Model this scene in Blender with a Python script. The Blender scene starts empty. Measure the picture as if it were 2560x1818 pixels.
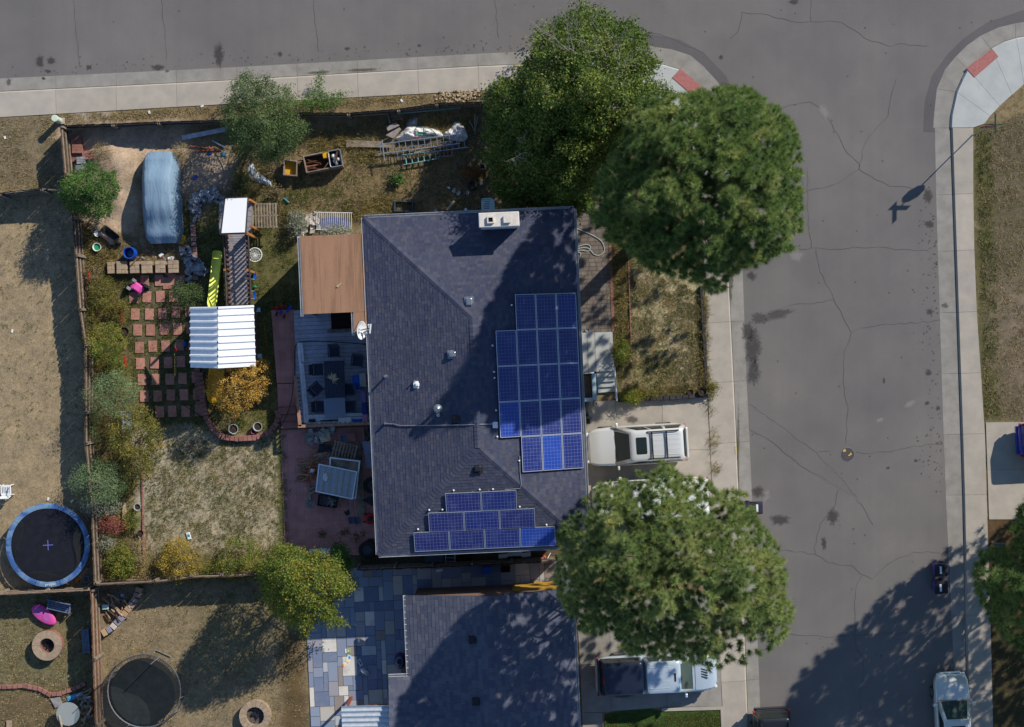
import bpy, math, random
import numpy as np
from mathutils import Vector, Matrix
random.seed(7); rng = np.random.default_rng(7)
SC = bpy.context.scene; COL = SC.collection
rad = math.radians
# ---------------- camera, sky, sun, exposure ----------------
S, H = 50.0, 72.0                       # photo pixels per metre on the ground, camera height
cam = bpy.data.cameras.new('camera'); camo = bpy.data.objects.new('camera', cam); COL.objects.link(camo)
camo.location = (0, 0, H); cam.sensor_width = 36; cam.angle = 2 * math.atan(1280 / S / H)
cam.clip_start = 1; cam.clip_end = 2000; SC.camera = camo
SUN_EL, SUN_AZ = rad(33), rad(45)
wd = bpy.data.worlds.new('World'); SC.world = wd; wd.use_nodes = True
sky = wd.node_tree.nodes.new('ShaderNodeTexSky'); sky.sky_type = 'NISHITA'; sky.sun_disc = False
sky.sun_elevation = SUN_EL; sky.sun_rotation = SUN_AZ; sky.altitude = 1600; sky.air_density = 1.0; sky.dust_density = 0.2; sky.ozone_density = 3.0
bg = wd.node_tree.nodes['Background']; bg.inputs['Strength'].default_value = 0.14
wd.node_tree.links.new(sky.outputs[0], bg.inputs['Color'])
sl = bpy.data.lights.new('sun', 'SUN'); sl.energy = 4.9; sl.angle = rad(0.5); sl.color = (1, 0.93, 0.82)
so = bpy.data.objects.new('sun', sl); COL.objects.link(so)
sdir = Vector((-math.cos(SUN_EL) * math.sin(SUN_AZ), -math.cos(SUN_EL) * math.cos(SUN_AZ), -math.sin(SUN_EL)))
so.rotation_euler = sdir.to_track_quat('-Z', 'Y').to_euler(); so.location = (60, 60, 60)
vs = SC.view_settings; vs.view_transform = 'Standard'; vs.look = 'None'; vs.exposure = 0.1; vs.gamma = 1; vs.use_curve_mapping = False
SC.cycles.max_bounces = 6; SC.cycles.diffuse_bounces = 3; SC.cycles.transparent_max_bounces = 8

# ---------------- helpers ----------------
def W(px, py, z=0.0):                    # where a photo point lies at height z
    k = (H - z) / H / S
    return Vector(((px - 1280) * k, (909 - py) * k, z))
def W2(px, py, z=0.0):
    v = W(px, py, z); return (v.x, v.y)
def U(p): return p / S
def T(o, label=None, cat=None, group=None, kind=None):
    if label: o['label'] = label
    if cat: o['category'] = cat
    if group: o['group'] = group
    if kind: o['kind'] = kind
    return o
def thing(name, label, cat, loc, rz=0.0, group=None):
    o = bpy.data.objects.new(name, None); COL.objects.link(o); o.empty_display_size = .2
    o.location = loc; o.rotation_euler = (0, 0, rz)
    return T(o, label, cat, group)
def wm(o):
    m = Matrix.Identity(4)
    while o is not None:
        m = Matrix.LocRotScale(o.location, o.rotation_euler, o.scale) @ m; o = o.parent
    return m
def link(o, parent=None):
    COL.objects.link(o)
    if parent is not None: o.parent = parent
    return o
def setmesh(me, mats, smooth):
    for m in (mats if isinstance(mats, (list, tuple)) else [mats]): me.materials.append(m)
    if smooth: me.polygons.foreach_set('use_smooth', [True] * len(me.polygons))
def area2(p): return sum(p[i][0] * p[(i + 1) % len(p)][1] - p[(i + 1) % len(p)][0] * p[i][1] for i in range(len(p)))
def ccw(p): p = [tuple(q)[:2] for q in p]; return p if area2(p) > 0 else p[::-1]

class MB:
    def __init__(s): s.v = []; s.f = []; s.r = []; s.m = []
    def add(s, vs, fs, r=None, mi=0):
        o = len(s.v); s.v += [tuple(v) for v in vs]; r = random.random() if r is None else r
        for f in fs: s.f.append(tuple(i + o for i in f)); s.r.append(r); s.m.append(mi)
        return s
    def box(s, c, d, rz=0.0, R=None, r=None, mi=0):
        M = Matrix.Rotation(rz, 3, 'Z') if R is None else R
        c = Vector(c); h = Vector(d) / 2
        vs = [c + M @ Vector((x * h.x, y * h.y, z * h.z)) for z in (-1, 1) for x, y in ((-1, -1), (1, -1), (1, 1), (-1, 1))]
        return s.add(vs, [(3, 2, 1, 0), (4, 5, 6, 7), (0, 1, 5, 4), (1, 2, 6, 5), (2, 3, 7, 6), (3, 0, 4, 7)], r, mi)
    def bevbox(s, c, d, b=.02, rz=0.0, r=None, mi=0):          # box with rounded plan corners and softened top
        M = Matrix.Rotation(rz, 3, 'Z'); c = Vector(c); hx, hy, hz = d[0] / 2, d[1] / 2, d[2] / 2; vs = []
        for z, q in ((-hz, 0), (hz - b, 0), (hz, b)):
            x, y = hx - q, hy - q
            for px, py in ((-x + b, -y), (x - b, -y), (x, -y + b), (x, y - b), (x - b, y), (-x + b, y), (-x, y - b), (-x, -y + b)):
                vs.append(c + M @ Vector((px, py, z)))
        fs = [tuple(range(7, -1, -1)), tuple(range(16, 24))]
        for k in (0, 8): fs += [(k + i, k + (i + 1) % 8, k + 8 + (i + 1) % 8, k + 8 + i) for i in range(8)]
        return s.add(vs, fs, r, mi)
    def prism(s, poly, z0, z1, r=None, mi=0, bottom=True):
        p = ccw(poly); n = len(p)
        vs = [(x, y, z0) for x, y in p] + [(x, y, z1) for x, y in p]
        fs = [tuple(range(n, 2 * n))] + ([tuple(range(n - 1, -1, -1))] if bottom else [])
        fs += [(i, (i + 1) % n, n + (i + 1) % n, n + i) for i in range(n)]
        return s.add(vs, fs, r, mi)
    def sheet(s, poly, z=0.0, r=None, mi=0):
        p = ccw(poly); return s.add([(x, y, z) for x, y in p], [tuple(range(len(p)))], r, mi)
    def ribbon(s, pts, w, z=0.0, r=None, mi=0):
        p = [Vector((q[0], q[1])) for q in pts]; vs = []
        for i, q in enumerate(p):
            d = (p[min(i + 1, len(p) - 1)] - p[max(i - 1, 0)]).normalized(); n = Vector((-d.y, d.x)); ww = w[i] if isinstance(w, (list, tuple)) else w
            vs += [(q.x + n.x * ww / 2, q.y + n.y * ww / 2, z), (q.x - n.x * ww / 2, q.y - n.y * ww / 2, z)]
        return s.add(vs, [(2 * i, 2 * i + 1, 2 * i + 3, 2 * i + 2) for i in range(len(p) - 1)], r, mi)
    def tube(s, pts, rd, n=6, r=None, mi=0, caps=True):
        P = [Vector(p) for p in pts]; vs = []
        for i, p in enumerate(P):
            d = (P[min(i + 1, len(P) - 1)] - P[max(i - 1, 0)])
            d = d.normalized() if d.length > 1e-9 else Vector((0, 0, 1))
            a = d.cross(Vector((0, 0, 1)) if abs(d.z) < .95 else Vector((1, 0, 0))).normalized(); b = d.cross(a)
            q = rd[i] if isinstance(rd, (list, tuple)) else rd
            vs += [p + (a * math.cos(t) + b * math.sin(t)) * q for t in (2 * math.pi * k / n for k in range(n))]
        fs = [(i * n + k, i * n + (k + 1) % n, (i + 1) * n + (k + 1) % n, (i + 1) * n + k) for i in range(len(P) - 1) for k in range(n)]
        if caps: fs += [tuple(range(n))[::-1], tuple(range((len(P) - 1) * n, len(P) * n))]
        return s.add(vs, fs, r, mi)
    def lathe(s, prof, c=(0, 0, 0), n=16, R=None, r=None, mi=0, cap=True):
        c = Vector(c); vs = []
        for q, z in prof:
            for k in range(n):
                t = 2 * math.pi * k / n; v = Vector((q * math.cos(t), q * math.sin(t), z))
                vs.append(c + (R @ v if R is not None else v))
        m = len(prof)
        fs = [(i * n + k, i * n + (k + 1) % n, (i + 1) * n + (k + 1) % n, (i + 1) * n + k) for i in range(m - 1) for k in range(n)]
        if cap: fs += [tuple(range(n))[::-1], tuple(range((m - 1) * n, m * n))]
        return s.add(vs, fs, r, mi)
    def rings(s, R, caps=True, r=None, mi=0):                   # loft of closed rings
        n = len(R[0]); vs = [p for q in R for p in q]
        fs = [(i * n + k, i * n + (k + 1) % n, (i + 1) * n + (k + 1) % n, (i + 1) * n + k) for i in range(len(R) - 1) for k in range(n)]
        if caps: fs += [tuple(range(n))[::-1], tuple(range((len(R) - 1) * n, len(R) * n))]
        return s.add(vs, fs, r, mi)
    def grid(s, nx, ny, fn, r=None, mi=0):
        vs = [fn(i / nx, j / ny) for j in range(ny + 1) for i in range(nx + 1)]; m = nx + 1
        return s.add(vs, [(j * m + i, j * m + i + 1, (j + 1) * m + i + 1, (j + 1) * m + i) for j in range(ny) for i in range(nx)], r, mi)
    def mesh(s, name, mats, smooth=False, inv=None):
        me = bpy.data.meshes.new(name)
        v = [inv @ Vector(p) for p in s.v] if inv is not None else s.v
        me.from_pydata(v, [], s.f); a = me.attributes.new('rnd', 'FLOAT', 'FACE'); a.data.foreach_set('value', s.r)
        setmesh(me, mats, smooth)
        if any(s.m): me.polygons.foreach_set('material_index', s.m)
        me.update(); return me
    def build(s, name, mats, parent=None, smooth=False, world=False, sub=0):
        """local coordinates of the parent, or world coordinates turned into them; a world mesh without parent gets its origin at its base"""
        inv = None; loc = None
        if world:
            if parent is not None: inv = wm(parent).inverted()
            else:
                a = np.array(s.v); loc = Vector(((a[:, 0].min() + a[:, 0].max()) / 2, (a[:, 1].min() + a[:, 1].max()) / 2, a[:, 2].min()))
                inv = Matrix.Translation(-loc)
        o = bpy.data.objects.new(name, s.mesh(name, mats, smooth, inv)); link(o, parent)
        if loc is not None: o.location = loc
        if sub: md = o.modifiers.new('sub', 'SUBSURF'); md.levels = sub; md.render_levels = sub
        return o
def inst(me, name, parent, loc, rz=0.0, scale=(1, 1, 1), rot=None):
    o = bpy.data.objects.new(name, me); link(o, parent); o.location = loc; o.rotation_euler = rot or (0, 0, rz); o.scale = scale; return o
def dup(root, loc, rz, label=None):
    def cp(o, par):
        c = o.copy(); COL.objects.link(c); c.parent = par
        for ch in o.children: cp(ch, c)
        return c
    r = cp(root, None); r.location = loc; r.rotation_euler = (0, 0, rz)
    if label: r['label'] = label
    return r
def nmesh(name, V, F, mat, rnd=None, smooth=False):
    """numpy triangles or quads -> mesh"""
    me = bpy.data.meshes.new(name); V = np.asarray(V, np.float32); F = np.asarray(F, np.int32); k = F.shape[1]
    me.vertices.add(len(V)); me.vertices.foreach_set('co', V.ravel()); me.loops.add(F.size); me.loops.foreach_set('vertex_index', F.ravel())
    me.polygons.add(len(F)); me.polygons.foreach_set('loop_start', np.arange(0, F.size, k, dtype=np.int32))
    me.update(calc_edges=True)
    if rnd is not None: me.attributes.new('rnd', 'FLOAT', 'FACE').data.foreach_set('value', np.asarray(rnd, np.float32))
    setmesh(me, mat, smooth); return me
def pip(P, poly):                        # points in polygon, numpy
    poly = np.asarray(poly, float); x, y = P[:, 0], P[:, 1]; c = np.zeros(len(P), bool); n = len(poly)
    for i in range(n):
        (x1, y1), (x2, y2) = poly[i], poly[(i + 1) % n]
        if y1 == y2: continue
        c ^= ((y1 > y) != (y2 > y)) & (x < (x2 - x1) * (y - y1) / (y2 - y1) + x1)
    return c
def pdist(P, poly):                      # distance to the outline
    poly = np.asarray(poly, float); d = np.full(len(P), 1e9)
    for i in range(len(poly)):
        a, b = poly[i], poly[(i + 1) % len(poly)]; ab = b - a; t = np.clip(((P - a) @ ab) / max(ab @ ab, 1e-12), 0, 1)
        d = np.minimum(d, np.hypot(*(P - (a + t[:, None] * ab)).T))
    return d
def clip(poly, a, b):                    # keep the left side of the line a->b
    out = []; n = len(poly); f = lambda p: (b[0] - a[0]) * (p[1] - a[1]) - (b[1] - a[1]) * (p[0] - a[0])
    for i in range(n):
        p, q = poly[i], poly[(i + 1) % n]; fp, fq = f(p), f(q)
        if fp >= 0: out.append(p)
        if (fp >= 0) != (fq >= 0): t = fp / (fp - fq); out.append((p[0] + t * (q[0] - p[0]), p[1] + t * (q[1] - p[1])))
    return out
def clipconvex(poly, conv):
    conv = ccw(conv)
    for i in range(len(conv)):
        if len(poly) < 3: return []
        poly = clip(poly, conv[i], conv[(i + 1) % len(conv)])
    return poly if len(poly) > 2 and abs(area2(poly)) > 2e-4 else []
def vnoise(x, y, seed=0):                # smooth value noise
    g = np.random.default_rng(seed).random((64, 64)); xi, yi = np.floor(x).astype(int), np.floor(y).astype(int); fx, fy = x - xi, y - yi
    fx, fy = fx * fx * (3 - 2 * fx), fy * fy * (3 - 2 * fy); G = lambda a, b: g[a % 64, b % 64]
    return (G(xi, yi) * (1 - fx) + G(xi + 1, yi) * fx) * (1 - fy) + (G(xi, yi + 1) * (1 - fx) + G(xi + 1, yi + 1) * fx) * fy
def fbm(x, y, seed=0): return (vnoise(x, y, seed) + .5 * vnoise(2.1 * x, 2.1 * y, seed + 1) + .25 * vnoise(4.3 * x, 4.3 * y, seed + 2)) / 1.75

# ---------------- materials ----------------
def C(r, g, b, a=1):
    f = lambda v: (v / 255 / 12.92) if v / 255 <= .04045 else ((v / 255 + .055) / 1.055) ** 2.4
    return (f(r), f(g), f(b), a)
class NT:
    def __init__(s, name):
        s.m = bpy.data.materials.new(name); s.m.use_nodes = True; s.t = s.m.node_tree; s.b = s.t.nodes['Principled BSDF']; s.o = s.t.nodes['Material Output']
    def n(s, ty, **kw):
        d = s.t.nodes.new('ShaderNode' + ty)
        for k, v in kw.items():
            if k.startswith('i_'):
                q = k[2:]; d.inputs[int(q) if q.isdigit() else q.replace('_', ' ')].default_value = v
            else: setattr(d, k, v)
        return d
    def l(s, a, b): s.t.links.new(a, b)
    def pos(s): return s.n('NewGeometry').outputs['Position']
    def noise(s, scale, detail=4, rough=.6, vec=None):
        d = s.n('TexNoise', i_Scale=scale, i_Detail=detail, i_Roughness=rough); s.l(vec if vec is not None else s.pos(), d.inputs['Vector']); return d.outputs['Fac']
    def ramp(s, fac, stops, interp='LINEAR'):
        d = s.n('ValToRGB'); e = d.color_ramp.elements; d.color_ramp.interpolation = interp
        while len(e) < len(stops): e.new(.5)
        for q, (p, c) in zip(e, stops): q.position = p; q.color = c if len(c) == 4 else (*c, 1)
        s.l(fac, d.inputs[0]); return d.outputs[0]
    def mix(s, fac, a, b, mode='MIX'):
        d = s.n('Mix', data_type='RGBA', blend_type=mode)
        for v, k in ((fac, 0), (a, 6), (b, 7)):
            if isinstance(v, (tuple, float, int)): d.inputs[k].default_value = v
            else: s.l(v, d.inputs[k])
        return d.outputs[2]
    def math(s, op, a, b=0.0):
        d = s.n('Math', operation=op)
        for v, k in ((a, 0), (b, 1)):
            if isinstance(v, (float, int)): d.inputs[k].default_value = v
            else: s.l(v, d.inputs[k])
        return d.outputs[0]
    def rnd(s):                          # one value per piece
        a = s.n('Attribute', attribute_name='rnd'); o = s.n('ObjectInfo'); return s.math('FRACT', s.math('ADD', a.outputs['Fac'], o.outputs['Random']))
    def bump(s, h, strength=.3, dist=.02):
        d = s.n('Bump', i_Strength=strength, i_Distance=dist); s.l(h, d.inputs['Height']); s.l(d.outputs[0], s.b.inputs['Normal'])
def M(name, c, c2=None, scale=2.0, rough=.8, metal=0.0, bump=0.0, bscale=60, var=0.0, pal=None, speck=0.0, spscale=220, coat=0.0, lo=.35, hi=.65, bdist=.02, spec=.3):
    t = NT(name); col = None
    if pal: col = t.ramp(t.rnd(), [(i / len(pal), p) for i, p in enumerate(pal)], 'CONSTANT')
    if c2 is not None:
        f = t.ramp(t.noise(scale), [(lo, (0, 0, 0, 1)), (hi, (1, 1, 1, 1))]); col = t.mix(f, col if col is not None else c, c2)
    if col is None: col = t.n('RGB').outputs[0]; col.default_value = c
    if var:
        v = t.math('ADD', 1 - var, t.math('MULTIPLY', t.rnd(), 2 * var)); cv = t.n('CombineColor')
        for k in range(3): t.l(v, cv.inputs[k])
        col = t.mix(1.0, col, cv.outputs[0], 'MULTIPLY')
    if speck:
        f = t.noise(spscale, 2, .8); col = t.mix(1.0, col, t.ramp(f, [(.3, (1 - speck,) * 3), (.7, (1 + speck,) * 3)]), 'MULTIPLY')
    t.l(col, t.b.inputs['Base Color']); t.b.inputs['Roughness'].default_value = rough; t.b.inputs['Metallic'].default_value = metal
    t.b.inputs['Coat Weight'].default_value = coat; t.b.inputs['Specular IOR Level'].default_value = spec
    if bump: t.bump(t.noise(bscale, 3), bump, bdist)
    return t.m
def leafmat(name, stops, trans=.3, rough=.6, tint=None):
    t = NT(name); a = t.n('Attribute', attribute_name='rnd'); col = t.ramp(a.outputs['Fac'], stops)
    n = t.ramp(t.noise(.9, 3), [(.35, (.78, .8, .8)), (.65, (1.18, 1.15, 1.05))]); col = t.mix(1.0, col, n, 'MULTIPLY')
    if tint: col = t.mix(t.ramp(t.noise(2.4, 3), [(.5, (0, 0, 0)), (.72, (.65, .65, .65))]), col, tint)
    t.l(col, t.b.inputs['Base Color']); t.b.inputs['Roughness'].default_value = rough; t.b.inputs['Specular IOR Level'].default_value = .25
    tr = t.n('BsdfTranslucent'); t.l(col, tr.inputs[0]); mx = t.n('MixShader', i_0=trans); t.l(t.b.outputs[0], mx.inputs[1]); t.l(tr.outputs[0], mx.inputs[2]); t.l(mx.outputs[0], t.o.inputs[0])
    return t.m
def glassy(name, c, rough=.05, alpha=1.0, metal=0.0):
    t = NT(name); t.b.inputs['Base Color'].default_value = c; t.b.inputs['Roughness'].default_value = rough; t.b.inputs['Metallic'].default_value = metal; t.b.inputs['Specular IOR Level'].default_value = .5
    if alpha < 1: t.b.inputs['Alpha'].default_value = alpha
    return t.m
# ---------------- shared materials ----------------
m_conc = M('concrete', C(171, 162, 149), C(157, 150, 140), 1.3, .9, var=.05, speck=.06, bump=.15, bscale=90)
m_concN = M('concrete_new', C(176, 178, 174), C(164, 167, 165), 1.1, .9, var=.03, speck=.05, bump=.12, bscale=90)
m_gut = M('concrete_gutter', C(147, 143, 136), C(131, 127, 120), 1.6, .9, var=.05, speck=.08, bump=.15, bscale=90)
m_red = M('tactile_red', C(172, 112, 106), C(158, 100, 96), 6, .8, var=.06)
m_dark = M('dark_void', C(26, 24, 26), rough=.9)
m_black = M('black_plastic', C(30, 31, 35), C(42, 43, 48), 6, .5)
m_white = M('white_paint', C(226, 228, 228), C(205, 208, 208), 4, .6, speck=.03)
m_metal = M('galvanised', C(165, 172, 178), C(135, 142, 148), 9, .4, metal=.75)
m_alu = M('aluminium', C(186, 190, 194), C(160, 165, 170), 8, .38, metal=.7)
m_rust = M('rust_steel', C(95, 62, 45), C(70, 48, 40), 12, .85)
m_wood = M('weathered_wood', C(146, 134, 118), C(116, 104, 92), 5, .9, var=.18, bump=.3, bscale=40)
m_woodd = M('dark_fence_wood', C(92, 74, 60), C(66, 54, 46), 4, .9, var=.22, bump=.3, bscale=40)
m_woodb = M('brown_fence_wood', C(122, 84, 60), C(92, 64, 48), 4, .9, var=.2, bump=.3, bscale=40)
m_rail = M('grey_rail_wood', C(150, 136, 118), C(120, 108, 95), 5, .9, var=.15)
m_cedar = M('cedar_wood', C(176, 122, 66), C(148, 98, 52), 6, .8, var=.1)
m_board = M('pale_board', C(186, 170, 140), C(160, 145, 118), 6, .85, var=.15)
m_blue = M('blue_plastic', C(22, 84, 190), C(16, 66, 160), 5, .45)
m_lblue = M('light_blue_plastic', C(70, 160, 200), rough=.45)
m_redp = M('red_plastic', C(186, 32, 36), rough=.45)
m_yel = M('yellow_plastic', C(214, 160, 30), C(190, 138, 26), 6, .5)
m_pink = M('pink_plastic', C(214, 84, 160), C(190, 66, 140), 4, .5)
m_green = M('green_plastic', C(36, 150, 96), rough=.5)
m_teal = M('teal_plastic', C(40, 140, 160), rough=.5)
m_tyre = M('tyre_rubber', C(34, 34, 36), C(46, 46, 48), 10, .85)
m_stone = M('grey_stone', C(160, 157, 152), C(124, 124, 126), 3, .9, var=.25, bump=.5, bscale=30)
m_brick = M('red_paver', C(150, 104, 94), C(130, 92, 84), 5, .9, var=.14, speck=.08, bump=.25, bscale=60)
m_block = M('tan_block', C(166, 146, 122), C(146, 128, 108), 6, .9, var=.1, speck=.08, bump=.3, bscale=60)
m_blockd = M('black_edging_block', C(62, 60, 62), C(48, 46, 50), 6, .9, var=.15, bump=.3)
m_soil = M('potting_soil', C(70, 54, 42), C(52, 42, 34), 20, .95, bump=.5, bscale=50)
m_plast = glassy('clear_plastic_film', C(222, 226, 230), .35, .72)
m_hose = M('garden_hose', C(168, 176, 172), rough=.5)
m_dhose = M('dark_hose', C(34, 50, 46), rough=.5)
m_paint = M('yellow_paint', C(214, 196, 70), C(190, 176, 90), 30, .8)
m_deckw = M('deck_paint', C(172, 178, 192), C(150, 158, 174), 4, .8, var=.1, bump=.2, bscale=30)
m_glass = glassy('dark_glass', C(14, 18, 22), .04)

# ---------------- far ground, street ----------------
T(MB().sheet([(-400, -400), (400, -400), (400, 400), (-400, 400)], -.3).build('ground', M('far_ground', C(120, 104, 80), C(104, 96, 66), .2, .95)), kind='structure')
def asphalt(name, c, c2):
    t = NT(name); f = t.ramp(t.noise(.35, 5), [(.35, (0, 0, 0, 1)), (.65, (1, 1, 1, 1))]); col = t.mix(f, c, c2)
    mp = t.n('Mapping', i_Scale=(2.6, .06, 1)); t.l(t.pos(), mp.inputs[0])
    col = t.mix(1.0, col, t.ramp(t.noise(1.0, 3, .5, mp.outputs[0]), [(.3, (.975, .975, .975)), (.7, (1.02, 1.02, 1.02))]), 'MULTIPLY')
    col = t.mix(1.0, col, t.ramp(t.noise(38, 4, .85), [(.26, (.68, .68, .68)), (.5, (1, 1, 1)), (.74, (1.38, 1.37, 1.35))]), 'MULTIPLY')
    col = t.mix(1.0, col, t.ramp(t.noise(.13, 3, .5), [(.35, (.93, .93, .94)), (.65, (1.06, 1.055, 1.05))]), 'MULTIPLY')
    v = t.n('TexVoronoi', i_Scale=1.15); t.l(t.pos(), v.inputs[0])
    col = t.mix(1.0, col, t.ramp(v.outputs['Distance'], [(.0, (.55, .55, .55)), (.05, (.62, .62, .62)), (.065, (1, 1, 1))]), 'MULTIPLY')
    t.l(col, t.b.inputs[0]); t.b.inputs['Roughness'].default_value = .92; t.b.inputs['Specular IOR Level'].default_value = .2; t.bump(t.noise(130, 3), .25, .01); return t.m
m_asph = asphalt('asphalt', C(113, 109, 106), C(105, 102, 100)); m_asphN = asphalt('asphalt_newer', C(98, 95, 95), C(92, 89, 89))
m_asphP = asphalt('asphalt_patch', C(111, 108, 106), C(104, 101, 99))
m_crack = M('crack_filler', C(76, 74, 74), rough=.95)
ZS = -.13
street = MB().sheet([W2(*p, ZS) for p in [(-2500, 345), (1400, 150), (1640, 150), (1840, 330), (1850, 680), (1930, 2600), (2420, 2600), (2350, 320), (2350, 230), (2420, 130), (2560, 70), (5000, -50), (5000, -900), (-2500, -900)]], ZS).build('street', m_asph, world=True)
T(street, kind='structure')
def wiggle(pts, step=14, amp=3.0):
    out = []
    for (x0, y0), (x1, y1) in zip(pts, pts[1:]):
        n = max(1, int(math.hypot(x1 - x0, y1 - y0) / step))
        out += [(x0 + (x1 - x0) * i / n + (random.uniform(-amp, amp) if i else 0), y0 + (y1 - y0) * i / n + (random.uniform(-amp, amp) if i else 0)) for i in range(n)]
    return out + [pts[-1]]
cracks = [[(183, 0), (190, 60), (196, 120), (200, 170)], [(403, 0), (410, 60), (414, 110), (416, 150)], [(785, 0), (790, 70), (797, 130)], [(1237, 0), (1244, 60), (1246, 95)],
 [(2028, 0), (2028, 54)], [(1855, 30), (1920, 37), (1975, 53), (2028, 54), (2105, 56), (2135, 75), (2160, 95), (2225, 117), (2245, 110), (2320, 115)], [(1855, 30), (1845, 80), (1825, 97)],
 [(1940, 272), (1985, 262), (2025, 255), (2050, 270), (2080, 310), (2110, 370), (2150, 414), (2147, 424)], [(2147, 424), (2160, 365), (2185, 330), (2220, 290), (2240, 198)], [(2147, 424), (2190, 450), (2225, 467), (2280, 471)], [(2147, 424), (2090, 460), (2010, 482)],
 [(2018, 420), (2020, 560), (2028, 620)], [(1930, 620), (2060, 622), (2180, 619), (2290, 627), (2320, 626)], [(2040, 622), (2050, 680), (2085, 750), (2128, 832)], [(2128, 832), (2150, 820), (2250, 808), (2320, 806), (2350, 800)], [(2128, 832), (2110, 880), (2108, 940), (2120, 1030), (2115, 1110)],
 [(2086, 750), (2030, 760), (1980, 762), (1930, 785)], [(2140, 1130), (2180, 1134), (2240, 1125), (2350, 1105)], [(2045, 1130), (2075, 1128)], [(1874, 1010), (1950, 1065), (2040, 1130), (2095, 1190), (2140, 1240)], [(1875, 1075), (1930, 1105), (2000, 1165), (2066, 1200)],
 [(2095, 1225), (2085, 1270), (2050, 1310), (2035, 1370), (2040, 1385)], [(2140, 1250), (2165, 1280), (2182, 1312)], [(1955, 1375), (2035, 1385), (2070, 1408), (2130, 1414), (2150, 1435), (2180, 1448), (2230, 1405), (2285, 1380), (2350, 1383)], [(2155, 1440), (2138, 1475), (2138, 1600), (2142, 1625)],
 [(1970, 1584), (2060, 1593), (2140, 1588), (2300, 1582)], [(2142, 1625), (2160, 1645), (2150, 1750), (2148, 1818)], [(1400, 80), (1480, 90), (1610, 82), (1650, 86), (1760, 132)], [(1975, 330), (2010, 480), (2000, 560)]]
for c in cracks:
    MB().ribbon([W2(*p, ZS) for p in wiggle(c)], [random.uniform(.008, .024) for _ in wiggle(c)], ZS + .006).build('crack', m_crack, street, world=True)
# darker strip along the corner kerbs, an old trench patch, darker street north edge
MB().sheet([W2(*p, ZS) for p in [(1500, 92), (1610, 82), (1700, 100), (1760, 132), (1815, 190), (1850, 270), (1830, 300), (1797, 206), (1726, 137), (1623, 114), (1500, 108)]], ZS + .004).build('asphalt_strip', m_asphN, street, world=True)
MB().sheet([W2(*p, ZS) for p in [(2308, 330), (2312, 255), (2330, 190), (2365, 140), (2410, 95), (2470, 55), (2560, 25), (2900, -20), (2900, 30), (2600, 52), (2541, 62), (2499, 72), (2454, 92), (2420, 116), (2391, 146), (2365, 177), (2345, 224), (2338, 286), (2338, 330)]], ZS + .004).build('asphalt_strip', m_asphN, street, world=True)
MB().sheet([W2(*p, ZS) for p in [(1872, 1006), (1950, 1062), (2040, 1126), (2095, 1186), (2140, 1238), (2150, 1250), (2120, 1232), (2060, 1200), (2000, 1165), (1930, 1105), (1874, 1072)]], ZS + .004).build('asphalt_patch', m_asphP, street, world=True)
def stainmat(name, c):
    t = NT(name); a = t.n('Attribute', attribute_name='fade'); n = t.noise(9, 4, .7)
    f = t.math('MULTIPLY', t.math('SUBTRACT', t.math('ADD', a.outputs['Fac'], t.math('MULTIPLY', n, .9)), .62), 1.7); f2 = t.n('Clamp', i_Max=.52); t.l(f, f2.inputs[0])
    t.b.inputs[0].default_value = c; t.b.inputs['Roughness'].default_value = .8; t.l(f2.outputs[0], t.b.inputs['Alpha']); return t.m
m_stain = stainmat('oil_stain', C(52, 49, 48)); m_dirt = stainmat('gutter_dirt', C(74, 64, 52)); m_chalk = stainmat('pale_scuff', C(150, 146, 142)); m_damp = stainmat('damp_asphalt', C(74, 69, 67))
def stain(parent, px, py, rx, ry, z, mat, name='stain', rz=0.0, n=22):
    c = W(px, py, z); vs = [(c.x, c.y, z)]; rj = [random.uniform(.75, 1.2) for _ in range(n)]
    for ring in (.45, 1.25):
        for k in range(n):
            t = 2 * math.pi * k / n; x, y = U(rx) * math.cos(t) * ring * rj[k], U(ry) * math.sin(t) * ring * rj[k]
            vs.append((c.x + x * math.cos(rz) - y * math.sin(rz), c.y + x * math.sin(rz) + y * math.cos(rz), z))
    fs = [(0, 1 + k, 1 + (k + 1) % n) for k in range(n)] + [(1 + k, 1 + n + k, 1 + n + (k + 1) % n, 1 + (k + 1) % n) for k in range(n)]
    b = MB(); b.add(vs, fs); o = b.build(name, mat, parent, world=True)
    o.data.attributes.new('fade', 'FLOAT', 'POINT').data.foreach_set('value', [.7] + [.5] * n + [0.0] * n); return o
zst = ZS + .009
for a in [(547, 138, 14, 34), (100, 155, 12, 20), (128, 152, 14, 10), (120, 178, 10, 6), (223, 168, 9, 9), (395, 168, 22, 9), (1882, 870, 24, 60), (1884, 930, 18, 40), (1870, 830, 20, 30), (2082, 1291, 16, 24), (2060, 1358, 8, 19), (1803, 143, 7, 8), (1890, 640, 12, 20), (1878, 690, 14, 12),
          (2320, 490, 14, 22), (2325, 560, 16, 12), (2325, 780, 12, 9), (2322, 932, 10, 9), (2318, 1008, 8, 6), (2345, 1020, 7, 6), (1950, 1300, 26, 16), (1894, 1230, 18, 16), (1985, 5, 14, 9), (700, 135, 8, 8), (868, 122, 9, 5), (1048, 114, 7, 5), (2290, 1152, 6, 5), (2220, 1170, 6, 5), (2210, 952, 4, 9)]:
    stain(street, *a, zst, m_stain)
for a in [(1945, 785, 40, 16, .2), (1900, 795, 26, 18, 0)]: stain(street, *a[:4], zst, m_damp, rz=a[4])
for a in [(2275, 1010, 22, 9, .5), (2200, 1050, 14, 7, .4), (1915, 1240, 12, 24, -.4), (2060, 280, 14, 24, .4), (1990, 640, 22, 16, 0)]: stain(street, *a[:4], zst, m_chalk, name='scuff', rz=a[4])
b = MB()                                 # dark drips scattered along the kerbs
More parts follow.
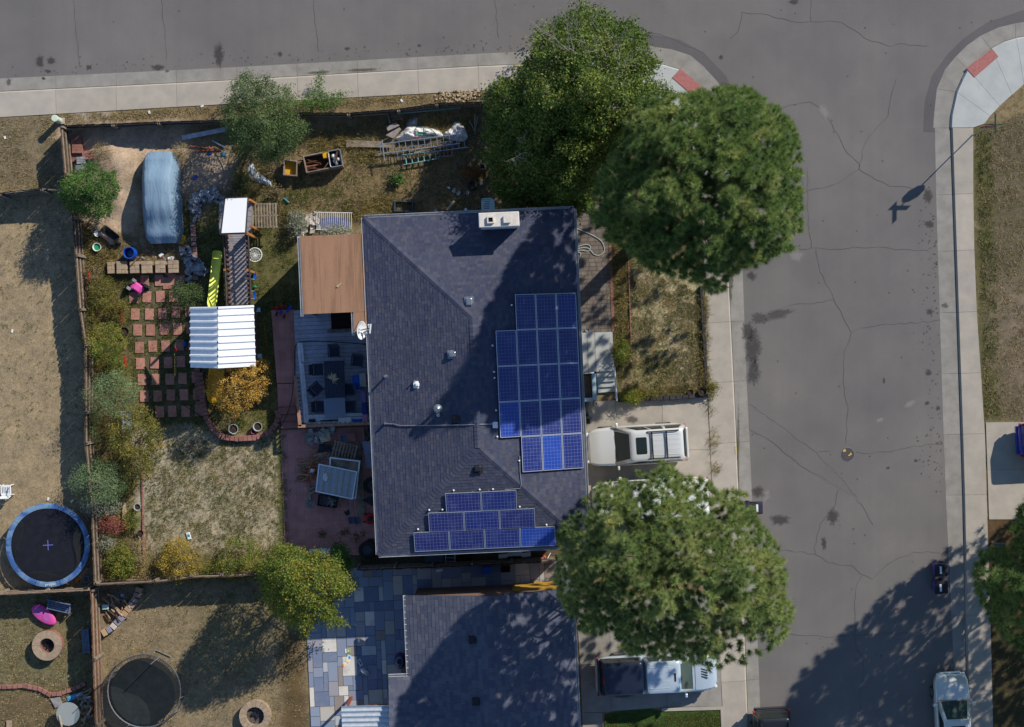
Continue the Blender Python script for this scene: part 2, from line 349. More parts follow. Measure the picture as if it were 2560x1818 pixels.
for _ in range(330):
    if random.random() < .5: px = random.uniform(0, 1330); py = np.interp(px, [0, 528, 1180, 1348], [195, 170, 134, 126]) - 3 - abs(random.gauss(0, 16))
    else: py = random.uniform(480, 1230); px = np.interp(py, [320, 1190], [2339, 2364]) - 6 - abs(random.gauss(0, 24))
    if random.random() < .14: px, py = random.uniform(1900, 2330), random.uniform(10, 1800)
    c = W(px, py, ZS); q = random.uniform(.015, .055); b.sheet([(c.x + q * random.uniform(.5, 1.1) * math.cos(k), c.y + q * random.uniform(.5, 1.1) * math.sin(k)) for k in np.linspace(0, 5.6, 8)], ZS + .012)
T(b.build('drip_marks', M('drip_mark', C(74, 72, 72), C(88, 86, 86), 14, .9), street, world=True), kind='stuff')

# ---------------- pavements ----------------
def walk(name, A, B, Cc, joints, mg, mw, zg=-.115, gap=.012):
    """gutter between A and B, kerb and walk between B and C; a new slab at each joint index"""
    root = thing(name, None, None, W(*A[0])); T(root, kind='structure')
    L = lambda P, z: [W2(*p, z) for p in P]
    for s0, s1 in zip(joints, joints[1:]):
        a, b_, c = [Q[s0:s1 + 1] for Q in (A, B, Cc)]
        def inset(P):                    # pull both ends in by the joint gap
            P = [Vector(p) for p in P]; d0 = (P[1] - P[0]).normalized() * gap / 2; d1 = (P[-1] - P[-2]).normalized() * gap / 2; P[0] = P[0] + d0; P[-1] = P[-1] - d1; return [tuple(p) for p in P]
        a2, b2, c2 = inset(L(a, 0)), inset(L(b_, 0)), inset(L(c, 0)); n = len(a2)
        g = MB(); r = random.random()
        va = [(x, y, ZS + .004) for x, y in a2] + [(x, y, zg) for x, y in b2] + [(x, y, ZS - .1) for x, y in a2] + [(x, y, ZS - .1) for x, y in b2]
        fs = [(i, i + 1, n + i + 1, n + i) for i in range(n - 1)] + [(2 * n + i, 2 * n + i + 1, i + 1, i) for i in range(n - 1)] + [(0, n, 3 * n, 2 * n), (n - 1, 3 * n - 1, 4 * n - 1, 2 * n - 1)]
        g.add(va, fs, r); g.build('gutter_slab', mg, root, world=True)
        g = MB(); kb = []
        for (x, y), (u, v) in zip(b2, c2): d = Vector((u - x, v - y)).normalized() * .1; kb.append((x + d.x, y + d.y))
        v = [(x, y, zg - .05) for x, y in b2] + [(x, y, -.004) for x, y in kb] + [(x, y, 0.012) for x, y in c2] + [(x, y, -.1) for x, y in c2]
        fs = [(k * n + i, k * n + i + 1, (k + 1) * n + i + 1, (k + 1) * n + i) for k in range(3) for i in range(n - 1)] + [(0, n, 2 * n, 3 * n), (n - 1, 4 * n - 1, 3 * n - 1, 2 * n - 1)]
        g.add(v, fs, r); g.build('slab', mw, root, world=True)
    return root
xs = [-800 + 151 * k + 31 for k in range(15)]; xs = [x for x in xs if x < 1340] + [1348]
yA = lambda x: float(np.interp(x, [-900, 0, 528, 1180, 1348], [238, 195, 170, 134, 126])); yB = lambda x: float(np.interp(x, [-900, 0, 528, 1180, 1350], [270, 227, 201, 164, 157])); yC = lambda x: float(np.interp(x, [-900, 0, 528, 1135, 1352], [338, 293, 262, 230, 218]))
sw_n = walk('north_sidewalk', [(x, yA(x)) for x in xs], [(x + 1.5, yB(x)) for x in xs], [(x + 4, yC(x)) for x in xs], list(range(len(xs))), m_gut, m_conc)
cA = [(1350, 126), (1480, 112), (1560, 110), (1623, 114), (1680, 122), (1726, 137), (1760, 165), (1797, 206), (1825, 265), (1840, 340), (1848, 440)]
cB = [(1352, 157), (1480, 145), (1560, 144), (1612, 150), (1660, 160), (1700, 172), (1735, 198), (1765, 236), (1788, 285), (1802, 340), (1812, 440)]
cC = [(1354, 218), (1450, 215), (1500, 214), (1550, 222), (1590, 240), (1630, 262), (1670, 290), (1700, 320), (1725, 355), (1740, 390), (1752, 440)]
sw_c = walk('corner_ramp', cA, cB, cC, [0, 3, 5, 7, 10], m_gut, m_concN)
ys = [441, 510, 659, 808, 958, 1110, 1260, 1411, 1560, 1706, 1856, 2010, 2160]
iW = lambda y, t: float(np.interp(y, *t))
tA = ([440, 690, 993, 1140, 1808, 2200], [1848, 1858, 1869, 1877, 1903, 1918]); tB = ([440, 682, 993, 1140, 1808, 2200], [1812, 1823, 1838, 1845, 1872, 1887]); tC = ([440, 733, 993, 1653, 1808, 2200], [1752, 1763, 1770, 1801, 1808, 1824])
sw_w = walk('west_sidewalk', [(iW(y - 6, tA), y - 6) for y in ys][::-1], [(iW(y - 4, tB), y - 4) for y in ys][::-1], [(iW(y, tC), y) for y in ys][::-1], list(range(len(ys))), m_gut, m_conc)
yr = [320, 484, 625, 779, 932, 1084, 1236, 1386, 1537, 1685, 1836, 1990, 2140]
rA = ([320, 483, 560, 1190, 1680, 1818, 2200], [2339, 2342, 2344, 2364, 2387, 2393, 2409]); rB = ([320, 1200, 1680, 2200], [2377, 2407, 2417, 2434]); rC = ([320, 560, 812, 1053, 1200, 1580, 1809, 2200], [2433, 2433, 2443, 2461, 2465, 2477, 2482, 2496])
sw_e = walk('east_sidewalk', [(iW(y + 3, rA), y + (3 if y > 330 else -1)) for y in yr], [(iW(y + 2, rB), y + (2 if y > 330 else -1)) for y in yr], [(iW(y, rC), y) for y in yr], list(range(len(yr))), m_gut, m_conc)
dA = [(2335, 319), (2337, 286), (2344, 221), (2365, 172), (2391, 141), (2420, 112), (2454, 88), (2499, 67), (2541, 57), (2600, 48), (2800, 35)][::-1]
dB = [(2375, 319), (2377, 286), (2390, 228), (2405, 195), (2418, 170), (2445, 145), (2478, 120), (2510, 103), (2541, 93), (2600, 82), (2800, 68)][::-1]
dC = [(2433, 319), (2461, 309), (2475, 290), (2485, 280), (2499, 265), (2515, 250), (2530, 237), (2545, 224), (2560, 210), (2650, 190), (2800, 180)][::-1]
sw_d = walk('east_corner_ramp', dA, dB, dC, [0, 2, 4, 6, 8, 10], m_gut, m_concN)
def pad(parent, P, z=.016):              # tactile pad with rows of truncated domes
    b = MB(); b.prism([W2(*p) for p in P], z - .01, z + .004); p = [Vector(W(*q)) for q in P]
    for i in range(14):
        for j in range(6):
            u, v = (i + .5) / 14, (j + .5) / 6; q = (p[0] * (1 - u) + p[1] * u) * (1 - v) + (p[3] * (1 - u) + p[2] * u) * v
            b.lathe([(.024, z + .004), (.015, z + .014)], (q.x, q.y, 0), 6)
    b.build('tactile_pad', m_red, parent, world=True)
pad(sw_c, [(1701, 172), (1755, 218), (1733, 240), (1680, 194)]); pad(sw_d, [(2416, 171), (2479, 121), (2496, 142), (2436, 194)])
# dirt along the gutter, paint marks
for x0, x1 in ((760, 830), (850, 960), (1290, 1350)): stain(sw_n, (x0 + x1) / 2, yB((x0 + x1) / 2) - 5, (x1 - x0) / 2, 5, -.1, m_dirt, rz=.05)
for x, y, q, w in ((22, 205, 8, 12), (418, 178, 6, 4), (110, 197, 6, 4), (108, 195, 5, 5)): stain(sw_n, x, y, q, w, -.11, m_dirt)
for y0, y1 in ((700, 760), (1000, 1240)): stain(sw_w, iW((y0 + y1) / 2, tB) + 2, (y0 + y1) / 2, 4, (y1 - y0) / 2, -.09, M('leaf_dirt', C(150, 118, 70), C(120, 92, 56), 30, .9) if False else m_dirt)
stain(sw_e, 2362, 763, 11, 8, -.1, m_dirt); stain(sw_w, 1830, 700, 5, 26, -.09, m_dirt)
def paintmarks(parent, x, y, dx, dy, n, w, h):
    b = MB()
    for k in range(n): c = W(x + dx * k, y + dy * k); b.box((c.x, c.y, .014), (U(w) * random.uniform(.6, 1), U(h) * random.uniform(.7, 1), .006), .05)
    b.build('paint_mark', m_paint, parent, world=True)
paintmarks(sw_n, 1290, 165, 3.6, -.2, 5, 2.6, 6); paintmarks(sw_w, 1839, 1117, .6, 5.5, 4, 5, 3.5)

# ---------------- the yards: one sheet of soil with its own colours ----------------
zones = [  # outline in the photo, soil colour, green share, soft edge in metres
 ([(-600, 300), (150, 270), (155, 475), (-600, 500)], (128, 112, 86), .25, .5),
 ([(-600, 485), (215, 472), (240, 1480), (-600, 1480)], (156, 135, 102), .16, .4),
 ([(120, 285), (1200, 225), (1220, 258), (150, 315)], (134, 112, 78), .35, .25),
 ([(190, 255), (225, 262), (220, 300), (180, 305)], (176, 158, 136), 0, .2), ([(250, 265), (280, 275), (285, 300), (240, 302)], (176, 158, 136), 0, .2),
 ([(150, 315), (345, 305), (460, 305), (500, 390), (350, 395), (340, 560), (330, 600), (230, 570), (170, 540)], (182, 156, 128), 0, .5),
 ([(440, 385), (560, 380), (610, 440), (560, 490), (450, 500)], (160, 138, 116), .1, .5),
 ([(500, 560), (660, 420), (745, 590), (760, 790), (700, 1090), (430, 1090), (500, 800)], (104, 98, 58), .75, .6),
 ([(640, 420), (1200, 400), (1220, 530), (900, 545), (700, 560)], (128, 106, 74), .3, .6),
 ([(1130, 330), (1230, 330), (1235, 540), (1130, 540)], (112, 92, 70), .2, .5),
 ([(285, 660), (500, 640), (510, 1060), (330, 1070)], (104, 94, 72), .6, .3),
 ([(190, 560), (310, 600), (330, 760), (350, 1000), (345, 1460), (240, 1460), (215, 1000)], (112, 96, 62), .55, .3),
 ([(340, 1090), (440, 1080), (640, 1080), (700, 1090), (716, 1420), (345, 1430)], (170, 156, 128), .42, .5),
 ([(345, 1095), (420, 1090), (400, 1240), (350, 1260)], (176, 164, 142), .1, .5),
 ([(690, 1080), (706, 1080), (722, 1400), (700, 1400)], (78, 84, 46), 1, .12),
 ([(245, 1380), (720, 1380), (730, 1455), (245, 1465)], (124, 110, 66), .5, .3),
 ([(-600, 1485), (228, 1480), (240, 2000), (-600, 2000)], (120, 110, 78), .5, .3),
 ([(-600, 1735), (120, 1735), (225, 1700), (240, 2000), (-600, 2000)], (112, 92, 66), .35, .3),
 ([(238, 1465), (770, 1460), (775, 2000), (240, 2000)], (140, 122, 92), .22, .4),
 ([(700, 1590), (765, 1560), (776, 2000), (690, 2000)], (104, 82, 54), .3, .5),
 ([(480, 1480), (700, 1470), (650, 1700), (480, 1640)], (126, 112, 80), .4, .9),
 ([(1565, 560), (1760, 700), (1768, 992), (1545, 1004)], (172, 156, 118), .5, .3),
 ([(1565, 900), (1765, 940), (1768, 992), (1545, 1004)], (150, 134, 92), .7, .4),
 ([(1525, 560), (1572, 560), (1582, 900), (1540, 1000)], (96, 86, 54), .6, .15),
 ([(1745, 720), (1764, 730), (1770, 985), (1752, 985)], (150, 134, 76), .8, .1),
 ([(1200, 240), (1770, 300), (1760, 640), (1500, 640), (1240, 560)], (106, 90, 66), .3, .6),
 ([(2433, 320), (3200, 150), (3200, 1052), (2450, 1052)], (108, 95, 76), .45, .2),
 ([(2433, 320), (2470, 320), (2500, 1050), (2450, 1050)], (96, 90, 56), .8, .3),
 ([(2480, 700), (2900, 700), (2900, 1000), (2500, 1000)], (124, 108, 88), .25, .7),
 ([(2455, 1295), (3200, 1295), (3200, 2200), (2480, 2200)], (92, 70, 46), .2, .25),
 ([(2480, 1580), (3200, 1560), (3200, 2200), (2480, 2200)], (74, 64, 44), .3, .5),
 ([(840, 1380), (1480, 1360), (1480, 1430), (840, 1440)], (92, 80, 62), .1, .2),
 ([(560, 1000), (640, 960), (700, 1000), (680, 1080), (540, 1085)], (118, 104, 62), .7, .5)]
gx = np.arange(-31, 33, .2); gy = np.arange(-23, 15, .2); GX, GY = np.meshgrid(gx, gy); P = np.stack([GX.ravel(), GY.ravel()], 1)
col = np.tile(np.array(C(130, 114, 88))[:3], (len(P), 1)); grn = np.full(len(P), .35)
def dull(c): c = np.array(C(*c))[:3]; return (c * .82 + c.mean() * .18) * .93
jit = (fbm(P[:, 0] * 1.3 + 50, P[:, 1] * 1.3 + 50, 3) - .5) * 2
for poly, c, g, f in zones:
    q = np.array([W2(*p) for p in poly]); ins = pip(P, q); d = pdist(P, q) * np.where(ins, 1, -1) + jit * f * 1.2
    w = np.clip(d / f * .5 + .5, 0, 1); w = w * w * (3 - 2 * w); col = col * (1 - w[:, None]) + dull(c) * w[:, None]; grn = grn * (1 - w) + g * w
lot1 = [W2(*p) for p in [(-2000, 400)] + [(x + 4, yC(x) - 14) for x in xs[5:]] + [(x + 7, y - 9) for x, y in cC] + [(iW(y, tC) + 14, y) for y in ys] + [(-2000, 2200)]]
lot2 = [W2(*p) for p in [(3000, 170)] + [(x - 9, y - 8) for x, y in dC[1:]] + [(iW(y, rC) - 14, y) for y in yr] + [(3000, 2140)]]
ins1, ins2 = pip(P, lot1), pip(P, lot2); keep = (ins1 | ins2).reshape(GX.shape)
zz = -.02 + (fbm(P[:, 0] * 2.2, P[:, 1] * 2.2, 9) - .5) * .03
for (px, py, r_, h_) in ((300, 420, 1.1, .34), (262, 372, .9, .22), (300, 500, .8, .2), (520, 430, 1.3, .12)):     # sand heaps
    c = W(px, py); d2 = ((P[:, 0] - c.x) ** 2 + (P[:, 1] - c.y) ** 2) / r_ ** 2; zz += h_ * np.exp(-d2 * 1.6) * (.7 + .6 * fbm(P[:, 0] * 5, P[:, 1] * 5, 4))
nx, ny = len(gx), len(gy); I, J = np.meshgrid(np.arange(nx - 1), np.arange(ny - 1)); a = (J * nx + I)
k4 = keep[:-1, :-1] & keep[1:, :-1] & keep[:-1, 1:] & keep[1:, 1:]; a = a[k4]; F = np.stack([a, a + 1, a + nx + 1, a + nx], 1)
t = NT('yard_soil'); g_ = t.n('Attribute', attribute_name='gcol'); base = g_.outputs['Color']
base = t.mix(1.0, base, t.ramp(t.noise(1.1, 5, .65), [(.3, (.74, .76, .8)), (.7, (1.22, 1.2, 1.16))]), 'MULTIPLY')
base = t.mix(1.0, base, t.ramp(t.noise(14, 4, .75), [(.28, (.55, .56, .58)), (.5, (1, 1, 1)), (.74, (1.42, 1.4, 1.34))]), 'MULTIPLY')
gm = t.math('MULTIPLY', t.ramp(t.noise(5.5, 5, .75), [(.47, (0, 0, 0)), (.6, (1, 1, 1))]), t.n('Attribute', attribute_name='ggrn').outputs['Fac'])
base = t.mix(gm, base, t.mix(t.noise(30, 2), C(58, 66, 30), C(104, 104, 52)))
pt = t.ramp(t.noise(2.6, 5, .7), [(.42, (0, 0, 0)), (.62, (.6, .6, .6))]); base = t.mix(pt, base, t.mix(1.0, base, (1.32, 1.3, 1.28, 1), 'MULTIPLY'))
pd = t.math('MULTIPLY', t.ramp(t.noise(3.4, 5, .75), [(.5, (0, 0, 0)), (.62, (.8, .8, .8))]), t.math('MINIMUM', t.math('MULTIPLY', t.n('Attribute', attribute_name='ggrn').outputs['Fac'], 2.0), 1.0)); base = t.mix(pd, base, t.mix(t.noise(24, 3), C(52, 56, 32), C(96, 88, 54)))
base = t.mix(t.ramp(t.noise(38, 2, .6), [(.7, (0, 0, 0)), (.78, (.7, .7, .7))]), base, C(206, 190, 160))
t.l(base, t.b.inputs[0]); t.b.inputs['Roughness'].default_value = .97; t.b.inputs['Specular IOR Level'].default_value = .1; t.bump(t.noise(16, 5, .75), .45, .04)
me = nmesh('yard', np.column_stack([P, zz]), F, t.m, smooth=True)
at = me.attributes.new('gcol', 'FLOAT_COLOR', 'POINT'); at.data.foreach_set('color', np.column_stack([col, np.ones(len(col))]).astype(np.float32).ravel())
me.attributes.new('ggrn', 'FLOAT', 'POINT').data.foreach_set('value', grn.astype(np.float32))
T(link(bpy.data.objects.new('yard_ground', me)), kind='structure')
for nm, q in (('lot_base', lot1), ('lot_base', lot2)): T(MB().sheet(q, -.07).build(nm, bpy.data.materials['far_ground'], world=True), kind='structure')
# ---------------- roofs ----------------
def shinglemat(name, pal):
    t = NT(name); col = t.ramp(t.rnd(), [(i / len(pal), C(*p)) for i, p in enumerate(pal)], 'CONSTANT')
    col = t.mix(1.0, col, t.ramp(t.noise(150, 2, .8), [(.3, (.78, .78, .78)), (.7, (1.22, 1.22, 1.22))]), 'MULTIPLY')
    col = t.mix(1.0, col, t.ramp(t.noise(.8, 3), [(.3, (.9, .9, .92)), (.7, (1.08, 1.07, 1.06))]), 'MULTIPLY')
    t.l(col, t.b.inputs[0]); t.b.inputs['Roughness'].default_value = .95; t.b.inputs['Specular IOR Level'].default_value = .15; t.bump(t.noise(120, 2), .3, .008); return t.m
m_shing = shinglemat('roof_shingle', [(69, 73, 90), (75, 78, 94), (64, 68, 87), (80, 82, 95), (71, 73, 88), (67, 72, 91), (75, 77, 89)])
m_shing2 = shinglemat('neighbour_shingle', [(86, 90, 104), (94, 96, 107), (78, 83, 100), (90, 94, 108), (82, 86, 100)])
m_gutter = M('gutter_enamel', C(186, 188, 190), C(168, 170, 174), 4, .5); m_fascia = M('fascia_paint', C(170, 168, 164), rough=.7)
m_siding = M('siding', C(150, 140, 126), C(140, 130, 116), 3, .85)
class Frame:
    def __init__(s, o, ang): s.o = Vector((o[0], o[1])); s.a = ang; s.c, s.s = math.cos(ang), math.sin(ang)
    def w(s, x, y, z=0.0): return Vector((s.o.x + x * s.c - y * s.s, s.o.y + x * s.s + y * s.c, z))
    def l(s, p): d = Vector((p[0], p[1])) - s.o; return (d.x * s.c + d.y * s.s, -d.x * s.s + d.y * s.c)
def tabs(poly3, e=.145, wlo=.18, whi=.32):
    """shingle tabs on a roof plane; poly3 = 3D outline whose first edge is the eave, up-slope to its left"""
    P = [Vector(p) for p in poly3]; u = (P[1] - P[0]).normalized(); n = u.cross((P[2] - P[0])).normalized()
    if n.z < 0: n = -n
    v = n.cross(u); flat = [((p - P[0]).dot(u), (p - P[0]).dot(v)) for p in P]
    x0, x1 = min(f[0] for f in flat), max(f[0] for f in flat); y1 = max(f[1] for f in flat); out = []; y = -.02
    while y < y1:
        x = x0 - random.random() * .3
        while x < x1:
            w = random.uniform(wlo, whi); th = random.choice((.006, .009, .015)); c = clipconvex([(x + .004, y), (x + w - .004, y), (x + w - .004, y + e), (x + .004, y + e)], flat)
            if c: out.append((abs(area2(c)), [(P[0] + u * a + v * b + n * (.012 + th * (1 - .9 * (b - y) / e)), P[0] + u * a + v * b + n * .002) for a, b in c]))
            x += w
        y += e
    return out
def lay(parent, tb, mat, one=300):
    tb.sort(key=lambda t: -t[0]); rest = MB()
    def slab(b, c):
        m = len(c); b.add([p for p, q in c] + [q for p, q in c], [tuple(range(m))] + [(m + i, m + (i + 1) % m, (i + 1) % m, i) for i in range(m)])
    head, tail = tb[:one], tb[one:]
    inv = wm(parent).inverted()
    for a, c in head:
        b = MB(); slab(b, c); o0 = sum((q for p, q in c), Vector()) / len(c); l = inv @ o0
        me = b.mesh('shingle', mat, inv=Matrix.Translation(-l) @ inv); inst(me, 'shingle', parent, l)
    for a, c in tail: slab(rest, c)
    if tail: T(rest.build('shingles', mat, parent, world=True), kind='stuff')
capm = None
def caps(parent, p, q, sl, mat, mesh, step=.19):
    """overlapping ridge or hip caps from p up to q"""
    d = q - p; n = int(d.length / step); u = d.normalized(); z = Vector((0, 0, 1)); side = u.cross(z).normalized(); up = side.cross(u); inv = wm(parent).inverted()
    for i in range(n):
        c = p + u * (i + .5) * step; R = Matrix((side, u, up)).transposed().to_4x4(); m = inv @ Matrix.Translation(c + up * .02) @ R
        inst(mesh, 'ridge_cap', parent, m.to_translation(), rot=m.to_euler())
def capmesh(mat, drop):
    b = MB(); w, l = .15, .125
    vs = [(-w, -l, -drop + .012), (0, -l, .028), (w, -l, -drop + .012), (-w, l, -drop), (0, l, .01), (w, l, -drop), (-w, -l, -drop - .01), (w, -l, -drop - .01), (0, -l, .006)]
    b.add(vs, [(0, 1, 4, 3), (1, 2, 5, 4), (6, 8, 1, 0), (8, 7, 2, 1)], .5); return b.mesh('ridge_cap', mat)
def gutter(parent, a, b_, out, mat, z):
    a, b_ = Vector(a), Vector(b_); d = (b_ - a).normalized(); o = Vector(out); b = MB(); L = (b_ - a).length; rz = math.atan2(d.y, d.x); m = (a + b_) / 2
    b.box((*(m + o * .07)[:2], z - .09), (L, .11, .012), rz); b.box((*(m + o * .12)[:2], z - .04), (L, .016, .11), rz); b.box((*(m + o * .012)[:2], z - .05), (L, .016, .11), rz)
    b.build('gutter', mat, parent, world=True)

# ---------------- the main house ----------------
ZE, SL = 4.4, .333
cn = [W(907, 547, ZE), W(1431, 520, ZE), W(1474, 1366, ZE), W(949, 1385, ZE)]
ctr = sum(cn, Vector()) / 4; ang = (math.atan2((cn[1] - cn[0]).y, (cn[1] - cn[0]).x) + math.atan2((cn[2] - cn[3]).y, (cn[2] - cn[3]).x)) / 2
HW = ((cn[1] - cn[0]).length + (cn[2] - cn[3]).length) / 4; HL = ((cn[3] - cn[0]).length + (cn[2] - cn[1]).length) / 4
HF = Frame(ctr, ang)
house = thing('house', 'grey shingled hip-roof house carrying the solar panels in the centre', 'house', (ctr.x, ctr.y, 0), ang)
def hz(x, y): return ZE + SL * min(HW - abs(x), HL - abs(y))
def onroof(px, py, up=0.0):              # the roof point seen at a photo point
    z = 5.0
    for _ in range(8): x, y = HF.l(W(px, py, z + up)); z = hz(x, y)
    return x, y, z
RZ = ZE + SL * HW; RY = HL - HW
NW, NE, SE, SW_ = [HF.w(x, y, ZE) for x, y in ((-HW, HL), (HW, HL), (HW, -HL), (-HW, -HL))]; RN, RS = HF.w(0, RY, RZ), HF.w(0, -RY, RZ)
b = MB(); rim = [p - Vector((0, 0, .14)) for p in (NW, NE, SE, SW_)]
b.add([NW, NE, SE, SW_, RN, RS] + rim, [(1, 0, 4), (2, 1, 4, 5), (3, 2, 5), (0, 3, 5, 4), (0, 1, 7, 6), (1, 2, 8, 7), (2, 3, 9, 8), (3, 0, 6, 9), (6, 7, 8, 9)])
roof = b.build('roof', M('roof_deck_felt', C(70, 68, 74), rough=.95), house, world=True)
tb = tabs([NW, SW_, RS, RN]) + tabs([SE, NE, RN, RS]) + tabs([NE, NW, RN]) + tabs([SW_, SE, RS]); lay(roof, tb, m_shing)
cm = capmesh(m_shing, .035)
for p, q in ((NW, RN), (NE, RN), (SW_, RS), (SE, RS), (RS, RN)): caps(roof, p, q, SL, m_shing, cm)
for a, c, o in ((NW, SW_, (-1, 0)), (SE, NE, (1, 0)), (NE, NW, (0, 1)), (SW_, SE, (0, -1))): gutter(house, a, c, HF.w(*o) - HF.w(0, 0), m_gutter, ZE - .02)
wx, wy = HW - .5, HL - .5
b = MB(); b.box((0, 0, 2.13), (2 * wx, 2 * wy, 4.26)); wall = b.build('wall', m_siding, house)
def opening(parent, name, x, y, z, w, h, face, door=False):     # framed window or door on a wall face
    rz = {'e': 0, 'w': math.pi, 'n': math.pi / 2, 's': -math.pi / 2}[face]; R = Matrix.Rotation(rz, 3, 'Z'); c = Vector((x, y, z)); f = MB(); g = MB()
    for dx, dz, ww, hh in ((0, h / 2, w + .12, .07), (0, -h / 2, w + .12, .07), (w / 2, 0, .07, h), (-w / 2, 0, .07, h)): f.box(c + R @ Vector((.03, dx, dz)), (.08, ww, hh), R=R)
    o = f.build(name, m_white, parent); g.box(c + R @ Vector((.012, 0, 0)), (.03, w - .06, h - .06), R=R); g.build('panel' if door else 'pane', M('door_red', C(120, 50, 44), rough=.6) if door else m_glass, o)
for zw in (.9, 3.2):
    for y in (5.5, 2.6, -3.2, -6): opening(house, 'window', wx, y, zw, 1.4, 1.1, 'e')
    for y in (-1.5, -4.5): opening(house, 'window', -wx, y, zw, 1.2, 1.1, 'w')
    for x in (-2.5, 2.8): opening(house, 'window', x, -wy, zw, 1.2, 1.0, 's'); opening(house, 'window', x, wy, zw, 1.2, 1.0, 'n')
opening(house, 'door', wx, .6, 1.6, .95, 2.05, 'e', True); opening(house, 'door', -wx, 1.6, 1.7, .95, 2.05, 'w', True)
# chimney with two flues
m_stucco = M('chimney_stucco', C(214, 208, 198), C(196, 190, 182), 3, .85, speck=.04); m_lblu = M('chimney_paint', C(190, 196, 200), rough=.8)
c0 = [HF.l(W(*p, 6.25)) for p in ((1200, 535), (1291, 531), (1295, 564), (1203, 567))]
cxm, cym = sum(p[0] for p in c0) / 4, sum(p[1] for p in c0) / 4
b = MB(); b.box((cxm, cym, 3.05), (1.7, .58, 6.2)); ch = b.build('chimney', m_lblu, house)
b = MB(); b.bevbox((cxm, cym, 6.22), (1.86, .68, .1), .03); b.build('cap', m_stucco, ch)
for dx, cov in ((-.38, 0), (.38, 1)):
    b = MB()
    for (ox, oy, sx, sy) in ((0, .13, .32, .06), (0, -.13, .32, .06), (.13, 0, .06, .2), (-.13, 0, .06, .2)): b.box((cxm + dx + ox, cym + oy, 6.33), (sx, sy, .12))
    fl = b.build('flue', m_stucco, ch); b = MB(); b.box((cxm + dx, cym, 6.3 if not cov else 6.38), (.2, .2, .03) if not cov else (.34, .34, .03)); b.build('flue_opening' if not cov else 'flue_cover', m_dark if not cov else m_stucco, fl)
# vents, pipes, conduit
def roofpart(name, px, py, up=0.0): x, y, z = onroof(px, py, up); return x, y, z
def vent(px, py, w, d, h, mat):
    x, y, z = onroof(px, py, h); b = MB(); b.bevbox((x, y, z + h / 2 - .04), (w, d, h + .08), .03); b.box((x, y, z + .03), (w + .16, d + .16, .02)); o = b.build('roof_vent', mat, house)
    b = MB(); b.box((x, y, z + h + .006), (w - .1, d - .1, .012)); b.build('lid', mat, o)
vent(1172.6, 754.6, .28, .34, .18, m_metal); vent(1131, 886, .3, .24, .2, m_metal); vent(1042.6, 962, .2, .18, .16, m_white); vent(1141, 1049.5, .3, .26, .16, m_black); vent(1194, 1172, .3, .28, .16, m_black)
x, y, z = onroof(1094, 1022, .75); b = MB(); b.lathe([(.07, z - .1), (.07, z + .62)], (x, y, 0), 12); b.lathe([(.2, z + .58), (.2, z + .62), (.12, z + .72), (.02, z + .78)], (x, y, 0), 16); b.build('vent_pipe', m_metal, house, smooth=False)
for px, py, h, r_ in ((1095.5, 1038, .6, .06), (963, 941, .5, .05), (1036, 953, .2, .03)): x, y, z = onroof(px, py, h); b = MB(); b.lathe([(r_ * 2.4, z - .05), (r_ * 1.3, z + .08), (r_, z + .1), (r_, z + h), (r_ * 1.35, z + h), (r_ * 1.35, z + h + .04)], (x, y, 0), 10); b.build('vent_pipe', m_metal, house)
def conduit(pts, r_=.022):
    P = [Vector((*onroof(px, py)[:2], onroof(px, py)[2] + .07)) for px, py in pts]; b = MB(); b.tube(P, r_, 6); o = b.build('conduit', m_alu, house); b = MB()
    b.box(P[1], (.06, .05, .05))
    for p, q in zip(P, P[1:]):
        if (q - p).length > .7: c = p.lerp(q, .5); b.box(c, (.07, .05, .05))
    b.build('strap', m_metal, o)
conduit([(963, 1059), (985, 1060), (1000, 1064), (1050, 1064), (1110, 1063), (1170, 1062), (1200, 1061), (1234, 1060)]); conduit([(1299, 1140), (1300, 1178), (1303, 1210), (1300, 1221), (1280, 1223), (1262, 1224)])
x, y, z = onroof(963, 1059); b = MB(); b.lathe([(.08, z), (.05, z + .22), (.03, z + .3)], (x, y, 0), 8); b.build('conduit_flashing', m_metal, house)
x, y, z = onroof(1238, 1063, .1); b = MB(); b.bevbox((x, y, z + .08), (.24, .28, .13), .02); b.build('junction_box', m_white, house)
for px, py in ((1279, 763), (1231, 864), (1235, 930), (1236, 945), (1240, 1026), (1243, 1092), (1298, 1152), (1134, 1226), (1199, 1224), (1232, 1223), (1073, 1275), (1106, 1274), (1045, 1323), (1299, 1267), (1366, 1312)):
    x, y, z = onroof(px, py); b = MB(); b.lathe([(.05, z), (.045, z + .1), (.02, z + .13)], (x, y, 0), 8); b.build('mount_foot', m_white, house)

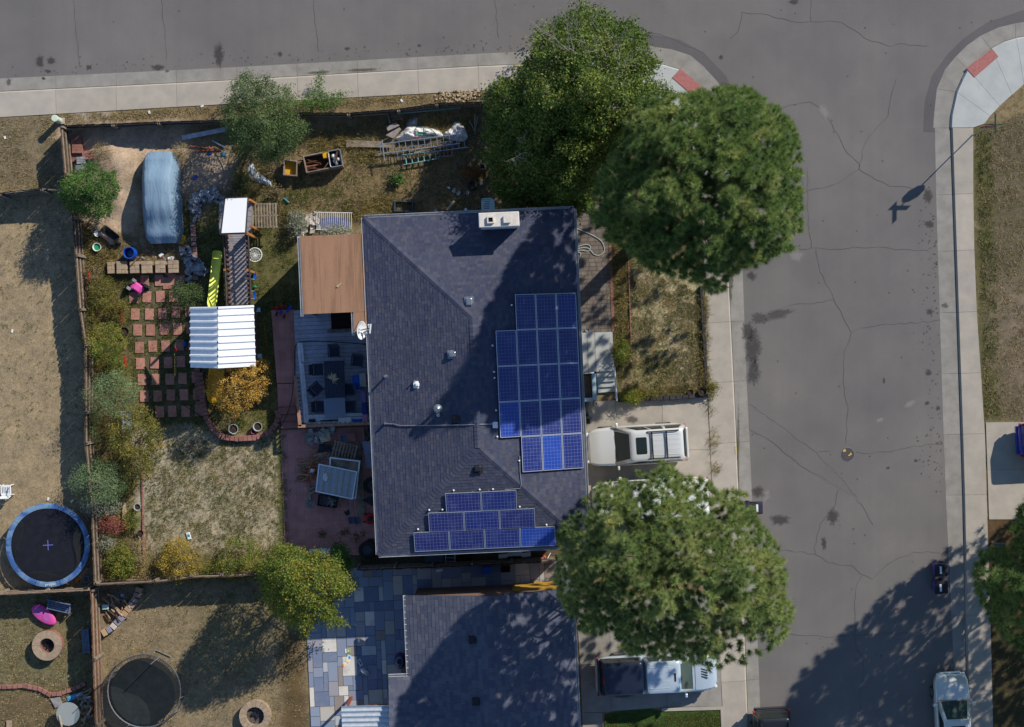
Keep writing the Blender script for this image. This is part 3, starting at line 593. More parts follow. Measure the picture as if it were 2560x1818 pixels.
# ---------------- solar panels ----------------
t = NT('solar_cells'); tc = t.n('TexCoord').outputs['Object']; sx = t.n('SeparateXYZ'); t.l(tc, sx.inputs[0])
def gridline(ax, pitch, w):
    f = t.math('FRACT', t.math('ADD', t.math('DIVIDE', sx.outputs[ax], pitch), 100.5)); d = t.math('ABSOLUTE', t.math('SUBTRACT', f, .5)); return t.math('GREATER_THAN', d, .5 - w)
cells = t.math('MAXIMUM', gridline(0, .158, .035), gridline(1, .158, .035)); bus = gridline(0, .0527, .05)
oi = t.n('ObjectInfo'); colp = t.ramp(oi.outputs['Random'], [(0, C(30, 38, 98)), (.5, C(24, 42, 112)), (.84, C(34, 40, 100)), (.9, C(26, 64, 156)), (1, C(26, 66, 160))])  # random brighter blues paint varying sky reflection into the cell colour
colp = t.mix(t.ramp(t.noise(2.2, 4, .7), [(.48, (0, 0, 0)), (.75, (.22, .22, .22))]), colp, C(110, 122, 160)); colp = t.mix(1.0, colp, t.ramp(t.noise(40, 2, .7), [(.3, (.8, .82, .85)), (.7, (1.2, 1.18, 1.15))]), 'MULTIPLY'); colp = t.mix(t.math('MULTIPLY', bus, .22), colp, C(96, 104, 140)); colp = t.mix(t.math('MULTIPLY', cells, .45), colp, C(150, 156, 180))
t.l(colp, t.b.inputs[0]); t.b.inputs['Roughness'].default_value = .14; t.b.inputs['Specular IOR Level'].default_value = .5; m_cell = t.m
m_pframe = M('panel_frame', C(196, 202, 208), rough=.35, metal=.6)
PW, PH = .985, 1.63
def panel():
    o = thing('solar_panel', '', 'solar panel', (0, 0, 0)); b = MB(); w, h = PW / 2, PH / 2
    for c, d in (((0, h - .012, 0), (PW, .024, .04)), ((0, -h + .012, 0), (PW, .024, .04)), ((w - .012, 0, 0), (.024, PH - .048, .04)), ((-w + .012, 0, 0), (.024, PH - .048, .04))): b.box(c, d)
    b.build('frame', m_pframe, o); b = MB(); b.box((0, 0, .002), (PW - .05, PH - .05, .016)); b.build('cell_sheet', m_cell, o)
    for y in (-.45, .45): b = MB(); b.box((0, y, -.07), (PW, .04, .08)); b.build('mounting_rail', m_alu, o)
    return o
proto = panel(); first = [True]
def putpanel(c, u, v, label):
    n = u.cross(v).normalized(); R = Matrix((u, v, n)).transposed()
    if first[0]: o = proto; first[0] = False; o.location = c; o['label'] = label
    else: o = dup(proto, c, 0, label)
    o['group'] = 'solar panels on the house roof'; o.rotation_euler = R.to_euler(); o.location = c + n * .13
ru = HF.w(math.cos(math.atan(SL)), 0) - HF.w(0, 0); ru.z = -math.sin(math.atan(SL)); rv = HF.w(0, 1) - HF.w(0, 0)    # down the east slope, north
ORD = ['first', 'second', 'third', 'fourth', 'fifth']
xE, yE, zE = onroof(1433, 732, .13); yT = yE
for r_, (c0_, nn) in enumerate(((1, 3), (0, 4), (0, 4), (0, 4), (1, 3))):
    for k in range(nn):
        col_ = c0_ + k; d = (3 - col_) * 1.01 + .5 + .12 / math.cos(.32); e0 = HF.w(HW, yT - (r_ + .5) * 1.645 - .0, ZE)
        putpanel(e0 - ru * d, ru, rv, f'solar panel on the east slope, {ORD[r_]} row from chimney, {ORD[k]} from ridge')
su = HF.w(1, 0) - HF.w(0, 0); sv = HF.w(0, -math.cos(math.atan(SL))) - HF.w(0, 0); sv.z = -math.sin(math.atan(SL))   # along, down the south slope
for r_, (pl, pt, nn) in enumerate((((1112, 1231), 0, 2), ((1069.5, 1280), 0, 3), ((1033, 1329), 0, 4))):
    x, y, z = onroof(*pl, .13); x0 = x
    for k in range(nn):
        c = HF.w(x0 + .83 + k * 1.655, y, z) + sv * .5
        putpanel(c, sv, su, f'dark sideways solar panel on the south slope, {("top", "middle", "bottom")[r_]} row, {ORD[k]} from the left')

# ---------------- flat brown porch roof west of the house ----------------
porch = thing('porch_roof', 'flat brown roll-roofing porch cover beside the shingled roof', 'porch roof', W(835, 690, 0), ang)
t = NT('brown_roll_roofing'); mpp = t.n('Mapping', i_Scale=(3.2, .25, 1), i_Rotation=(0, 0, .05)); t.l(t.pos(), mpp.inputs[0]); cr = t.ramp(t.noise(1.0, 4, .7, mpp.outputs[0]), [(.3, C(122, 92, 70)), (.5, C(150, 114, 88)), (.7, C(158, 120, 92))])
cr = t.mix(1.0, cr, t.ramp(t.noise(60, 3, .8), [(.3, (.72, .72, .72)), (.7, (1.25, 1.25, 1.25))]), 'MULTIPLY'); t.l(cr, t.b.inputs[0]); t.b.inputs['Roughness'].default_value = .95; m_roll = t.m
ZP = 4.34
PF = Frame(porch.location, ang); sx0, sy0 = PF.l(W(750, 591, ZP)); sx1, sy1 = PF.l(W(917, 779, ZP)); seams = [sx0] + [PF.l(W(px, 680, ZP))[0] for px in (800, 848, 889)] + [sx1 - .02]
for a, c in zip(seams, seams[1:]): b = MB(); yb = sy1 if c < seams[-1] - .01 else sy1; b.box(((a + c) / 2, (sy0 + yb) / 2, ZP + random.uniform(.0, .008)), (c - a - .006, sy0 - yb, .03)); b.build('roofing_strip', m_roll, porch)
a_, b0 = PF.l(W(884, 781, ZP)); c_, d0 = PF.l(W(920, 832, ZP)); b = MB(); b.box(((a_ + c_) / 2, (b0 + d0) / 2, ZP - .002), (c_ - a_, b0 - d0, .026)); b.build('roofing_strip', m_roll, porch)
b = MB(); b.box(((sx0 + sx1) / 2, (sy0 + sy1) / 2, ZP - .1), (sx1 - sx0 - .04, sy0 - sy1 - .04, .16)); b.box(((a_ + c_) / 2, (b0 + d0) / 2, ZP - .1), (c_ - a_ - .04, b0 - d0, .16)); b.build('roof_frame', m_woodd, porch)
for gx0, gy0, gy1 in ((sx0 - .07, sy0, sy1 - .1), (a_ - .06, b0, d0 - .12)):
    b = MB(); L = gy0 - gy1; ym = (gy0 + gy1) / 2; b.box((gx0, ym, ZP - .1), (.1, L, .012)); b.box((gx0 - .05, ym, ZP - .05), (.014, L, .11)); b.box((gx0 + .05, ym, ZP - .05), (.014, L, .11)); b.build('gutter', m_gutter, porch)
for x, y in ((sx0 + .1, sy0 - .1), (sx0 + .1, sy1 + .1), (a_ + .1, d0 + .1)): b = MB(); b.box((x, y, ZP / 2 - .05), (.1, .1, ZP - .1)); b.build('post', m_wood, porch)
b = MB(); b.box(((sx0 + sx1) / 2, sy0 - .2, ZP / 2 - .08), (sx1 - sx0 - .1, .1, ZP - .2)); b.box((sx0 + .12, (sy0 + sy1) / 2, ZP / 2 - .08), (.1, sy0 - sy1 - .5, ZP - .2)); b.build('wall', m_siding, porch)
t_ = MB(); q = W(848, 713, ZP + .02); t_.box((q.x, q.y, ZP + .05), (.28, .05, .05), .7); t_.box((q.x - .06, q.y - .05, ZP + .045), (.1, .07, .05), .7)
T(t_.build('wood_scrap', m_board, world=True), 'small pale wood scrap lying on the brown porch roof', 'scrap')

# ---------------- satellite dish ----------------
dish = thing('satellite_dish', 'white satellite dish on the corner of the brown porch roof', 'satellite dish', W(918, 822, 4.2)); D0 = dish.location
dn = Vector((.9, -.06, .42)).normalized(); su_ = Vector((0, 1, 0)); sa = su_.cross(dn).normalized(); sb = dn.cross(sa); RD = Matrix((sa, sb, dn)).transposed()
dc = W(899, 826, 4.85) - D0; b = MB(); prof = [(.02, .0)] + [(.43 * k / 6, .11 * (k / 6) ** 2) for k in range(1, 7)] + [(.43, .125), (.40, .10), (.2, .015), (.02, -.02)]
b.lathe(prof, dc, 28, R=RD); b.build('reflector', m_white, dish, smooth=True)
lg = MB(); lg.box(dc + RD @ Vector((-.12, .05, .055)), (.06, .05, .012), R=RD); lg.box(dc + RD @ Vector((-.13, -.1, .06)), (.05, .12, .012), R=RD); lg.build('printed_mark', M('dish_print', C(60, 62, 70), rough=.6), dish)
lf = W(926, 822, 5.1) - D0; b = MB(); b.tube([dc + RD @ Vector((.3, -.1, 0)), lf], .025, 8); b.build('feed_arm', m_alu, dish)
b = MB(); b.box(lf, (.06, .44, .09), -.1); b.box(lf + Vector((-.08, .18, 0)), (.08, .07, .07)); b.box(lf + Vector((-.07, .08, 0)), (.06, .05, .06)); b.build('feed_horn', m_white, dish)
b = MB(); b.tube([(0, 0, -.3), (0, 0, .35), dc - dn * .04], .03, 8); b.tube([W(898, 796, 4.2) - D0, dc - dn * .05], .014, 5); b.build('mast', m_metal, dish)
b = MB(); b.lathe([(.02, -.06), (.09, -.05), (.11, 0), (.09, .06), (.02, .08)], W(914, 834, 4.55) - D0, 12); b.build('floodlight', m_metal, dish)

# ---------------- the house to the south ----------------
NZ = 2.45; n0 = W(1014, 1489, NZ); NF = Frame(n0, ang); NWd = 8.05; NL = 14.0
nb = thing('neighbour_house', 'brick house with a shaded grey shingle roof at the bottom edge', 'house', NF.w(NWd / 2, -6, 0), ang)
hr = NZ + SL * NWd / 2; v0, yv = 3.9, 3.9 + NWd / 2
A_ = NF.w(0, 0, NZ); B_ = NF.w(0, -v0, NZ); V_ = NF.w(NWd / 2, -yv, hr); RA = NF.w(NWd / 2, 0, hr); RB = NF.w(NWd / 2, -NL, hr); EA = NF.w(NWd, 0, NZ); EB = NF.w(NWd, -NL, NZ); Wa = NF.w(-1.0, -v0, NZ); Wb = NF.w(-1.0, -yv, hr)
b = MB(); b.add([A_, B_, V_, RA, RB, EA, EB, Wa, Wb], [(0, 1, 2, 3), (5, 3, 4, 6), (1, 7, 8, 2)]); b.add([p - Vector((0, 0, .12)) for p in (A_, B_, V_, RA, RB, EA, EB, Wa, Wb)], [(3, 2, 1, 0), (6, 4, 3, 5), (2, 8, 7, 1)])
nroof = b.build('roof', bpy.data.materials['roof_deck_felt'], nb, world=True)
lay(nroof, [t for t in tabs([A_, B_, V_, RA], .19, .26, .42) + tabs([EB, EA, RA, RB], .19, .26, .42) + tabs([B_, Wa, Wb, V_], .19, .26, .42)], m_shing2, 300)
caps(nroof, V_, RA, SL, m_shing2, capmesh(m_shing2, .035))
for a, c, o in ((A_, B_, (-1, 0)), (EB, EA, (1, 0)), (B_, Wa, (0, 1))): gutter(nb, a, c, NF.w(*o) - NF.w(0, 0), m_gutter, NZ)
t = NT('brown_brick'); br = t.n('TexBrick', i_Scale=1.0); br.inputs['Color1'].default_value = C(122, 80, 62); br.inputs['Color2'].default_value = C(98, 66, 54); br.inputs['Mortar'].default_value = C(140, 128, 116); br.inputs['Mortar Size'].default_value = .012; br.inputs['Brick Width'].default_value = .22; br.inputs['Row Height'].default_value = .08
s_ = t.n('SeparateXYZ'); cb = t.n('CombineXYZ'); t.l(t.pos(), s_.inputs[0]); t.l(t.math('ADD', s_.outputs[0], s_.outputs[1]), cb.inputs[0]); t.l(s_.outputs[2], cb.inputs[1]); t.l(cb.outputs[0], br.inputs['Vector']); t.l(br.outputs[0], t.b.inputs[0]); t.b.inputs['Roughness'].default_value = .9; m_brk = t.m
b = MB(); q = [NF.w(x, y) for x, y in ((.4, -.06), (NWd - .4, -.06), (NWd - .4, -NL + .3), (.4, -NL + .3))]; b.prism(q, 0, NZ - .02); b.prism([NF.w(-.6, -v0 - .4), NF.w(.5, -v0 - .4), NF.w(.5, -NL), NF.w(-.6, -NL)], 0, NZ - .05)
g1, g2, g3 = NF.w(.4, -.06, NZ - .03), NF.w(NWd - .4, -.06, NZ - .03), NF.w(NWd / 2, -.06, hr - .16); bk = NF.w(0, -.2) - NF.w(0, 0); b.add([g1, g2, g3, g1 + bk, g2 + bk, g3 + bk], [(1, 0, 2), (3, 4, 5)]); b.build('wall', m_brk, nb, world=True)
b = MB(); b.prism([W2(1281, 1468, 1.2), W2(1392, 1460, 1.2), W2(1392, 1466, 1.2), W2(1281, 1473, 1.2)], .1, 2.1); b.build('painted_panel', M('yellow_wall_panel', C(190, 150, 60), C(170, 132, 54), 3, .8), nb, world=True)
for px, py, wv in ((1180, 1601, .36), (1189, 1755, .36)):
    zz_ = NZ + SL * (NF.l(W(px, py, 3.6))[0]); p = W(px, py, zz_ + .15); b = MB(); b.bevbox((p.x, p.y, zz_ + .05), (wv, wv, .22), .03, ang); b.build('roof_vent', m_black, nb, world=True)
b = MB()
for k in range(12): p = NF.w(-.07, -.2 - k * .3, NZ); b.box((p.x, p.y, NZ - .0), (.13, .02, .012), ang)
b.build('gutter_hanger', m_white, nb, world=True)
p0 = W(855, 1766, 2.4); cov = thing('patio_cover', 'corrugated white metal patio cover beside the neighbouring roof', 'patio cover', (p0.x, p0.y, 0), ang)
m_corr = M('corrugated_metal', C(198, 206, 212), C(180, 188, 196), 5, .45, metal=.3)
def corrugated(x0, x1, y0, y1, z0, z1, pitch, amp, n=10):   # waves run along x, stepping down y
    b = MB(); ny = int(abs(y1 - y0) / pitch * n); wv = lambda v: amp * max(-.45, math.cos(2 * math.pi * v))
    b.grid(8, ny, lambda u, v: (x0 + (x1 - x0) * u, y0 + (y1 - y0) * v, z0 + (z1 - z0) * u + wv(v * abs(y1 - y0) / pitch))); return b
corrugated(-.05, 2.42, 0, -3.2, 2.32, 2.55, .25, .045).build('metal_sheet', m_corr, cov, smooth=True)
for x in (.1,): b = MB(); b.box((x + .1, -.12, 1.12), (.1, .1, 2.24)); b.build('post', M('red_brown_post', C(150, 70, 46), rough=.8), cov); b = MB(); b.box((1.2, -.1, 2.2), (2.3, .09, .12)); b.build('beam', m_cedar, cov)
# ---------------- driveways, walks, patios ----------------
def slabs(name, quads, mat, z=.02, gap=.014, pname='slab'):
    root = thing(name, None, None, W(*quads[0][0])); T(root, kind='structure')
    for q in quads:
        p = [Vector(W(*c)) for c in q]; c = sum(p, Vector()) / len(p)
        p = [v + (c - v).normalized() * gap * .8 for v in p]; MB().prism([v[:2] for v in p], -.08, z).build(pname, mat, root, world=True)
    return root
drive = slabs('driveway', [[(1452, 1006), (1539, 1000), (1541, 1128), (1457, 1132)], [(1539, 1000), (1655, 996), (1657, 1126), (1541, 1128)], [(1655, 996), (1768, 993), (1775, 1124), (1657, 1126)],
  [(1457, 1132), (1541, 1128), (1545, 1256), (1463, 1260)], [(1541, 1128), (1657, 1126), (1660, 1254), (1545, 1256)], [(1657, 1126), (1775, 1124), (1781, 1250), (1660, 1254)],
  [(1463, 1260), (1545, 1256), (1550, 1392), (1472, 1396)], [(1545, 1256), (1660, 1254), (1664, 1388), (1550, 1392)], [(1660, 1254), (1781, 1250), (1788, 1384), (1664, 1388)]], m_conc)
drive2 = slabs('south_driveway', [[(1440, 1500), (1523, 1497), (1526, 1660), (1450, 1662)], [(1523, 1497), (1663, 1492), (1666, 1657), (1526, 1660)], [(1663, 1492), (1794, 1488), (1801, 1653), (1666, 1657)],
  [(1450, 1662), (1526, 1660), (1528, 1780), (1455, 1782)], [(1526, 1660), (1666, 1657), (1668, 1768), (1528, 1778)], [(1666, 1657), (1801, 1653), (1805, 1766), (1668, 1768)], [(1455, 1782), (1506, 1781), (1508, 1900), (1460, 1900)]], m_gut)
MB().prism([W2(*p) for p in [(1654, 1770), (1806, 1766), (1812, 1900), (1806, 1900), (1801, 1774), (1654, 1778)]], -.05, .06).build('edging', m_conc, drive2, world=True)
stain(drive2, 1555, 1740, 26, 6, .026, m_stain); stain(drive, 1580, 1050, 20, 12, .026, m_stain); stain(drive2, 1480, 1714, 10, 4, .026, m_chalk)
drive3 = slabs('east_driveway', [[(2464, 1056), (2700, 1054), (2702, 1174), (2468, 1175)], [(2468, 1175), (2702, 1174), (2705, 1298), (2472, 1299)]], m_conc)
# front walk of grey pavers beside the house
fw = thing('front_walk', None, None, W(1485, 690)); T(fw, kind='structure')
m_pav = M('grey_paver', C(122, 112, 104), C(104, 96, 90), 3, .92, var=.13, speck=.07, bump=.2, bscale=60)
PFw = Frame(W(1437, 520)[:2], ang); out = []
poly = [PFw.l(W(*p)) for p in ((1437, 470), (1521, 466), (1531, 831), (1447, 833))]; cp = ccw(poly)
MB().sheet([W2(*p) for p in ((1430, 460), (1523, 458), (1533, 832), (1440, 835))], .004).build('sand_bed', M('paver_sand', C(88, 80, 72), rough=.95), fw, world=True)
y = .98
while y > -6.6:
    x = -.3 if int(y * 1000) % 2 else -.15; x = random.uniform(-.3, 0)
    while x < 2.1:
        w_ = random.choice((.2, .3, .3, .4)); c = clipconvex([(x + .008, y - .2), (x + w_ - .008, y - .2), (x + w_ - .008, y - .008), (x + .008, y - .008)], cp)
        if c: out.append(c)
        x += w_
    y -= .208
for c in out:
    q = [PFw.w(*p) for p in c]; o = sum(q, Vector()) / len(q); dz = random.uniform(-.003, .004); MB().prism([(v - o)[:2] for v in q], -.02, .024 + dz, bottom=False).build('paver', m_pav, fw).location = (o - fw.location)
for px in (1524,): MB().prism([W2(1520, 560), W2(1527, 560), W2(1537, 831), W2(1530, 831)], 0, .05).build('edging', m_brick, fw, world=True)
# concrete landing and steps
land = thing('landing', None, None, W(1490, 880)); T(land, kind='structure')
MB().prism([W2(*p, .5) for p in ((1449, 832), (1531, 830), (1536, 927), (1453, 931))], .0, .52).build('platform', m_concN, land, world=True)
for k in range(4): MB().prism([W2(*p, .4 - .1 * k) for p in ((1491 + k, 929 + k * 13), (1536 + k, 926 + k * 13), (1537 + k, 940 + k * 13), (1492 + k, 943 + k * 13))], .0, .42 - .1 * k).build('step', m_concN, land, world=True)
for x in (1468, 1487): MB().ribbon([W2(x, 834, .52), W2(x + 3, 929, .52)], .03, .525).build('joint', m_gut, land, world=True)
b = MB(); b.tube([W(1536, 918, 1.35), W(1542, 1002, .95)], .04, 8); rl = b.build('handrail', m_white, land, world=True)
for px, py, z in ((1537, 925, 1.3), (1541, 995, .98)): b = MB(); p = W(px, py, z); b.box((p.x, p.y, z / 2), (.05, .05, z)); b.build('post', m_white, rl, world=True)
b = MB(); p = W(1468, 933, 1.4); b.box((p.x, p.y, 1.38), (.66, .06, .06), .07); b.build('rail', m_white, land, world=True)
# neighbour lawn by the second drive
m_lawn = M('green_lawn', C(64, 88, 34), C(44, 68, 26), 3, .95, speck=.3, spscale=40, bump=.8, bscale=40, bdist=.05)
T(MB().sheet([W2(*p) for p in ((1512, 1786), (1540, 1780), (1620, 1772), (1654, 1779), (1800, 1776), (1806, 1990), (1512, 1990))], .012).build('green_lawn', m_lawn, world=True), kind='structure')
# red tile patio, red path, steps
m_tile = M('red_patio_tile', C(190, 136, 128), C(168, 118, 112), 1.4, .85, var=.07, speck=.05)
def tiles(name, poly, z, size, mat, fr, zb=-.05):
    root = thing(name, None, None, W(*poly[0])); T(root, kind='structure'); q = ccw([fr.l(W(*p, z)) for p in poly]); xs_, ys_ = [p[0] for p in q], [p[1] for p in q]
    MB().prism([fr.w(*p)[:2] for p in q], zb, z - .012).build('bed', M('mortar_bed', C(164, 116, 110), rough=.95), root, world=True); n = 0
    y = min(ys_)
    while y < max(ys_):
        x = min(xs_)
        while x < max(xs_):
            r = [(x + .004, y + .004), (x + size - .004, y + .004), (x + size - .004, y + size - .004), (x + .004, y + size - .004)]
            if len(q) == 4: c = clipconvex(r, q)
            else: c = r if all(pip(np.array(r), q)) else []
            if c: v = [fr.w(*p) for p in c]; o = sum(v, Vector()) / len(v); MB().prism([(p - o)[:2] for p in v], z - .02, z, bottom=False).build('tile', mat, root).location = (o.x - root.location.x, o.y - root.location.y, 0); n += 1
            x += size
        y += size
    return root
tiles('red_patio', [(701, 1075), (938, 1066), (950, 1386), (713, 1394)], .02, .355, m_tile, HF); tiles('red_path', [(678, 776), (735, 774), (741, 957), (692, 958)], .14, .31, m_tile, HF)
tiles('red_step', [(693, 960), (740, 959), (742, 1017), (695, 1018)], .1, .31, m_tile, HF)
stp = thing('brick_steps', 'three red brick steps between the path and the deck corner', 'steps', W(720, 1045))
for k in range(3): MB().prism([W2(*p, .08) for p in ((697 + k * 3, 1019 + 18 * k), (741 + k, 1017 + 18 * k), (742 + k, 1034 + 18 * k), (699 + k * 3, 1036 + 18 * k))], 0, .3 - .08 * k).build('step', m_brick, stp, world=True)
# flagstones of the southern patio
flag = thing('flagstone_patio', None, None, W(880, 1650)); T(flag, kind='structure')
m_flag = M('flagstone', None, C(138, 142, 150), 2.2, .8, pal=[C(134, 146, 166), C(180, 175, 167), C(112, 124, 148), C(162, 160, 160), C(126, 136, 158), C(206, 202, 194), C(106, 118, 142), C(150, 148, 156), C(134, 144, 164), C(172, 176, 180), C(140, 130, 124), C(124, 136, 154)], lo=.5, hi=.95, bump=.3, bscale=12, speck=.05)
FFr = Frame(W(760, 1425)[:2], ang); un = .245; gw, gh = 55, 37; occ = [[False] * gw for _ in range(gh)]
inL = lambda i, j: (j < 6 and i >= 3) or i < 22
MB().sheet([FFr.w(*p)[:2] for p in ((0, 0), (13.3, 0), (13.3, -1.5), (5.4, -1.5), (5.4, -9), (0, -9))], .004).build('mortar', M('flag_mortar', C(120, 114, 106), rough=.95), flag, world=True)
for j in range(gh):
    for i in range(gw):
        if occ[j][i] or not inL(i, j): continue
        w_, h_ = random.choice([(2, 2), (3, 2), (2, 3), (3, 3), (4, 2), (2, 4), (1, 2), (2, 1), (4, 3), (3, 4), (2, 2)])
        while w_ > 1 and any(i + a >= gw or occ[j][i + a] or not inL(i + a, j) for a in range(w_)): w_ -= 1
        while h_ > 1 and (j + h_ > gh or any(occ[j + c][i + a] or not inL(i + a, j + c) for c in range(h_) for a in range(w_))): h_ -= 1
        for c in range(h_):
            for a in range(w_): occ[j + c][i + a] = True
        x0, y0, g = i * un, -j * un, .012; jt = lambda: random.uniform(-.006, .006)
        v = [FFr.w(x0 + g + jt(), y0 - g + jt()), FFr.w(x0 + w_ * un - g + jt(), y0 - g + jt()), FFr.w(x0 + w_ * un - g + jt(), y0 - h_ * un + g + jt()), FFr.w(x0 + g + jt(), y0 - h_ * un + g + jt())]
        o = sum(v, Vector()) / 4
        if o.y < W(0, 1860).y: continue
        MB().prism([(p - o)[:2] for p in v], 0, .022 + random.uniform(0, .008), bottom=False).build('flagstone', m_flag, flag).location = (o.x - flag.location.x, o.y - flag.location.y, 0)
b = MB(); b.prism([W2(*p) for p in ((1132, 1476), (1370, 1453), (1372, 1462), (1132, 1485))], 0, .18); T(b.build('concrete_ledge', m_gut, world=True), 'low grey concrete ledge along the shaded brick wall', 'ledge')
# stepping stones
m_step = M('stepping_stone_red', C(176, 126, 110), C(156, 110, 98), 5, .9, var=.14, speck=.08, bump=.2)
ss = thing('stepping_stones', None, None, W(400, 850)); T(ss, kind='structure')
for j in range(9):
    for i in range(5):
        px, py = 330 + i * 33.5 + j * 4.4, 704 + j * 41 - i * 1.6
        if (i == 4 and j in (0, 1)) or (i == 0 and j in (0, 8)) or px < 322: continue
        c = W(px + random.uniform(-1.5, 1.5), py + random.uniform(-1.5, 1.5)); b = MB(); b.bevbox((0, 0, .012), (U(21.5), U(28), .05), .008, random.uniform(-.04, .06)); b.build('paver', m_step, ss).location = (c.x - ss.location.x, c.y - ss.location.y, random.uniform(-.004, .006))
for px, py, rz in ((418, 708, .03), (452, 704, .0), (422, 672, .02)): c = W(px, py); b = MB(); b.bevbox((0, 0, .012), (U(21), U(30), .05), .008, rz); b.build('paver', m_step, ss).location = (c.x - ss.location.x, c.y - ss.location.y, 0)
# brick edging rows (each brick its own piece)
def bricks(name, label, cat, path, step, size, mat, z=.0, h=.1, close=False, kindless=False):
    P = [Vector(W2(*p, z)) for p in path]; r = thing(name, label, cat, (P[0].x, P[0].y, 0)); L = [0]
    for a, c in zip(P, P[1:]): L.append(L[-1] + (c - a).length)
    n = int(L[-1] / step); me = MB().bevbox((0, 0, h / 2), (size[0], size[1], h), .012).mesh('brick', mat)
    for k in range(n):
        s = (k + .5) * L[-1] / n; i = max(j for j in range(len(P) - 1) if L[j] <= s); f = (s - L[i]) / max(L[i + 1] - L[i], 1e-6); p = P[i].lerp(P[i + 1], f); d = P[i + 1] - P[i]
        inst(me, 'brick', r, (p.x - P[0].x, p.y - P[0].y, z + random.uniform(-.008, .008)), math.atan2(d.y, d.x) + random.uniform(-.06, .06), (random.uniform(.92, 1.05), random.uniform(.92, 1.05), 1))
    return r
bricks('brick_border', 'curved red brick border around the yellow tree bed', 'brick border', [(503, 930), (507, 970), (510, 1005), (518, 1045), (538, 1076), (558, 1092), (595, 1097), (640, 1094), (678, 1078), (692, 1060), (699, 1038), (695, 1024)], .215, (.2, .27), m_brick, .0, .28)
bricks('brick_strip', 'red paver strip beside the stepping stones under the playhouse', 'brick border', [(493, 905), (496, 1014)], .24, (.22, .28), m_brick, 0, .06)
bricks('edging_row', 'row of pinkish edging blocks left of the play tower', 'edging', [(482, 556), (488, 650), (490, 702)], .24, (.22, .26), M('pink_edging', C(150, 116, 108), C(132, 104, 98), 6, .9, var=.12), 0, .1)
bricks('wavy_edging', 'wavy row of red edging bricks in the bottom left yard', 'edging', [(-20, 1716), (20, 1717), (60, 1714), (100, 1722), (125, 1736), (150, 1734), (185, 1722), (215, 1708)], .255, (.24, .2), m_brick, 0, .12)
bricks('lawn_edging', 'thin reddish edging strip between the front bed and lawn', 'edging', [(1568, 560), (1572, 700), (1578, 880)], .3, (.29, .06), m_brick, 0, .08)
bricks('block_wall', 'black block kerb along the south end of the front lawn', 'block wall', [(1544, 1001), (1650, 996), (1768, 988)], .31, (.3, .2), m_blockd, 0, .3)
bricks('block_wall', 'black block kerb between the front lawn and the sidewalk', 'block wall', [(1752, 715), (1760, 850), (1767, 985)], .31, (.3, .16), m_blockd, 0, .18)
bricks('brick_edging', 'dull red brick edge between the flower bed and dry lawn', 'edging', [(352, 1090), (356, 1200), (358, 1330), (360, 1400)], .22, (.21, .1), m_brick, 0, .06)
# stacked tan pavers
for i, (x0, x1, yt, yb, nl) in enumerate(((268, 288, 655, 684, 6), (291, 316, 653, 684, 8), (324, 349, 654, 683, 6), (353, 378, 653, 683, 8), (388, 412, 652, 682, 7), (420, 444, 651, 682, 8))):
    zt = nl * .062; c = W((x0 + x1) / 2, (yt + yb) / 2, zt); wv, hv = U(x1 - x0), U(yb - yt); nx_ = 2; r = thing('paver_stack', f'{["leftmost", "second", "third", "fourth", "fifth", "rightmost"][i]} stack from the left of tan pavers beside the blue barrel', 'paver stack', (c.x, c.y, 0), rad(2), 'stacks of tan pavers in a row')
    me = MB().bevbox((0, 0, .03), (wv / 2 - .008, hv / 3 - .008, .06), .006).mesh('paver', m_block)
    for l in range(nl):
        for a in range(2):
            for d in range(3): inst(me, 'paver', r, ((a - .5) * wv / 2 + random.uniform(-.006, .006), (d - 1) * hv / 3 + random.uniform(-.006, .006), l * .062), random.uniform(-.02, .02))
def rubble(name, label, cat, pts, mat, size=(.22, .14, .07), n=40, spread=.25, layers=3, pn='stone'):
    P = [W(*p) for p in pts]; r = thing(name, label, cat, P[0]); ms = []
    for k in range(4):
        b = MB(); q = [random.uniform(.75, 1.15) for _ in range(8)]; a, c, d = size
        b.add([((-a, a)[i & 1] * q[i] / 2, (-c, c)[i >> 1 & 1] * q[7 - i] / 2, (0, d)[i >> 2] * q[i]) for i in range(8)], [(2, 3, 1, 0), (4, 5, 7, 6), (0, 1, 5, 4), (1, 3, 7, 5), (3, 2, 6, 7), (2, 0, 4, 6)]); ms.append(b.mesh(pn, mat))
    for k in range(n):
        s = random.random() * (len(P) - 1); i = min(int(s), len(P) - 2) if len(P) > 1 else 0; p = P[i].lerp(P[min(i + 1, len(P) - 1)], s - i) + Vector((random.gauss(0, spread), random.gauss(0, spread), 0))
        inst(random.choice(ms), pn, r, (p.x - P[0].x, p.y - P[0].y, random.randrange(layers) * size[2] * .8 + random.uniform(0, .02)), rot=(random.uniform(-.25, .25), random.uniform(-.25, .25), random.uniform(0, 6.3)))
    return r
m_gst = M('blue_grey_stone', C(150, 154, 160), C(112, 116, 124), 4, .9, var=.25, bump=.3)
rubble('stone_pile', 'curved pile of grey stones beside the white-roofed tower', 'stone pile', [(490, 535), (487, 505), (505, 488), (530, 490), (555, 495)], m_gst, (.3, .16, .09), 85, .14, 4)
rubble('stone_pile', 'heap of grey stones at the right end of the paver stacks', 'stone pile', [(465, 620), (475, 650), (470, 690), (500, 660), (505, 680)], m_gst, (.28, .15, .08), 75, .15, 4)
rubble('rubble_heap', 'pale rubble heap at the corner of the brown porch roof', 'rubble', [(760, 575), (775, 560), (780, 545)], M('pale_rubble', C(196, 188, 176), C(160, 154, 146), 5, .9, var=.2), (.2, .17, .1), 55, .2, 3)
rubble('rock_pile', 'pile of grey rocks below the deck rail', 'rock pile', [(770, 1085), (800, 1078), (840, 1074)], m_stone, (.24, .2, .16), 45, .18, 3)

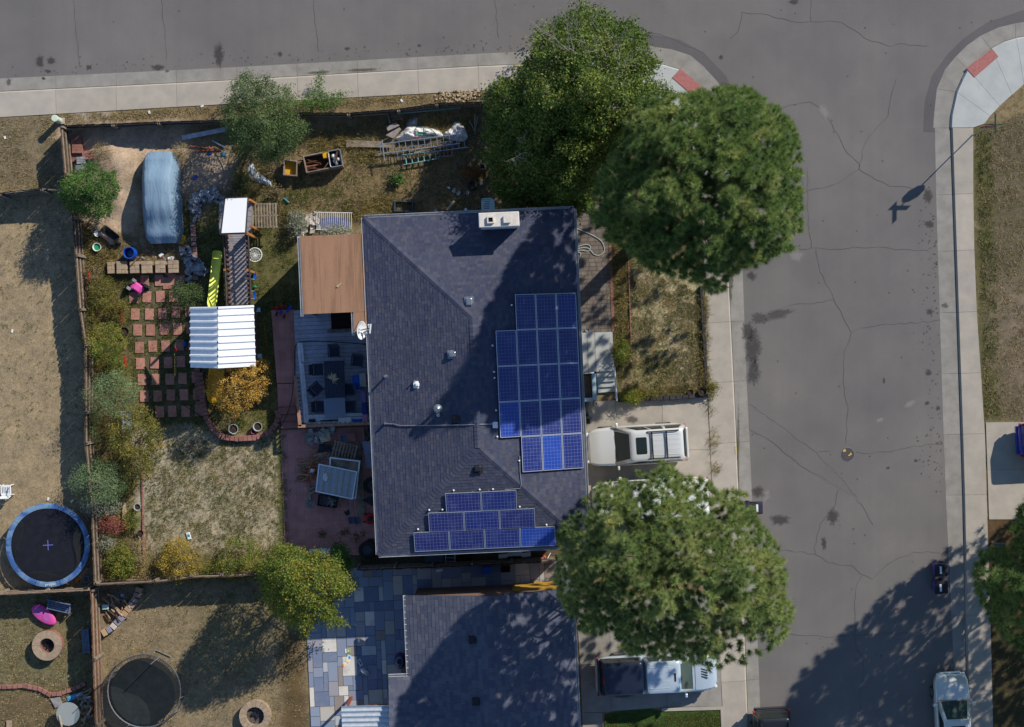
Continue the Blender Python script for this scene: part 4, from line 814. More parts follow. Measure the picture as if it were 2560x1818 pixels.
# ---------------- fences ----------------
def fence(label, pts, h=1.8, mat=m_woodd, side=1, cat='fence', rails=(.25, .75, 1.3), railmat=m_rail, name='wood_fence', bw=.145, gaps=.0):
    P = [W(px, py, h) for px, py in pts]; r = thing(name, label, cat, (P[0].x, P[0].y, 0)); o = P[0]
    me = MB().box((0, 0, h / 2), (bw - .008, .02, h)).mesh('board', mat)
    for p, q in zip(P, P[1:]):
        d = (q - p); L = d.length; u = d.normalized(); n = Vector((-u.y, u.x, 0)) * side; rz = math.atan2(u.y, u.x); k = int(L / bw)
        for i in range(k):
            if random.random() < gaps: continue
            c = p + u * (i + .5) * (L / k); inst(me, 'board', r, (c.x - o.x, c.y - o.y, 0), rot=(random.uniform(-.012, .012), random.uniform(-.01, .01), rz + random.uniform(-.03, .03)), scale=(1, 1, random.uniform(.97, 1.02)))
        m = (p + q) / 2 - o
        for z in rails: b = MB(); b.box((m.x + n.x * .035, m.y + n.y * .035, z), (L, .045, .09), rz + random.uniform(-.004, .004)); b.build('rail', railmat, r)
        np_ = max(1, round(L / 2.4))
        for i in range(np_ + 1): c = p + u * min(L - .05, i * L / np_) + n * .09 - o; b = MB(); b.box((c.x, c.y, h * .49), (.09, .09, h * .98), rz); b.build('post', m_wood, r)
    return r
fence('dark weathered board fence along the north sidewalk behind the yard', [(153, 313), (283, 309), (397, 304), (555, 300), (746, 281), (872, 282), (997, 272), (1093, 257), (1215, 254)], 1.1, M('black_fence_wood', C(58, 50, 46), C(40, 36, 34), 4, .95, var=.25), -1, rails=(.25, .9))
fence('brown board fence on the west side of the cluttered yard', [(150, 317), (160, 437), (181, 545), (187, 639), (197, 775), (211, 863), (211, 1033), (212, 1110), (227, 1280), (235, 1462)], 1.5, m_woodd, 1)
fence('short dark fence crossing the west yard near the white pipe', [(-160, 486), (0, 482), (105, 470), (155, 474)], 1.4, bpy.data.materials['black_fence_wood'], -1)
fence('brown board fence below the blue trampoline', [(-160, 1500), (0, 1488), (224, 1477)], 1.35, m_woodb, 1)
fence('red-brown board fence between the bottom left yard and second trampoline', [(226, 1478), (232, 1650), (238, 1817), (243, 1960)], 1.5, m_woodb, 1)
fence('grey board fence behind the yellow shrubs at the yard south end', [(238, 1464), (388, 1457), (479, 1445), (555, 1443), (700, 1436), (840, 1430)], 1.5, m_woodd, 1, rails=(.3, 1.2))
fence('dark board fence between the two houses', [(892, 1427), (1080, 1420), (1280, 1411), (1400, 1404)], 1.7, m_woodd, 1)
fence('pale wire and board fence under the big leafy tree', [(1215, 256), (1220, 340), (1228, 470)], 1.3, m_wood, 1, rails=(.3, 1.2), gaps=.5)
# ---------------- trees and shrubs ----------------
def unit(v): return v / np.maximum(np.linalg.norm(v, axis=1, keepdims=True), 1e-9)
def leaves(Cn, L, wd, up=.5, r=None):
    """diamond leaves at points Cn"""
    n = len(Cn); nr = unit(r.normal(size=(n, 3)) + np.array([0, 0, up])); u = unit(np.cross(nr, r.normal(size=(n, 3)))); v = np.cross(nr, u)
    l = (L * r.uniform(.7, 1.25, n))[:, None]; w = l * wd; V = np.stack([Cn - u * l / 2, Cn + v * w / 2 + u * l * .08, Cn + u * l / 2, Cn - v * w / 2 + u * l * .08], 1).reshape(-1, 3)
    return V, np.arange(4 * n).reshape(n, 4)
def needles(Cn, D, per, ln, wd, r):
    """needle tufts: per thin triangles around each shoot"""
    n = len(Cn); Cn = np.repeat(Cn, per, 0); D = unit(np.repeat(D, per, 0)); N = len(Cn)
    s = unit(np.cross(D, r.normal(size=(N, 3)))); a = np.radians(r.uniform(8, 80, N))[:, None]; d = D * np.cos(a) + s * np.sin(a); st = Cn + D * r.uniform(-.12, .1, N)[:, None]
    l = (ln * r.uniform(.75, 1.15, N))[:, None]; sd = unit(np.cross(d, r.normal(size=(N, 3)))) * wd / 2; tip = st + d * l; tip[:, 2] -= .02
    V = np.stack([st - sd, st + sd, tip], 1).reshape(-1, 3); return V, np.arange(3 * N).reshape(N, 3)
def inside(poly, n, r):
    p = np.array(poly, float); lo, hi = p.min(0), p.max(0); out = np.zeros((0, 2))
    while len(out) < n: q = r.uniform(lo, hi, (n * 2, 2)); out = np.vstack([out, q[pip(q, p)]])
    return out[:n]
def tree(name, label, cat, outline, zb, zt, trunk, mat, kind='leaf', n=900, per=16, leaf=.11, wd=.5, shoot=.55, seed=1, tr=.16, group=None, bark=None, limbs=22, jag=1.0, depth=.35, trunkz=None, needle=.22, peak=None, lobes=None):
    r = np.random.default_rng(seed); pts = inside(outline, n, r); d = pdist(pts, outline); dm = d.max(); t = np.clip(d / dm, 0, 1)
    dome = np.sqrt(np.clip(1 - (1 - t) ** 2, 0, 1)); lump = (fbm(pts[:, 0] / 34 + seed * 3, pts[:, 1] / 34, seed) - .5) * 2
    top = zb + (zt - zb) * (.12 + .88 * dome) + lump * jag * (zt - zb) * (.1 if lobes else .22); lc = None; tone = np.zeros(n)
    if lobes:                            # limbs end in separate puffs: hummocks with dark clefts between
        nl, r0, r1, hl_ = lobes; po = inside(outline, nl * 14, r); lp = [po[0]]
        for q in po[1:]:
            if len(lp) < nl and min(np.hypot(*(q - p)) for p in lp) > r0 * .85: lp.append(q)
        lp = np.array(lp); lr = r.uniform(r0, r1, len(lp)); dd = np.hypot(pts[:, None, 0] - lp[None, :, 0], pts[:, None, 1] - lp[None, :, 1]) / lr[None]; li = dd.argmin(1); dl = dd.min(1); lh = r.normal(0, .45, len(lp))
        ok = (dl < 1.05) | (r.random(n) < .22); pts, d, t, dome, lump, top, li, dl = [q[ok] for q in (pts, d, t, dome, lump, top, li, dl)]; n = len(pts)
        top = top + hl_ * (np.sqrt(np.clip(1 - dl ** 2, 0, 1)) - .75) + lh[li] * hl_ * .6; lc = np.column_stack([lp[li], dl]); tone = r.normal(0, .16, len(lp))[li]
    if peak: top = zb + (top - zb) * np.clip(1 - peak[2] * np.hypot(pts[:, 0] - peak[0], pts[:, 1] - peak[1]) / 200, .25, 1)
    z = np.where(r.random(n) < .68, top - np.abs(r.normal(0, .12, n)) * (zt - zb) * .35, zb + (top - zb) * r.uniform(depth, 1, n)); z = np.maximum(z, .12)
    k = (H - z) / H / S; X = np.stack([(pts[:, 0] - 1280) * k, (909 - pts[:, 1]) * k, z], 1)
    base = W(*trunk); root = thing(name, label, cat, base, 0, group); o = np.array([base.x, base.y, 0])
    hub = np.array([*W2(trunk[0], trunk[1]), zb * .8 + .1]); out = unit(X - hub)
    if lc is not None:
        kl = (H - z) / H / S; Lw = np.stack([(lc[:, 0] - 1280) * kl, (909 - lc[:, 1]) * kl, z - .55], 1); out = unit(out * .25 + unit(X - Lw))
    if kind == 'pine':
        D = unit(out * .8 + np.array([0, 0, .75]) + r.normal(0, .25, (n, 3))); V, F = needles(X - o, D, per, needle, .023, r); rv = np.repeat(np.clip(r.normal(.5, .2, n) + tone, 0, 1), per) * .7 + r.random(len(F)) * .3
    else:
        D = unit(out + np.array([0, 0, .55]) + r.normal(0, .45, (n, 3))); s = r.uniform(-.35, 1, (n, per)) * np.where(r.random(n) < .1, 1.7, 1.0)[:, None]; jt = r.normal(0, shoot * .16, (n, per, 3))
        L = (X[:, None, :] + D[:, None, :] * (s * shoot * .62)[:, :, None] + jt).reshape(-1, 3); L[:, 2] = np.maximum(L[:, 2], .03); V, F = leaves(L - o, leaf, wd, .55, r); rv = np.clip(np.repeat(np.clip(r.normal(.45, .2, n) + tone, 0, 1), per) * .65 + r.random(len(F)) * .35, 0, 1)
    link(bpy.data.objects.new('crown', nmesh('crown', V, F, mat, rv)), root)
    bk = bark or m_bark; b = MB(); zt_ = trunkz or zb + (zt - zb) * .6; h = Vector((0, 0, zt_)); top_c = Vector(X.mean(0) - o)
    path = [Vector((0, 0, -.05)), Vector((0, 0, zb * .5 + .05)).lerp(top_c, .08), Vector((top_c.x * .5, top_c.y * .5, zb + (zt_ - zb) * .4)), Vector((top_c.x * .8, top_c.y * .8, zt_))]
    b.tube(path, [tr * 1.25, tr, tr * .75, tr * .3], 9); tk = b.build('trunk', bk, root, smooth=True); b = MB()
    for i in r.choice(n, min(limbs, n), False):
        e = Vector(X[i] - o); f = r.uniform(.25, 1); a = path[1].lerp(path[3], f) if f > .3 else path[1]; m = a.lerp(e, .55) + Vector((0, 0, r.uniform(-.1, .25))); q = tr * .32 * (1.2 - .6 * f)
        b.tube([a, a.lerp(m, .5) + Vector(r.normal(0, .06, 3)), m, m.lerp(e, .6) + Vector(r.normal(0, .08, 3)), e], [q, q * .8, q * .6, q * .4, q * .15], 5)
    b.build('branch', bk, root); return root
m_bark = M('bark', C(110, 96, 82), C(80, 70, 60), 6, .95, bump=.5, bscale=20); m_barkg = M('dead_grey_bark', C(158, 150, 140), C(128, 120, 112), 8, .95)
m_pine = leafmat('pine_needles', [(0, C(64, 90, 52)), (.45, C(108, 134, 74)), (.8, C(146, 162, 96)), (1, C(182, 174, 108))], .25)
m_pine2 = leafmat('pine_needles_pale', [(0, C(80, 104, 60)), (.45, C(126, 146, 86)), (.8, C(162, 172, 108)), (1, C(194, 184, 120))], .25)
m_maple = leafmat('maple_leaf', [(0, C(56, 80, 34)), (.5, C(94, 116, 50)), (.85, C(134, 144, 70)), (1, C(160, 146, 72))], .3)
m_elm = leafmat('elm_leaf', [(0, C(56, 78, 44)), (.5, C(86, 108, 64)), (1, C(124, 140, 96))], .3, tint=C(120, 126, 80))
m_elmv = leafmat('vivid_leaf', [(0, C(50, 82, 38)), (.5, C(82, 116, 56)), (1, C(124, 146, 80))], .3)
m_yellow = leafmat('golden_leaf', [(0, C(158, 118, 50)), (.5, C(200, 156, 70)), (.85, C(220, 186, 104)), (1, C(150, 134, 70))], .3, tint=C(150, 136, 74))
m_olive = leafmat('olive_leaf', [(0, C(84, 88, 42)), (.45, C(120, 118, 56)), (.8, C(160, 142, 74)), (1, C(120, 96, 60))], .3, tint=C(96, 104, 52))
m_blueg = leafmat('sage_leaf', [(0, C(84, 112, 72)), (.5, C(122, 146, 100)), (1, C(164, 178, 136))], .25, tint=C(126, 126, 84))
m_limey = leafmat('lime_leaf', [(0, C(70, 92, 36)), (.5, C(108, 126, 52)), (.85, C(150, 152, 68)), (1, C(206, 170, 70))], .3, tint=C(176, 150, 66))
m_silver = leafmat('silver_leaf', [(0, C(116, 122, 106)), (1, C(176, 178, 160))], .2, tint=C(120, 116, 84))
m_redl = leafmat('red_leaf', [(0, C(110, 96, 60)), (.35, C(150, 80, 74)), (.7, C(196, 110, 106)), (1, C(150, 140, 100))], .3, tint=C(110, 110, 70))
m_dry = leafmat('dry_grass_blade', [(0, C(118, 104, 74)), (.5, C(156, 140, 104)), (1, C(192, 178, 142))], .25)
m_weed = leafmat('weed_blade', [(0, C(92, 92, 52)), (.5, C(140, 126, 80)), (1, C(186, 168, 120))], .25)
m_grass = leafmat('green_grass_blade', [(0, C(60, 76, 34)), (.6, C(96, 108, 54)), (1, C(150, 146, 88))], .25)
# the three big pines
tree('pine_tree', 'dense round pine with deep green needles at the street corner', 'tree', [(1655, 252), (1690, 236), (1735, 228), (1800, 222), (1850, 210), (1900, 242), (1960, 285), (1990, 325), (2000, 400), (2003, 560), (1985, 622), (1930, 640), (1900, 660), (1850, 672), (1800, 735), (1765, 725), (1700, 690), (1640, 680), (1580, 640), (1510, 590), (1475, 540), (1490, 450), (1530, 385), (1560, 300), (1605, 250)], 4.0, 14.0, (1610, 590), m_pine, 'pine', 3200, 140, seed=11, tr=.3, limbs=30, jag=.8, depth=.6, needle=.3, lobes=(75, 34, 58, 1.5))
tree('pine_tree', 'pale green long-needled pine spreading over the driveways', 'tree', [(1450, 1245), (1500, 1208), (1560, 1200), (1625, 1160), (1655, 1152), (1700, 1192), (1770, 1192), (1790, 1228), (1860, 1228), (1900, 1312), (1950, 1372), (1965, 1420), (1960, 1480), (1985, 1530), (1960, 1592), (1930, 1622), (1880, 1642), (1862, 1674), (1830, 1652), (1750, 1680), (1720, 1652), (1690, 1642), (1600, 1640), (1540, 1622), (1490, 1602), (1440, 1562), (1405, 1502), (1385, 1442), (1402, 1382), (1395, 1332), (1420, 1282)], 3.6, 12.5, (1590, 1330), m_pine2, 'pine', 2900, 130, seed=12, tr=.2, limbs=34, jag=.8, depth=.6, needle=.3, lobes=(62, 34, 60, 1.5))
tree('pine_tree', 'shaded pine leaning in from the right edge over the sidewalk', 'tree', [(2760, 1150), (2660, 1190), (2570, 1235), (2535, 1290), (2525, 1362), (2445, 1380), (2432, 1440), (2450, 1505), (2480, 1560), (2530, 1612), (2600, 1680), (2720, 1780), (2900, 1800), (3050, 1700), (3120, 1400), (3050, 1180), (2900, 1080)], 1.6, 10.8, (2540, 1390), m_pine, 'pine', 5200, 80, seed=13, tr=.24, limbs=24, depth=.15, needle=.32, lobes=(150, 34, 62, 1.4))
# the leafy tree north of the house, with bare dead limbs
mp = tree('leafy_tree', 'tall green leafy tree with dead grey branches above the chimney', 'tree', [(1455, 10), (1475, 30), (1510, 35), (1540, 60), (1575, 55), (1612, 90), (1620, 130), (1640, 160), (1625, 200), (1670, 230), (1680, 245), (1640, 280), (1650, 310), (1600, 340), (1560, 360), (1530, 400), (1510, 470), (1480, 520), (1425, 545), (1380, 548), (1340, 520), (1270, 510), (1235, 470), (1240, 430), (1200, 385), (1215, 350), (1222, 300), (1215, 260), (1230, 215), (1280, 200), (1330, 140), (1345, 85), (1380, 60), (1420, 40)], 1.6, 9.0, (1410, 420), m_maple, peak=(1475, 200, .36), n=4000, per=26, leaf=.13, wd=.6, shoot=.75, seed=21, tr=.3, limbs=60, jag=1.3, depth=.3, lobes=(80, 24, 48, 1.8))
def dead(parent, starts, seed):
    r = random.Random(seed); o = parent.location; b = MB()
    def br(p, d, L, q, lv):
        pts = [p]; 
        for k in range(4): d = (d + Vector((r.uniform(-.3, .3), r.uniform(-.3, .3), r.uniform(-.15, .2)))).normalized(); pts.append(pts[-1] + d * L / 4)
        b.tube(pts, [q * (1 - .18 * k) for k in range(5)], 5)
        if lv:
            for k in range(r.randint(2, 4)): i = r.randint(1, 4); br(pts[i], (d + Vector((r.uniform(-1, 1), r.uniform(-1, 1), r.uniform(-.2, .6)))).normalized(), L * r.uniform(.45, .7), q * .5, lv - 1)
    for (px, py, z), (qx, qy, qz), L in starts:
        b.__init__(); a = W(px, py, z) - o; e = W(qx, qy, qz) - o; br(a, (e - a).normalized(), L, .032, 3); b.build('dead_branch', m_barkg, parent)
dead(mp, [((1500, 190, 7.1), (1590, 40, 8.9), 3.2), ((1480, 180, 7.1), (1400, 40, 8.8), 2.8), ((1470, 200, 7.1), (1470, 90, 8.7), 2.2), ((1500, 200, 7.1), (1560, 110, 8.5), 2.4), ((1430, 200, 6.9), (1350, 110, 8.3), 2.2), ((1500, 260, 7.1), (1530, 150, 8.4), 2.0), ((1500, 240, 6.9), (1540, 320, 8.0), 1.6), ((1310, 360, 5.2), (1265, 340, 6.5), 1.4), ((1300, 390, 5.4), (1260, 410, 6.5), 1.2), ((1440, 150, 7.4), (1450, 60, 8.9), 2)], 4)
# yard trees
tree('elm_tree', 'bushy grey-green tree overhanging the north fence', 'tree', [(555, 290), (578, 245), (592, 205), (615, 180), (640, 200), (668, 195), (700, 228), (722, 215), (740, 262), (735, 290), (775, 320), (755, 345), (740, 365), (700, 402), (655, 408), (600, 392), (570, 340)], .6, 4.6, (655, 340), m_elm, n=1500, per=18, leaf=.1, wd=.42, shoot=.6, seed=31, tr=.12, limbs=40, lobes=(34, 16, 34, .7))
tree('sapling', 'light green feathery sapling on the sidewalk side of the fence', 'sapling', [(745, 260), (760, 235), (790, 225), (797, 185), (806, 228), (838, 240), (870, 232), (840, 262), (800, 278), (760, 280)], .2, 1.9, (790, 262), m_elmv, n=190, per=18, leaf=.1, wd=.36, shoot=.6, seed=32, tr=.04, limbs=12)
tree('elm_tree', 'vivid green bushy tree beside the west fence near the covered car', 'tree', [(150, 475), (165, 450), (190, 428), (228, 408), (262, 428), (292, 432), (296, 475), (280, 510), (272, 535), (232, 546), (205, 535), (178, 530), (160, 500)], .4, 3.3, (225, 490), m_elmv, n=900, per=18, leaf=.1, wd=.42, shoot=.5, seed=33, tr=.1, limbs=30, lobes=(22, 14, 28, .55))
tree('golden_tree', 'golden yellow autumn tree in the brick-edged bed', 'tree', [(510, 952), (535, 930), (560, 915), (600, 905), (640, 900), (672, 898), (668, 930), (674, 955), (660, 990), (640, 1015), (610, 1030), (592, 1048), (565, 1035), (540, 1015), (520, 985)], .5, 2.9, (595, 985), m_yellow, n=480, per=18, leaf=.075, wd=.55, shoot=.42, seed=34, tr=.06, limbs=40, jag=1.8, depth=.1, lobes=(24, 14, 28, .5))
tree('ash_tree', 'green tree with yellowing tufts at the corner of the flagstone patio', 'tree', [(650, 1440), (668, 1395), (700, 1358), (735, 1368), (770, 1385), (805, 1372), (850, 1400), (885, 1440), (893, 1465), (860, 1490), (830, 1500), (845, 1540), (865, 1558), (830, 1560), (795, 1550), (770, 1590), (735, 1560), (700, 1540), (662, 1505)], 1.0, 5.6, (760, 1462), m_limey, n=1500, per=18, leaf=.13, wd=.4, shoot=.6, seed=35, tr=.13, limbs=36, jag=1.4, lobes=(34, 18, 38, .8))
tree('young_tree', 'small bright green tree beside the spare tyre', 'tree', [(825, 1385), (850, 1355), (875, 1385), (880, 1420), (855, 1440), (830, 1420)], .4, 2.4, (852, 1405), m_elmv, n=160, per=18, leaf=.12, wd=.4, shoot=.5, seed=36, tr=.05, limbs=14)
def sh(label, poly, zt, mat, n, seed, leaf=.08, per=14, zb=.1, shoot=.4, wd=.45, name='shrub', jag=1.0, limbs=12):
    c = np.mean(np.array(poly), 0); tree(name, label, 'shrub', poly, zb, zt, (float(c[0]), float(c[1])), mat, n=n, per=per, leaf=leaf, wd=wd, shoot=shoot, seed=seed, tr=.035, limbs=limbs, jag=jag, group=None, depth=.15, lobes=(max(5, n // 28), 10, 24, zt * .3) if n > 100 else None)
def rnd_poly(px, py, rx, ry, seed, n=14): r = random.Random(seed); return [(px + rx * r.uniform(.78, 1.15) * math.cos(2 * math.pi * k / n), py + ry * r.uniform(.78, 1.15) * math.sin(2 * math.pi * k / n)) for k in range(n)]
sh('yellow-brown shrub beside the fence level with the upturned pink toy car', rnd_poly(258, 738, 42, 52, 1), 1.1, m_olive, 260, 41)
sh('olive green shrub by the west fence left of the stepping stones', rnd_poly(262, 860, 50, 62, 2), 1.7, m_limey, 420, 42)
sh('pale green feathery bush by the west fence below the olive shrub', rnd_poly(280, 985, 72, 62, 3), 2.2, m_blueg, 560, 43, shoot=.6, wd=.3)
sh('large olive-yellow tree-like bush at the lawn north corner', rnd_poly(340, 1110, 74, 92, 4), 2.8, m_olive, 760, 44, leaf=.1, shoot=.5)
sh('blue-green bush overhanging the west fence above the red shrub', rnd_poly(245, 1200, 72, 62, 5), 2.5, m_blueg, 640, 45, shoot=.65, wd=.3)
sh('tan and green bush just above the blue trampoline', rnd_poly(255, 1265, 52, 28, 6), 1.4, m_silver, 200, 46)
sh('pinkish red shrub against the fence right of the blue trampoline', rnd_poly(278, 1312, 38, 24, 7), 1.1, m_redl, 120, 47, limbs=26)
sh('green weedy shrub at the bottom of the fence bed', rnd_poly(300, 1405, 48, 46, 8), 1.1, m_limey, 300, 48)
sh('yellow-leaved shrub along the south fence', rnd_poly(452, 1405, 58, 54, 9), 1.5, leafmat('yellow_shrub_leaf', [(0, C(112, 104, 44)), (.5, C(164, 142, 60)), (1, C(206, 178, 84))], .3), 420, 49)
sh('yellow-green shrub right of the yellow one along the south fence', rnd_poly(600, 1398, 58, 58, 10), 1.6, m_limey, 430, 50)
sh('dark green shrub at the foot of the yellow slide', rnd_poly(478, 735, 42, 34, 11), 1.2, m_elm, 300, 51, leaf=.07)
sh('silver-leaved shrub left of the porch roof corner', rnd_poly(742, 560, 26, 34, 12), .8, m_silver, 170, 52)
sh('silver-leaved shrub below the fallen crib rail', rnd_poly(845, 582, 44, 14, 13), .7, m_silver, 170, 53)
sh('green shrub in the front bed beside the concrete landing', rnd_poly(1553, 878, 22, 34, 14), .9, m_limey, 170, 54)
sh('low yellow-green shrub at the south corner of the front lawn', rnd_poly(1580, 992, 28, 16, 15), .6, m_limey, 120, 55)
sh('straggly grass clump at the driveway mouth by the sidewalk', rnd_poly(1782, 970, 13, 20, 16), .35, m_olive, 60, 56)
sh('small bush with red tips on the front bed lower end', rnd_poly(1600, 985, 40, 10, 17), .5, m_olive, 90, 57)
sh('dry golden weed clump beside the covered car', rnd_poly(455, 385, 26, 22, 18), .6, m_dry, 110, 58, wd=.2)
sh('brown dry weed clump above the vivid green tree', rnd_poly(255, 385, 28, 26, 19), .6, m_dry, 110, 59, wd=.2)
sh('bare brushy twigs below the vivid green tree', rnd_poly(225, 560, 42, 26, 20), .5, m_dry, 26, 60, limbs=60, wd=.2)
sh('leafy green weed in the middle of the dry back yard', rnd_poly(995, 444, 10, 11, 21), .3, m_elmv, 26, 61, leaf=.14)
sh('brown dying bush under the leafy tree by the tyre', rnd_poly(1180, 430, 22, 16, 22), .5, leafmat('brown_leaf', [(0, C(96, 66, 40)), (1, C(140, 100, 60))], .2), 90, 62)
for i, (px, py, rx, ry, zt, mt) in enumerate(((232, 690, 24, 40, .7, m_dry), (300, 780, 22, 30, .6, m_olive), (228, 800, 18, 40, .9, m_olive), (300, 920, 30, 26, .8, m_limey), (232, 1060, 18, 50, 1.0, m_elm), (310, 1210, 30, 40, .7, m_olive), (330, 1300, 22, 30, .5, m_limey), (262, 1360, 30, 26, .8, m_silver), (345, 1385, 20, 34, .6, m_dry), (525, 1425, 26, 20, .7, m_limey), (380, 1440, 40, 14, .5, m_dry), (660, 1425, 24, 24, .8, m_limey), (600, 455, 26, 26, .4, m_elm), (690, 480, 16, 16, .35, m_dry))):
    sh(['straw weed clump by the red panel at the west fence', 'olive weed clump left of the top stepping stones', 'narrow olive growth against the west fence', 'lime green weed clump between the olive and pale bushes', 'dark green growth against the fence below the pale bush', 'olive clump at the lawn edge under the large bush', 'lime weed clump between the two lawn-edge pots', 'silvery growth below the red shrub', 'straw clump at the lawn southwest corner', 'lime clump between the two south fence shrubs', 'low straw growth along the south fence', 'lime growth beside the ash tree', 'green clump beside the torn plastic sheet', 'straw clump near the teal toy gun'][i], rnd_poly(px, py, rx, ry, 70 + i), zt, mt, int(rx * ry / 9) + 20, 80 + i, leaf=.07, shoot=.35, jag=1.4)
# ---------------- grass and weeds (uncountable) ----------------
def blades(name, areas, mat, h, w, per, seed, lean=.5):
    r = np.random.default_rng(seed); cs = []
    for poly, n in areas:
        p = inside(poly, n, r); d = fbm(p[:, 0] / 30, p[:, 1] / 30, seed); p = p[r.random(n) < np.clip((d - .3) * 3.5, .05, 1)]; cs.append(p)
    p = np.vstack(cs); k = 1 / S; B = np.stack([(p[:, 0] - 1280) * k, (909 - p[:, 1]) * k, np.full(len(p), -.03)], 1); B = np.repeat(B, per, 0); N = len(B); B[:, :2] += r.normal(0, h * .35, (N, 2))
    a = r.uniform(0, 2 * np.pi, N); hh = h * r.uniform(.4, 1.2, N); tip = B + np.stack([np.cos(a) * hh * lean * r.uniform(.3, 1.6, N), np.sin(a) * hh * lean * r.uniform(.3, 1.6, N), hh], 1); s = np.stack([-np.sin(a), np.cos(a), np.zeros(N)], 1) * w / 2
    V = np.stack([B - s, B + s, tip], 1).reshape(-1, 3); o = bpy.data.objects.new(name, nmesh(name, V, np.arange(3 * N).reshape(N, 3), mat, r.random(N))); return T(link(o), kind='stuff')
bk_ = [(560, 330), (760, 320), (1200, 300), (1215, 500), (1200, 525), (900, 540), (700, 540), (640, 470), (600, 420)]
T(blades('dry_grass', [(bk_, 7500), ([(120, 290), (1200, 230), (1212, 250), (150, 308)], 2200), ([(200, 560), (330, 590), (440, 610), (440, 650), (260, 650), (200, 640)], 1500), ([(-20, 300), (140, 290), (145, 470), (-20, 475)], 1200), ([(2440, 330), (2600, 260), (2600, 1045), (2465, 1045)], 4000), ([(360, 1100), (690, 1095), (708, 1390), (365, 1400)], 3600), ([(0, 1500), (220, 1490), (232, 1818), (0, 1818)], 3000), ([(1575, 640), (1755, 735), (1765, 980), (1560, 995)], 3800), ([(250, 1475), (760, 1470), (770, 1818), (250, 1818)], 2600)], m_dry, .1, .022, 7, 5, .9), 'short dry straw-coloured grass across the yards', 'grass')
T(blades('green_grass', [([(500, 570), (640, 480), (735, 600), (745, 790), (690, 1000), (560, 860), (500, 700)], 3200), ([(1575, 640), (1755, 735), (1765, 980), (1560, 995)], 2600), ([(360, 1100), (690, 1095), (708, 1390), (365, 1400)], 3200), ([(300, 680), (490, 680), (510, 1060), (340, 1060)], 4200), ([(440, 480), (500, 560), (500, 640), (470, 640)], 500), ([(640, 440), (900, 430), (880, 530), (680, 520)], 900), ([(700, 1085), (712, 1085), (726, 1390), (712, 1390)], 500), ([(520, 1000), (690, 1000), (680, 1080), (560, 1080)], 700), ([(1515, 1790), (1800, 1782), (1804, 1830), (1515, 1830)], 2600), (bk_, 2200), ([(-20, 500), (200, 480), (205, 1100), (-20, 1100)], 500), ([(2440, 330), (2480, 330), (2500, 1045), (2465, 1045)], 900)], m_grass, .11, .024, 7, 6, .8), 'short green grass around the play set and lawns', 'grass')
T(blades('tall_weeds', [([(195, 560), (300, 610), (310, 700), (215, 700)], 500), ([(215, 640), (300, 690), (320, 1080), (345, 1430), (245, 1450), (222, 1100)], 1300), ([(900, 300), (1200, 290), (1190, 330), (900, 350)], 320), ([(760, 320), (930, 350), (940, 420), (780, 390)], 420), ([(860, 500), (1000, 490), (990, 540), (860, 545)], 300), ([(250, 1420), (720, 1415), (730, 1440), (250, 1455)], 700), ([(1752, 735), (1762, 735), (1772, 985), (1758, 985)], 420), ([(1560, 978), (1760, 972), (1760, 988), (1560, 998)], 420), ([(1528, 590), (1565, 590), (1575, 900), (1545, 960)], 600), ([(1790, 1040), (1795, 1040), (1800, 1180), (1776, 1180), (1772, 1000)], 70), ([(590, 430), (660, 420), (650, 480), (590, 480)], 160), ([(440, 500), (500, 480), (480, 540)], 90), ([(640, 520), (760, 520), (740, 600)], 160)], m_weed, .3, .02, 12, 7, .7), 'tall dry weeds along fences and beds', 'weeds')
# ---------------- vehicles ----------------
def paint(name, c, metal=.5, rough=.28): return M(name, c, None, rough=rough, metal=metal, coat=.6, spec=.5)
m_trim = M('car_trim_black', C(34, 35, 38), rough=.5); m_lamp = glassy('clear_lamp', C(210, 214, 216), .1); m_tail = glassy('tail_lamp_red', C(170, 20, 24), .15); m_rim = M('alloy_rim', C(150, 152, 156), rough=.35, metal=.8)
m_win = glassy('car_window', C(34, 44, 44), .03); m_wsh = glassy('windshield_glass', C(58, 72, 70), .06); m_seat = M('car_interior', C(96, 100, 96), rough=.8); m_seam = M('panel_gap', C(50, 50, 52), rough=.8)
def rrect(x0, x1, hw, z, r, n=4):
    P = []
    for cx, cy, a0 in ((x1 - r, hw - r, 0), (x0 + r, hw - r, 90), (x0 + r, -hw + r, 180), (x1 - r, -hw + r, 270)):
        for k in range(n + 1): a = rad(a0 + 90 * k / n); P.append((cx + r * math.cos(a), cy + r * math.sin(a), z))
    return P
def lerp(a, b, t): return a + (b - a) * t
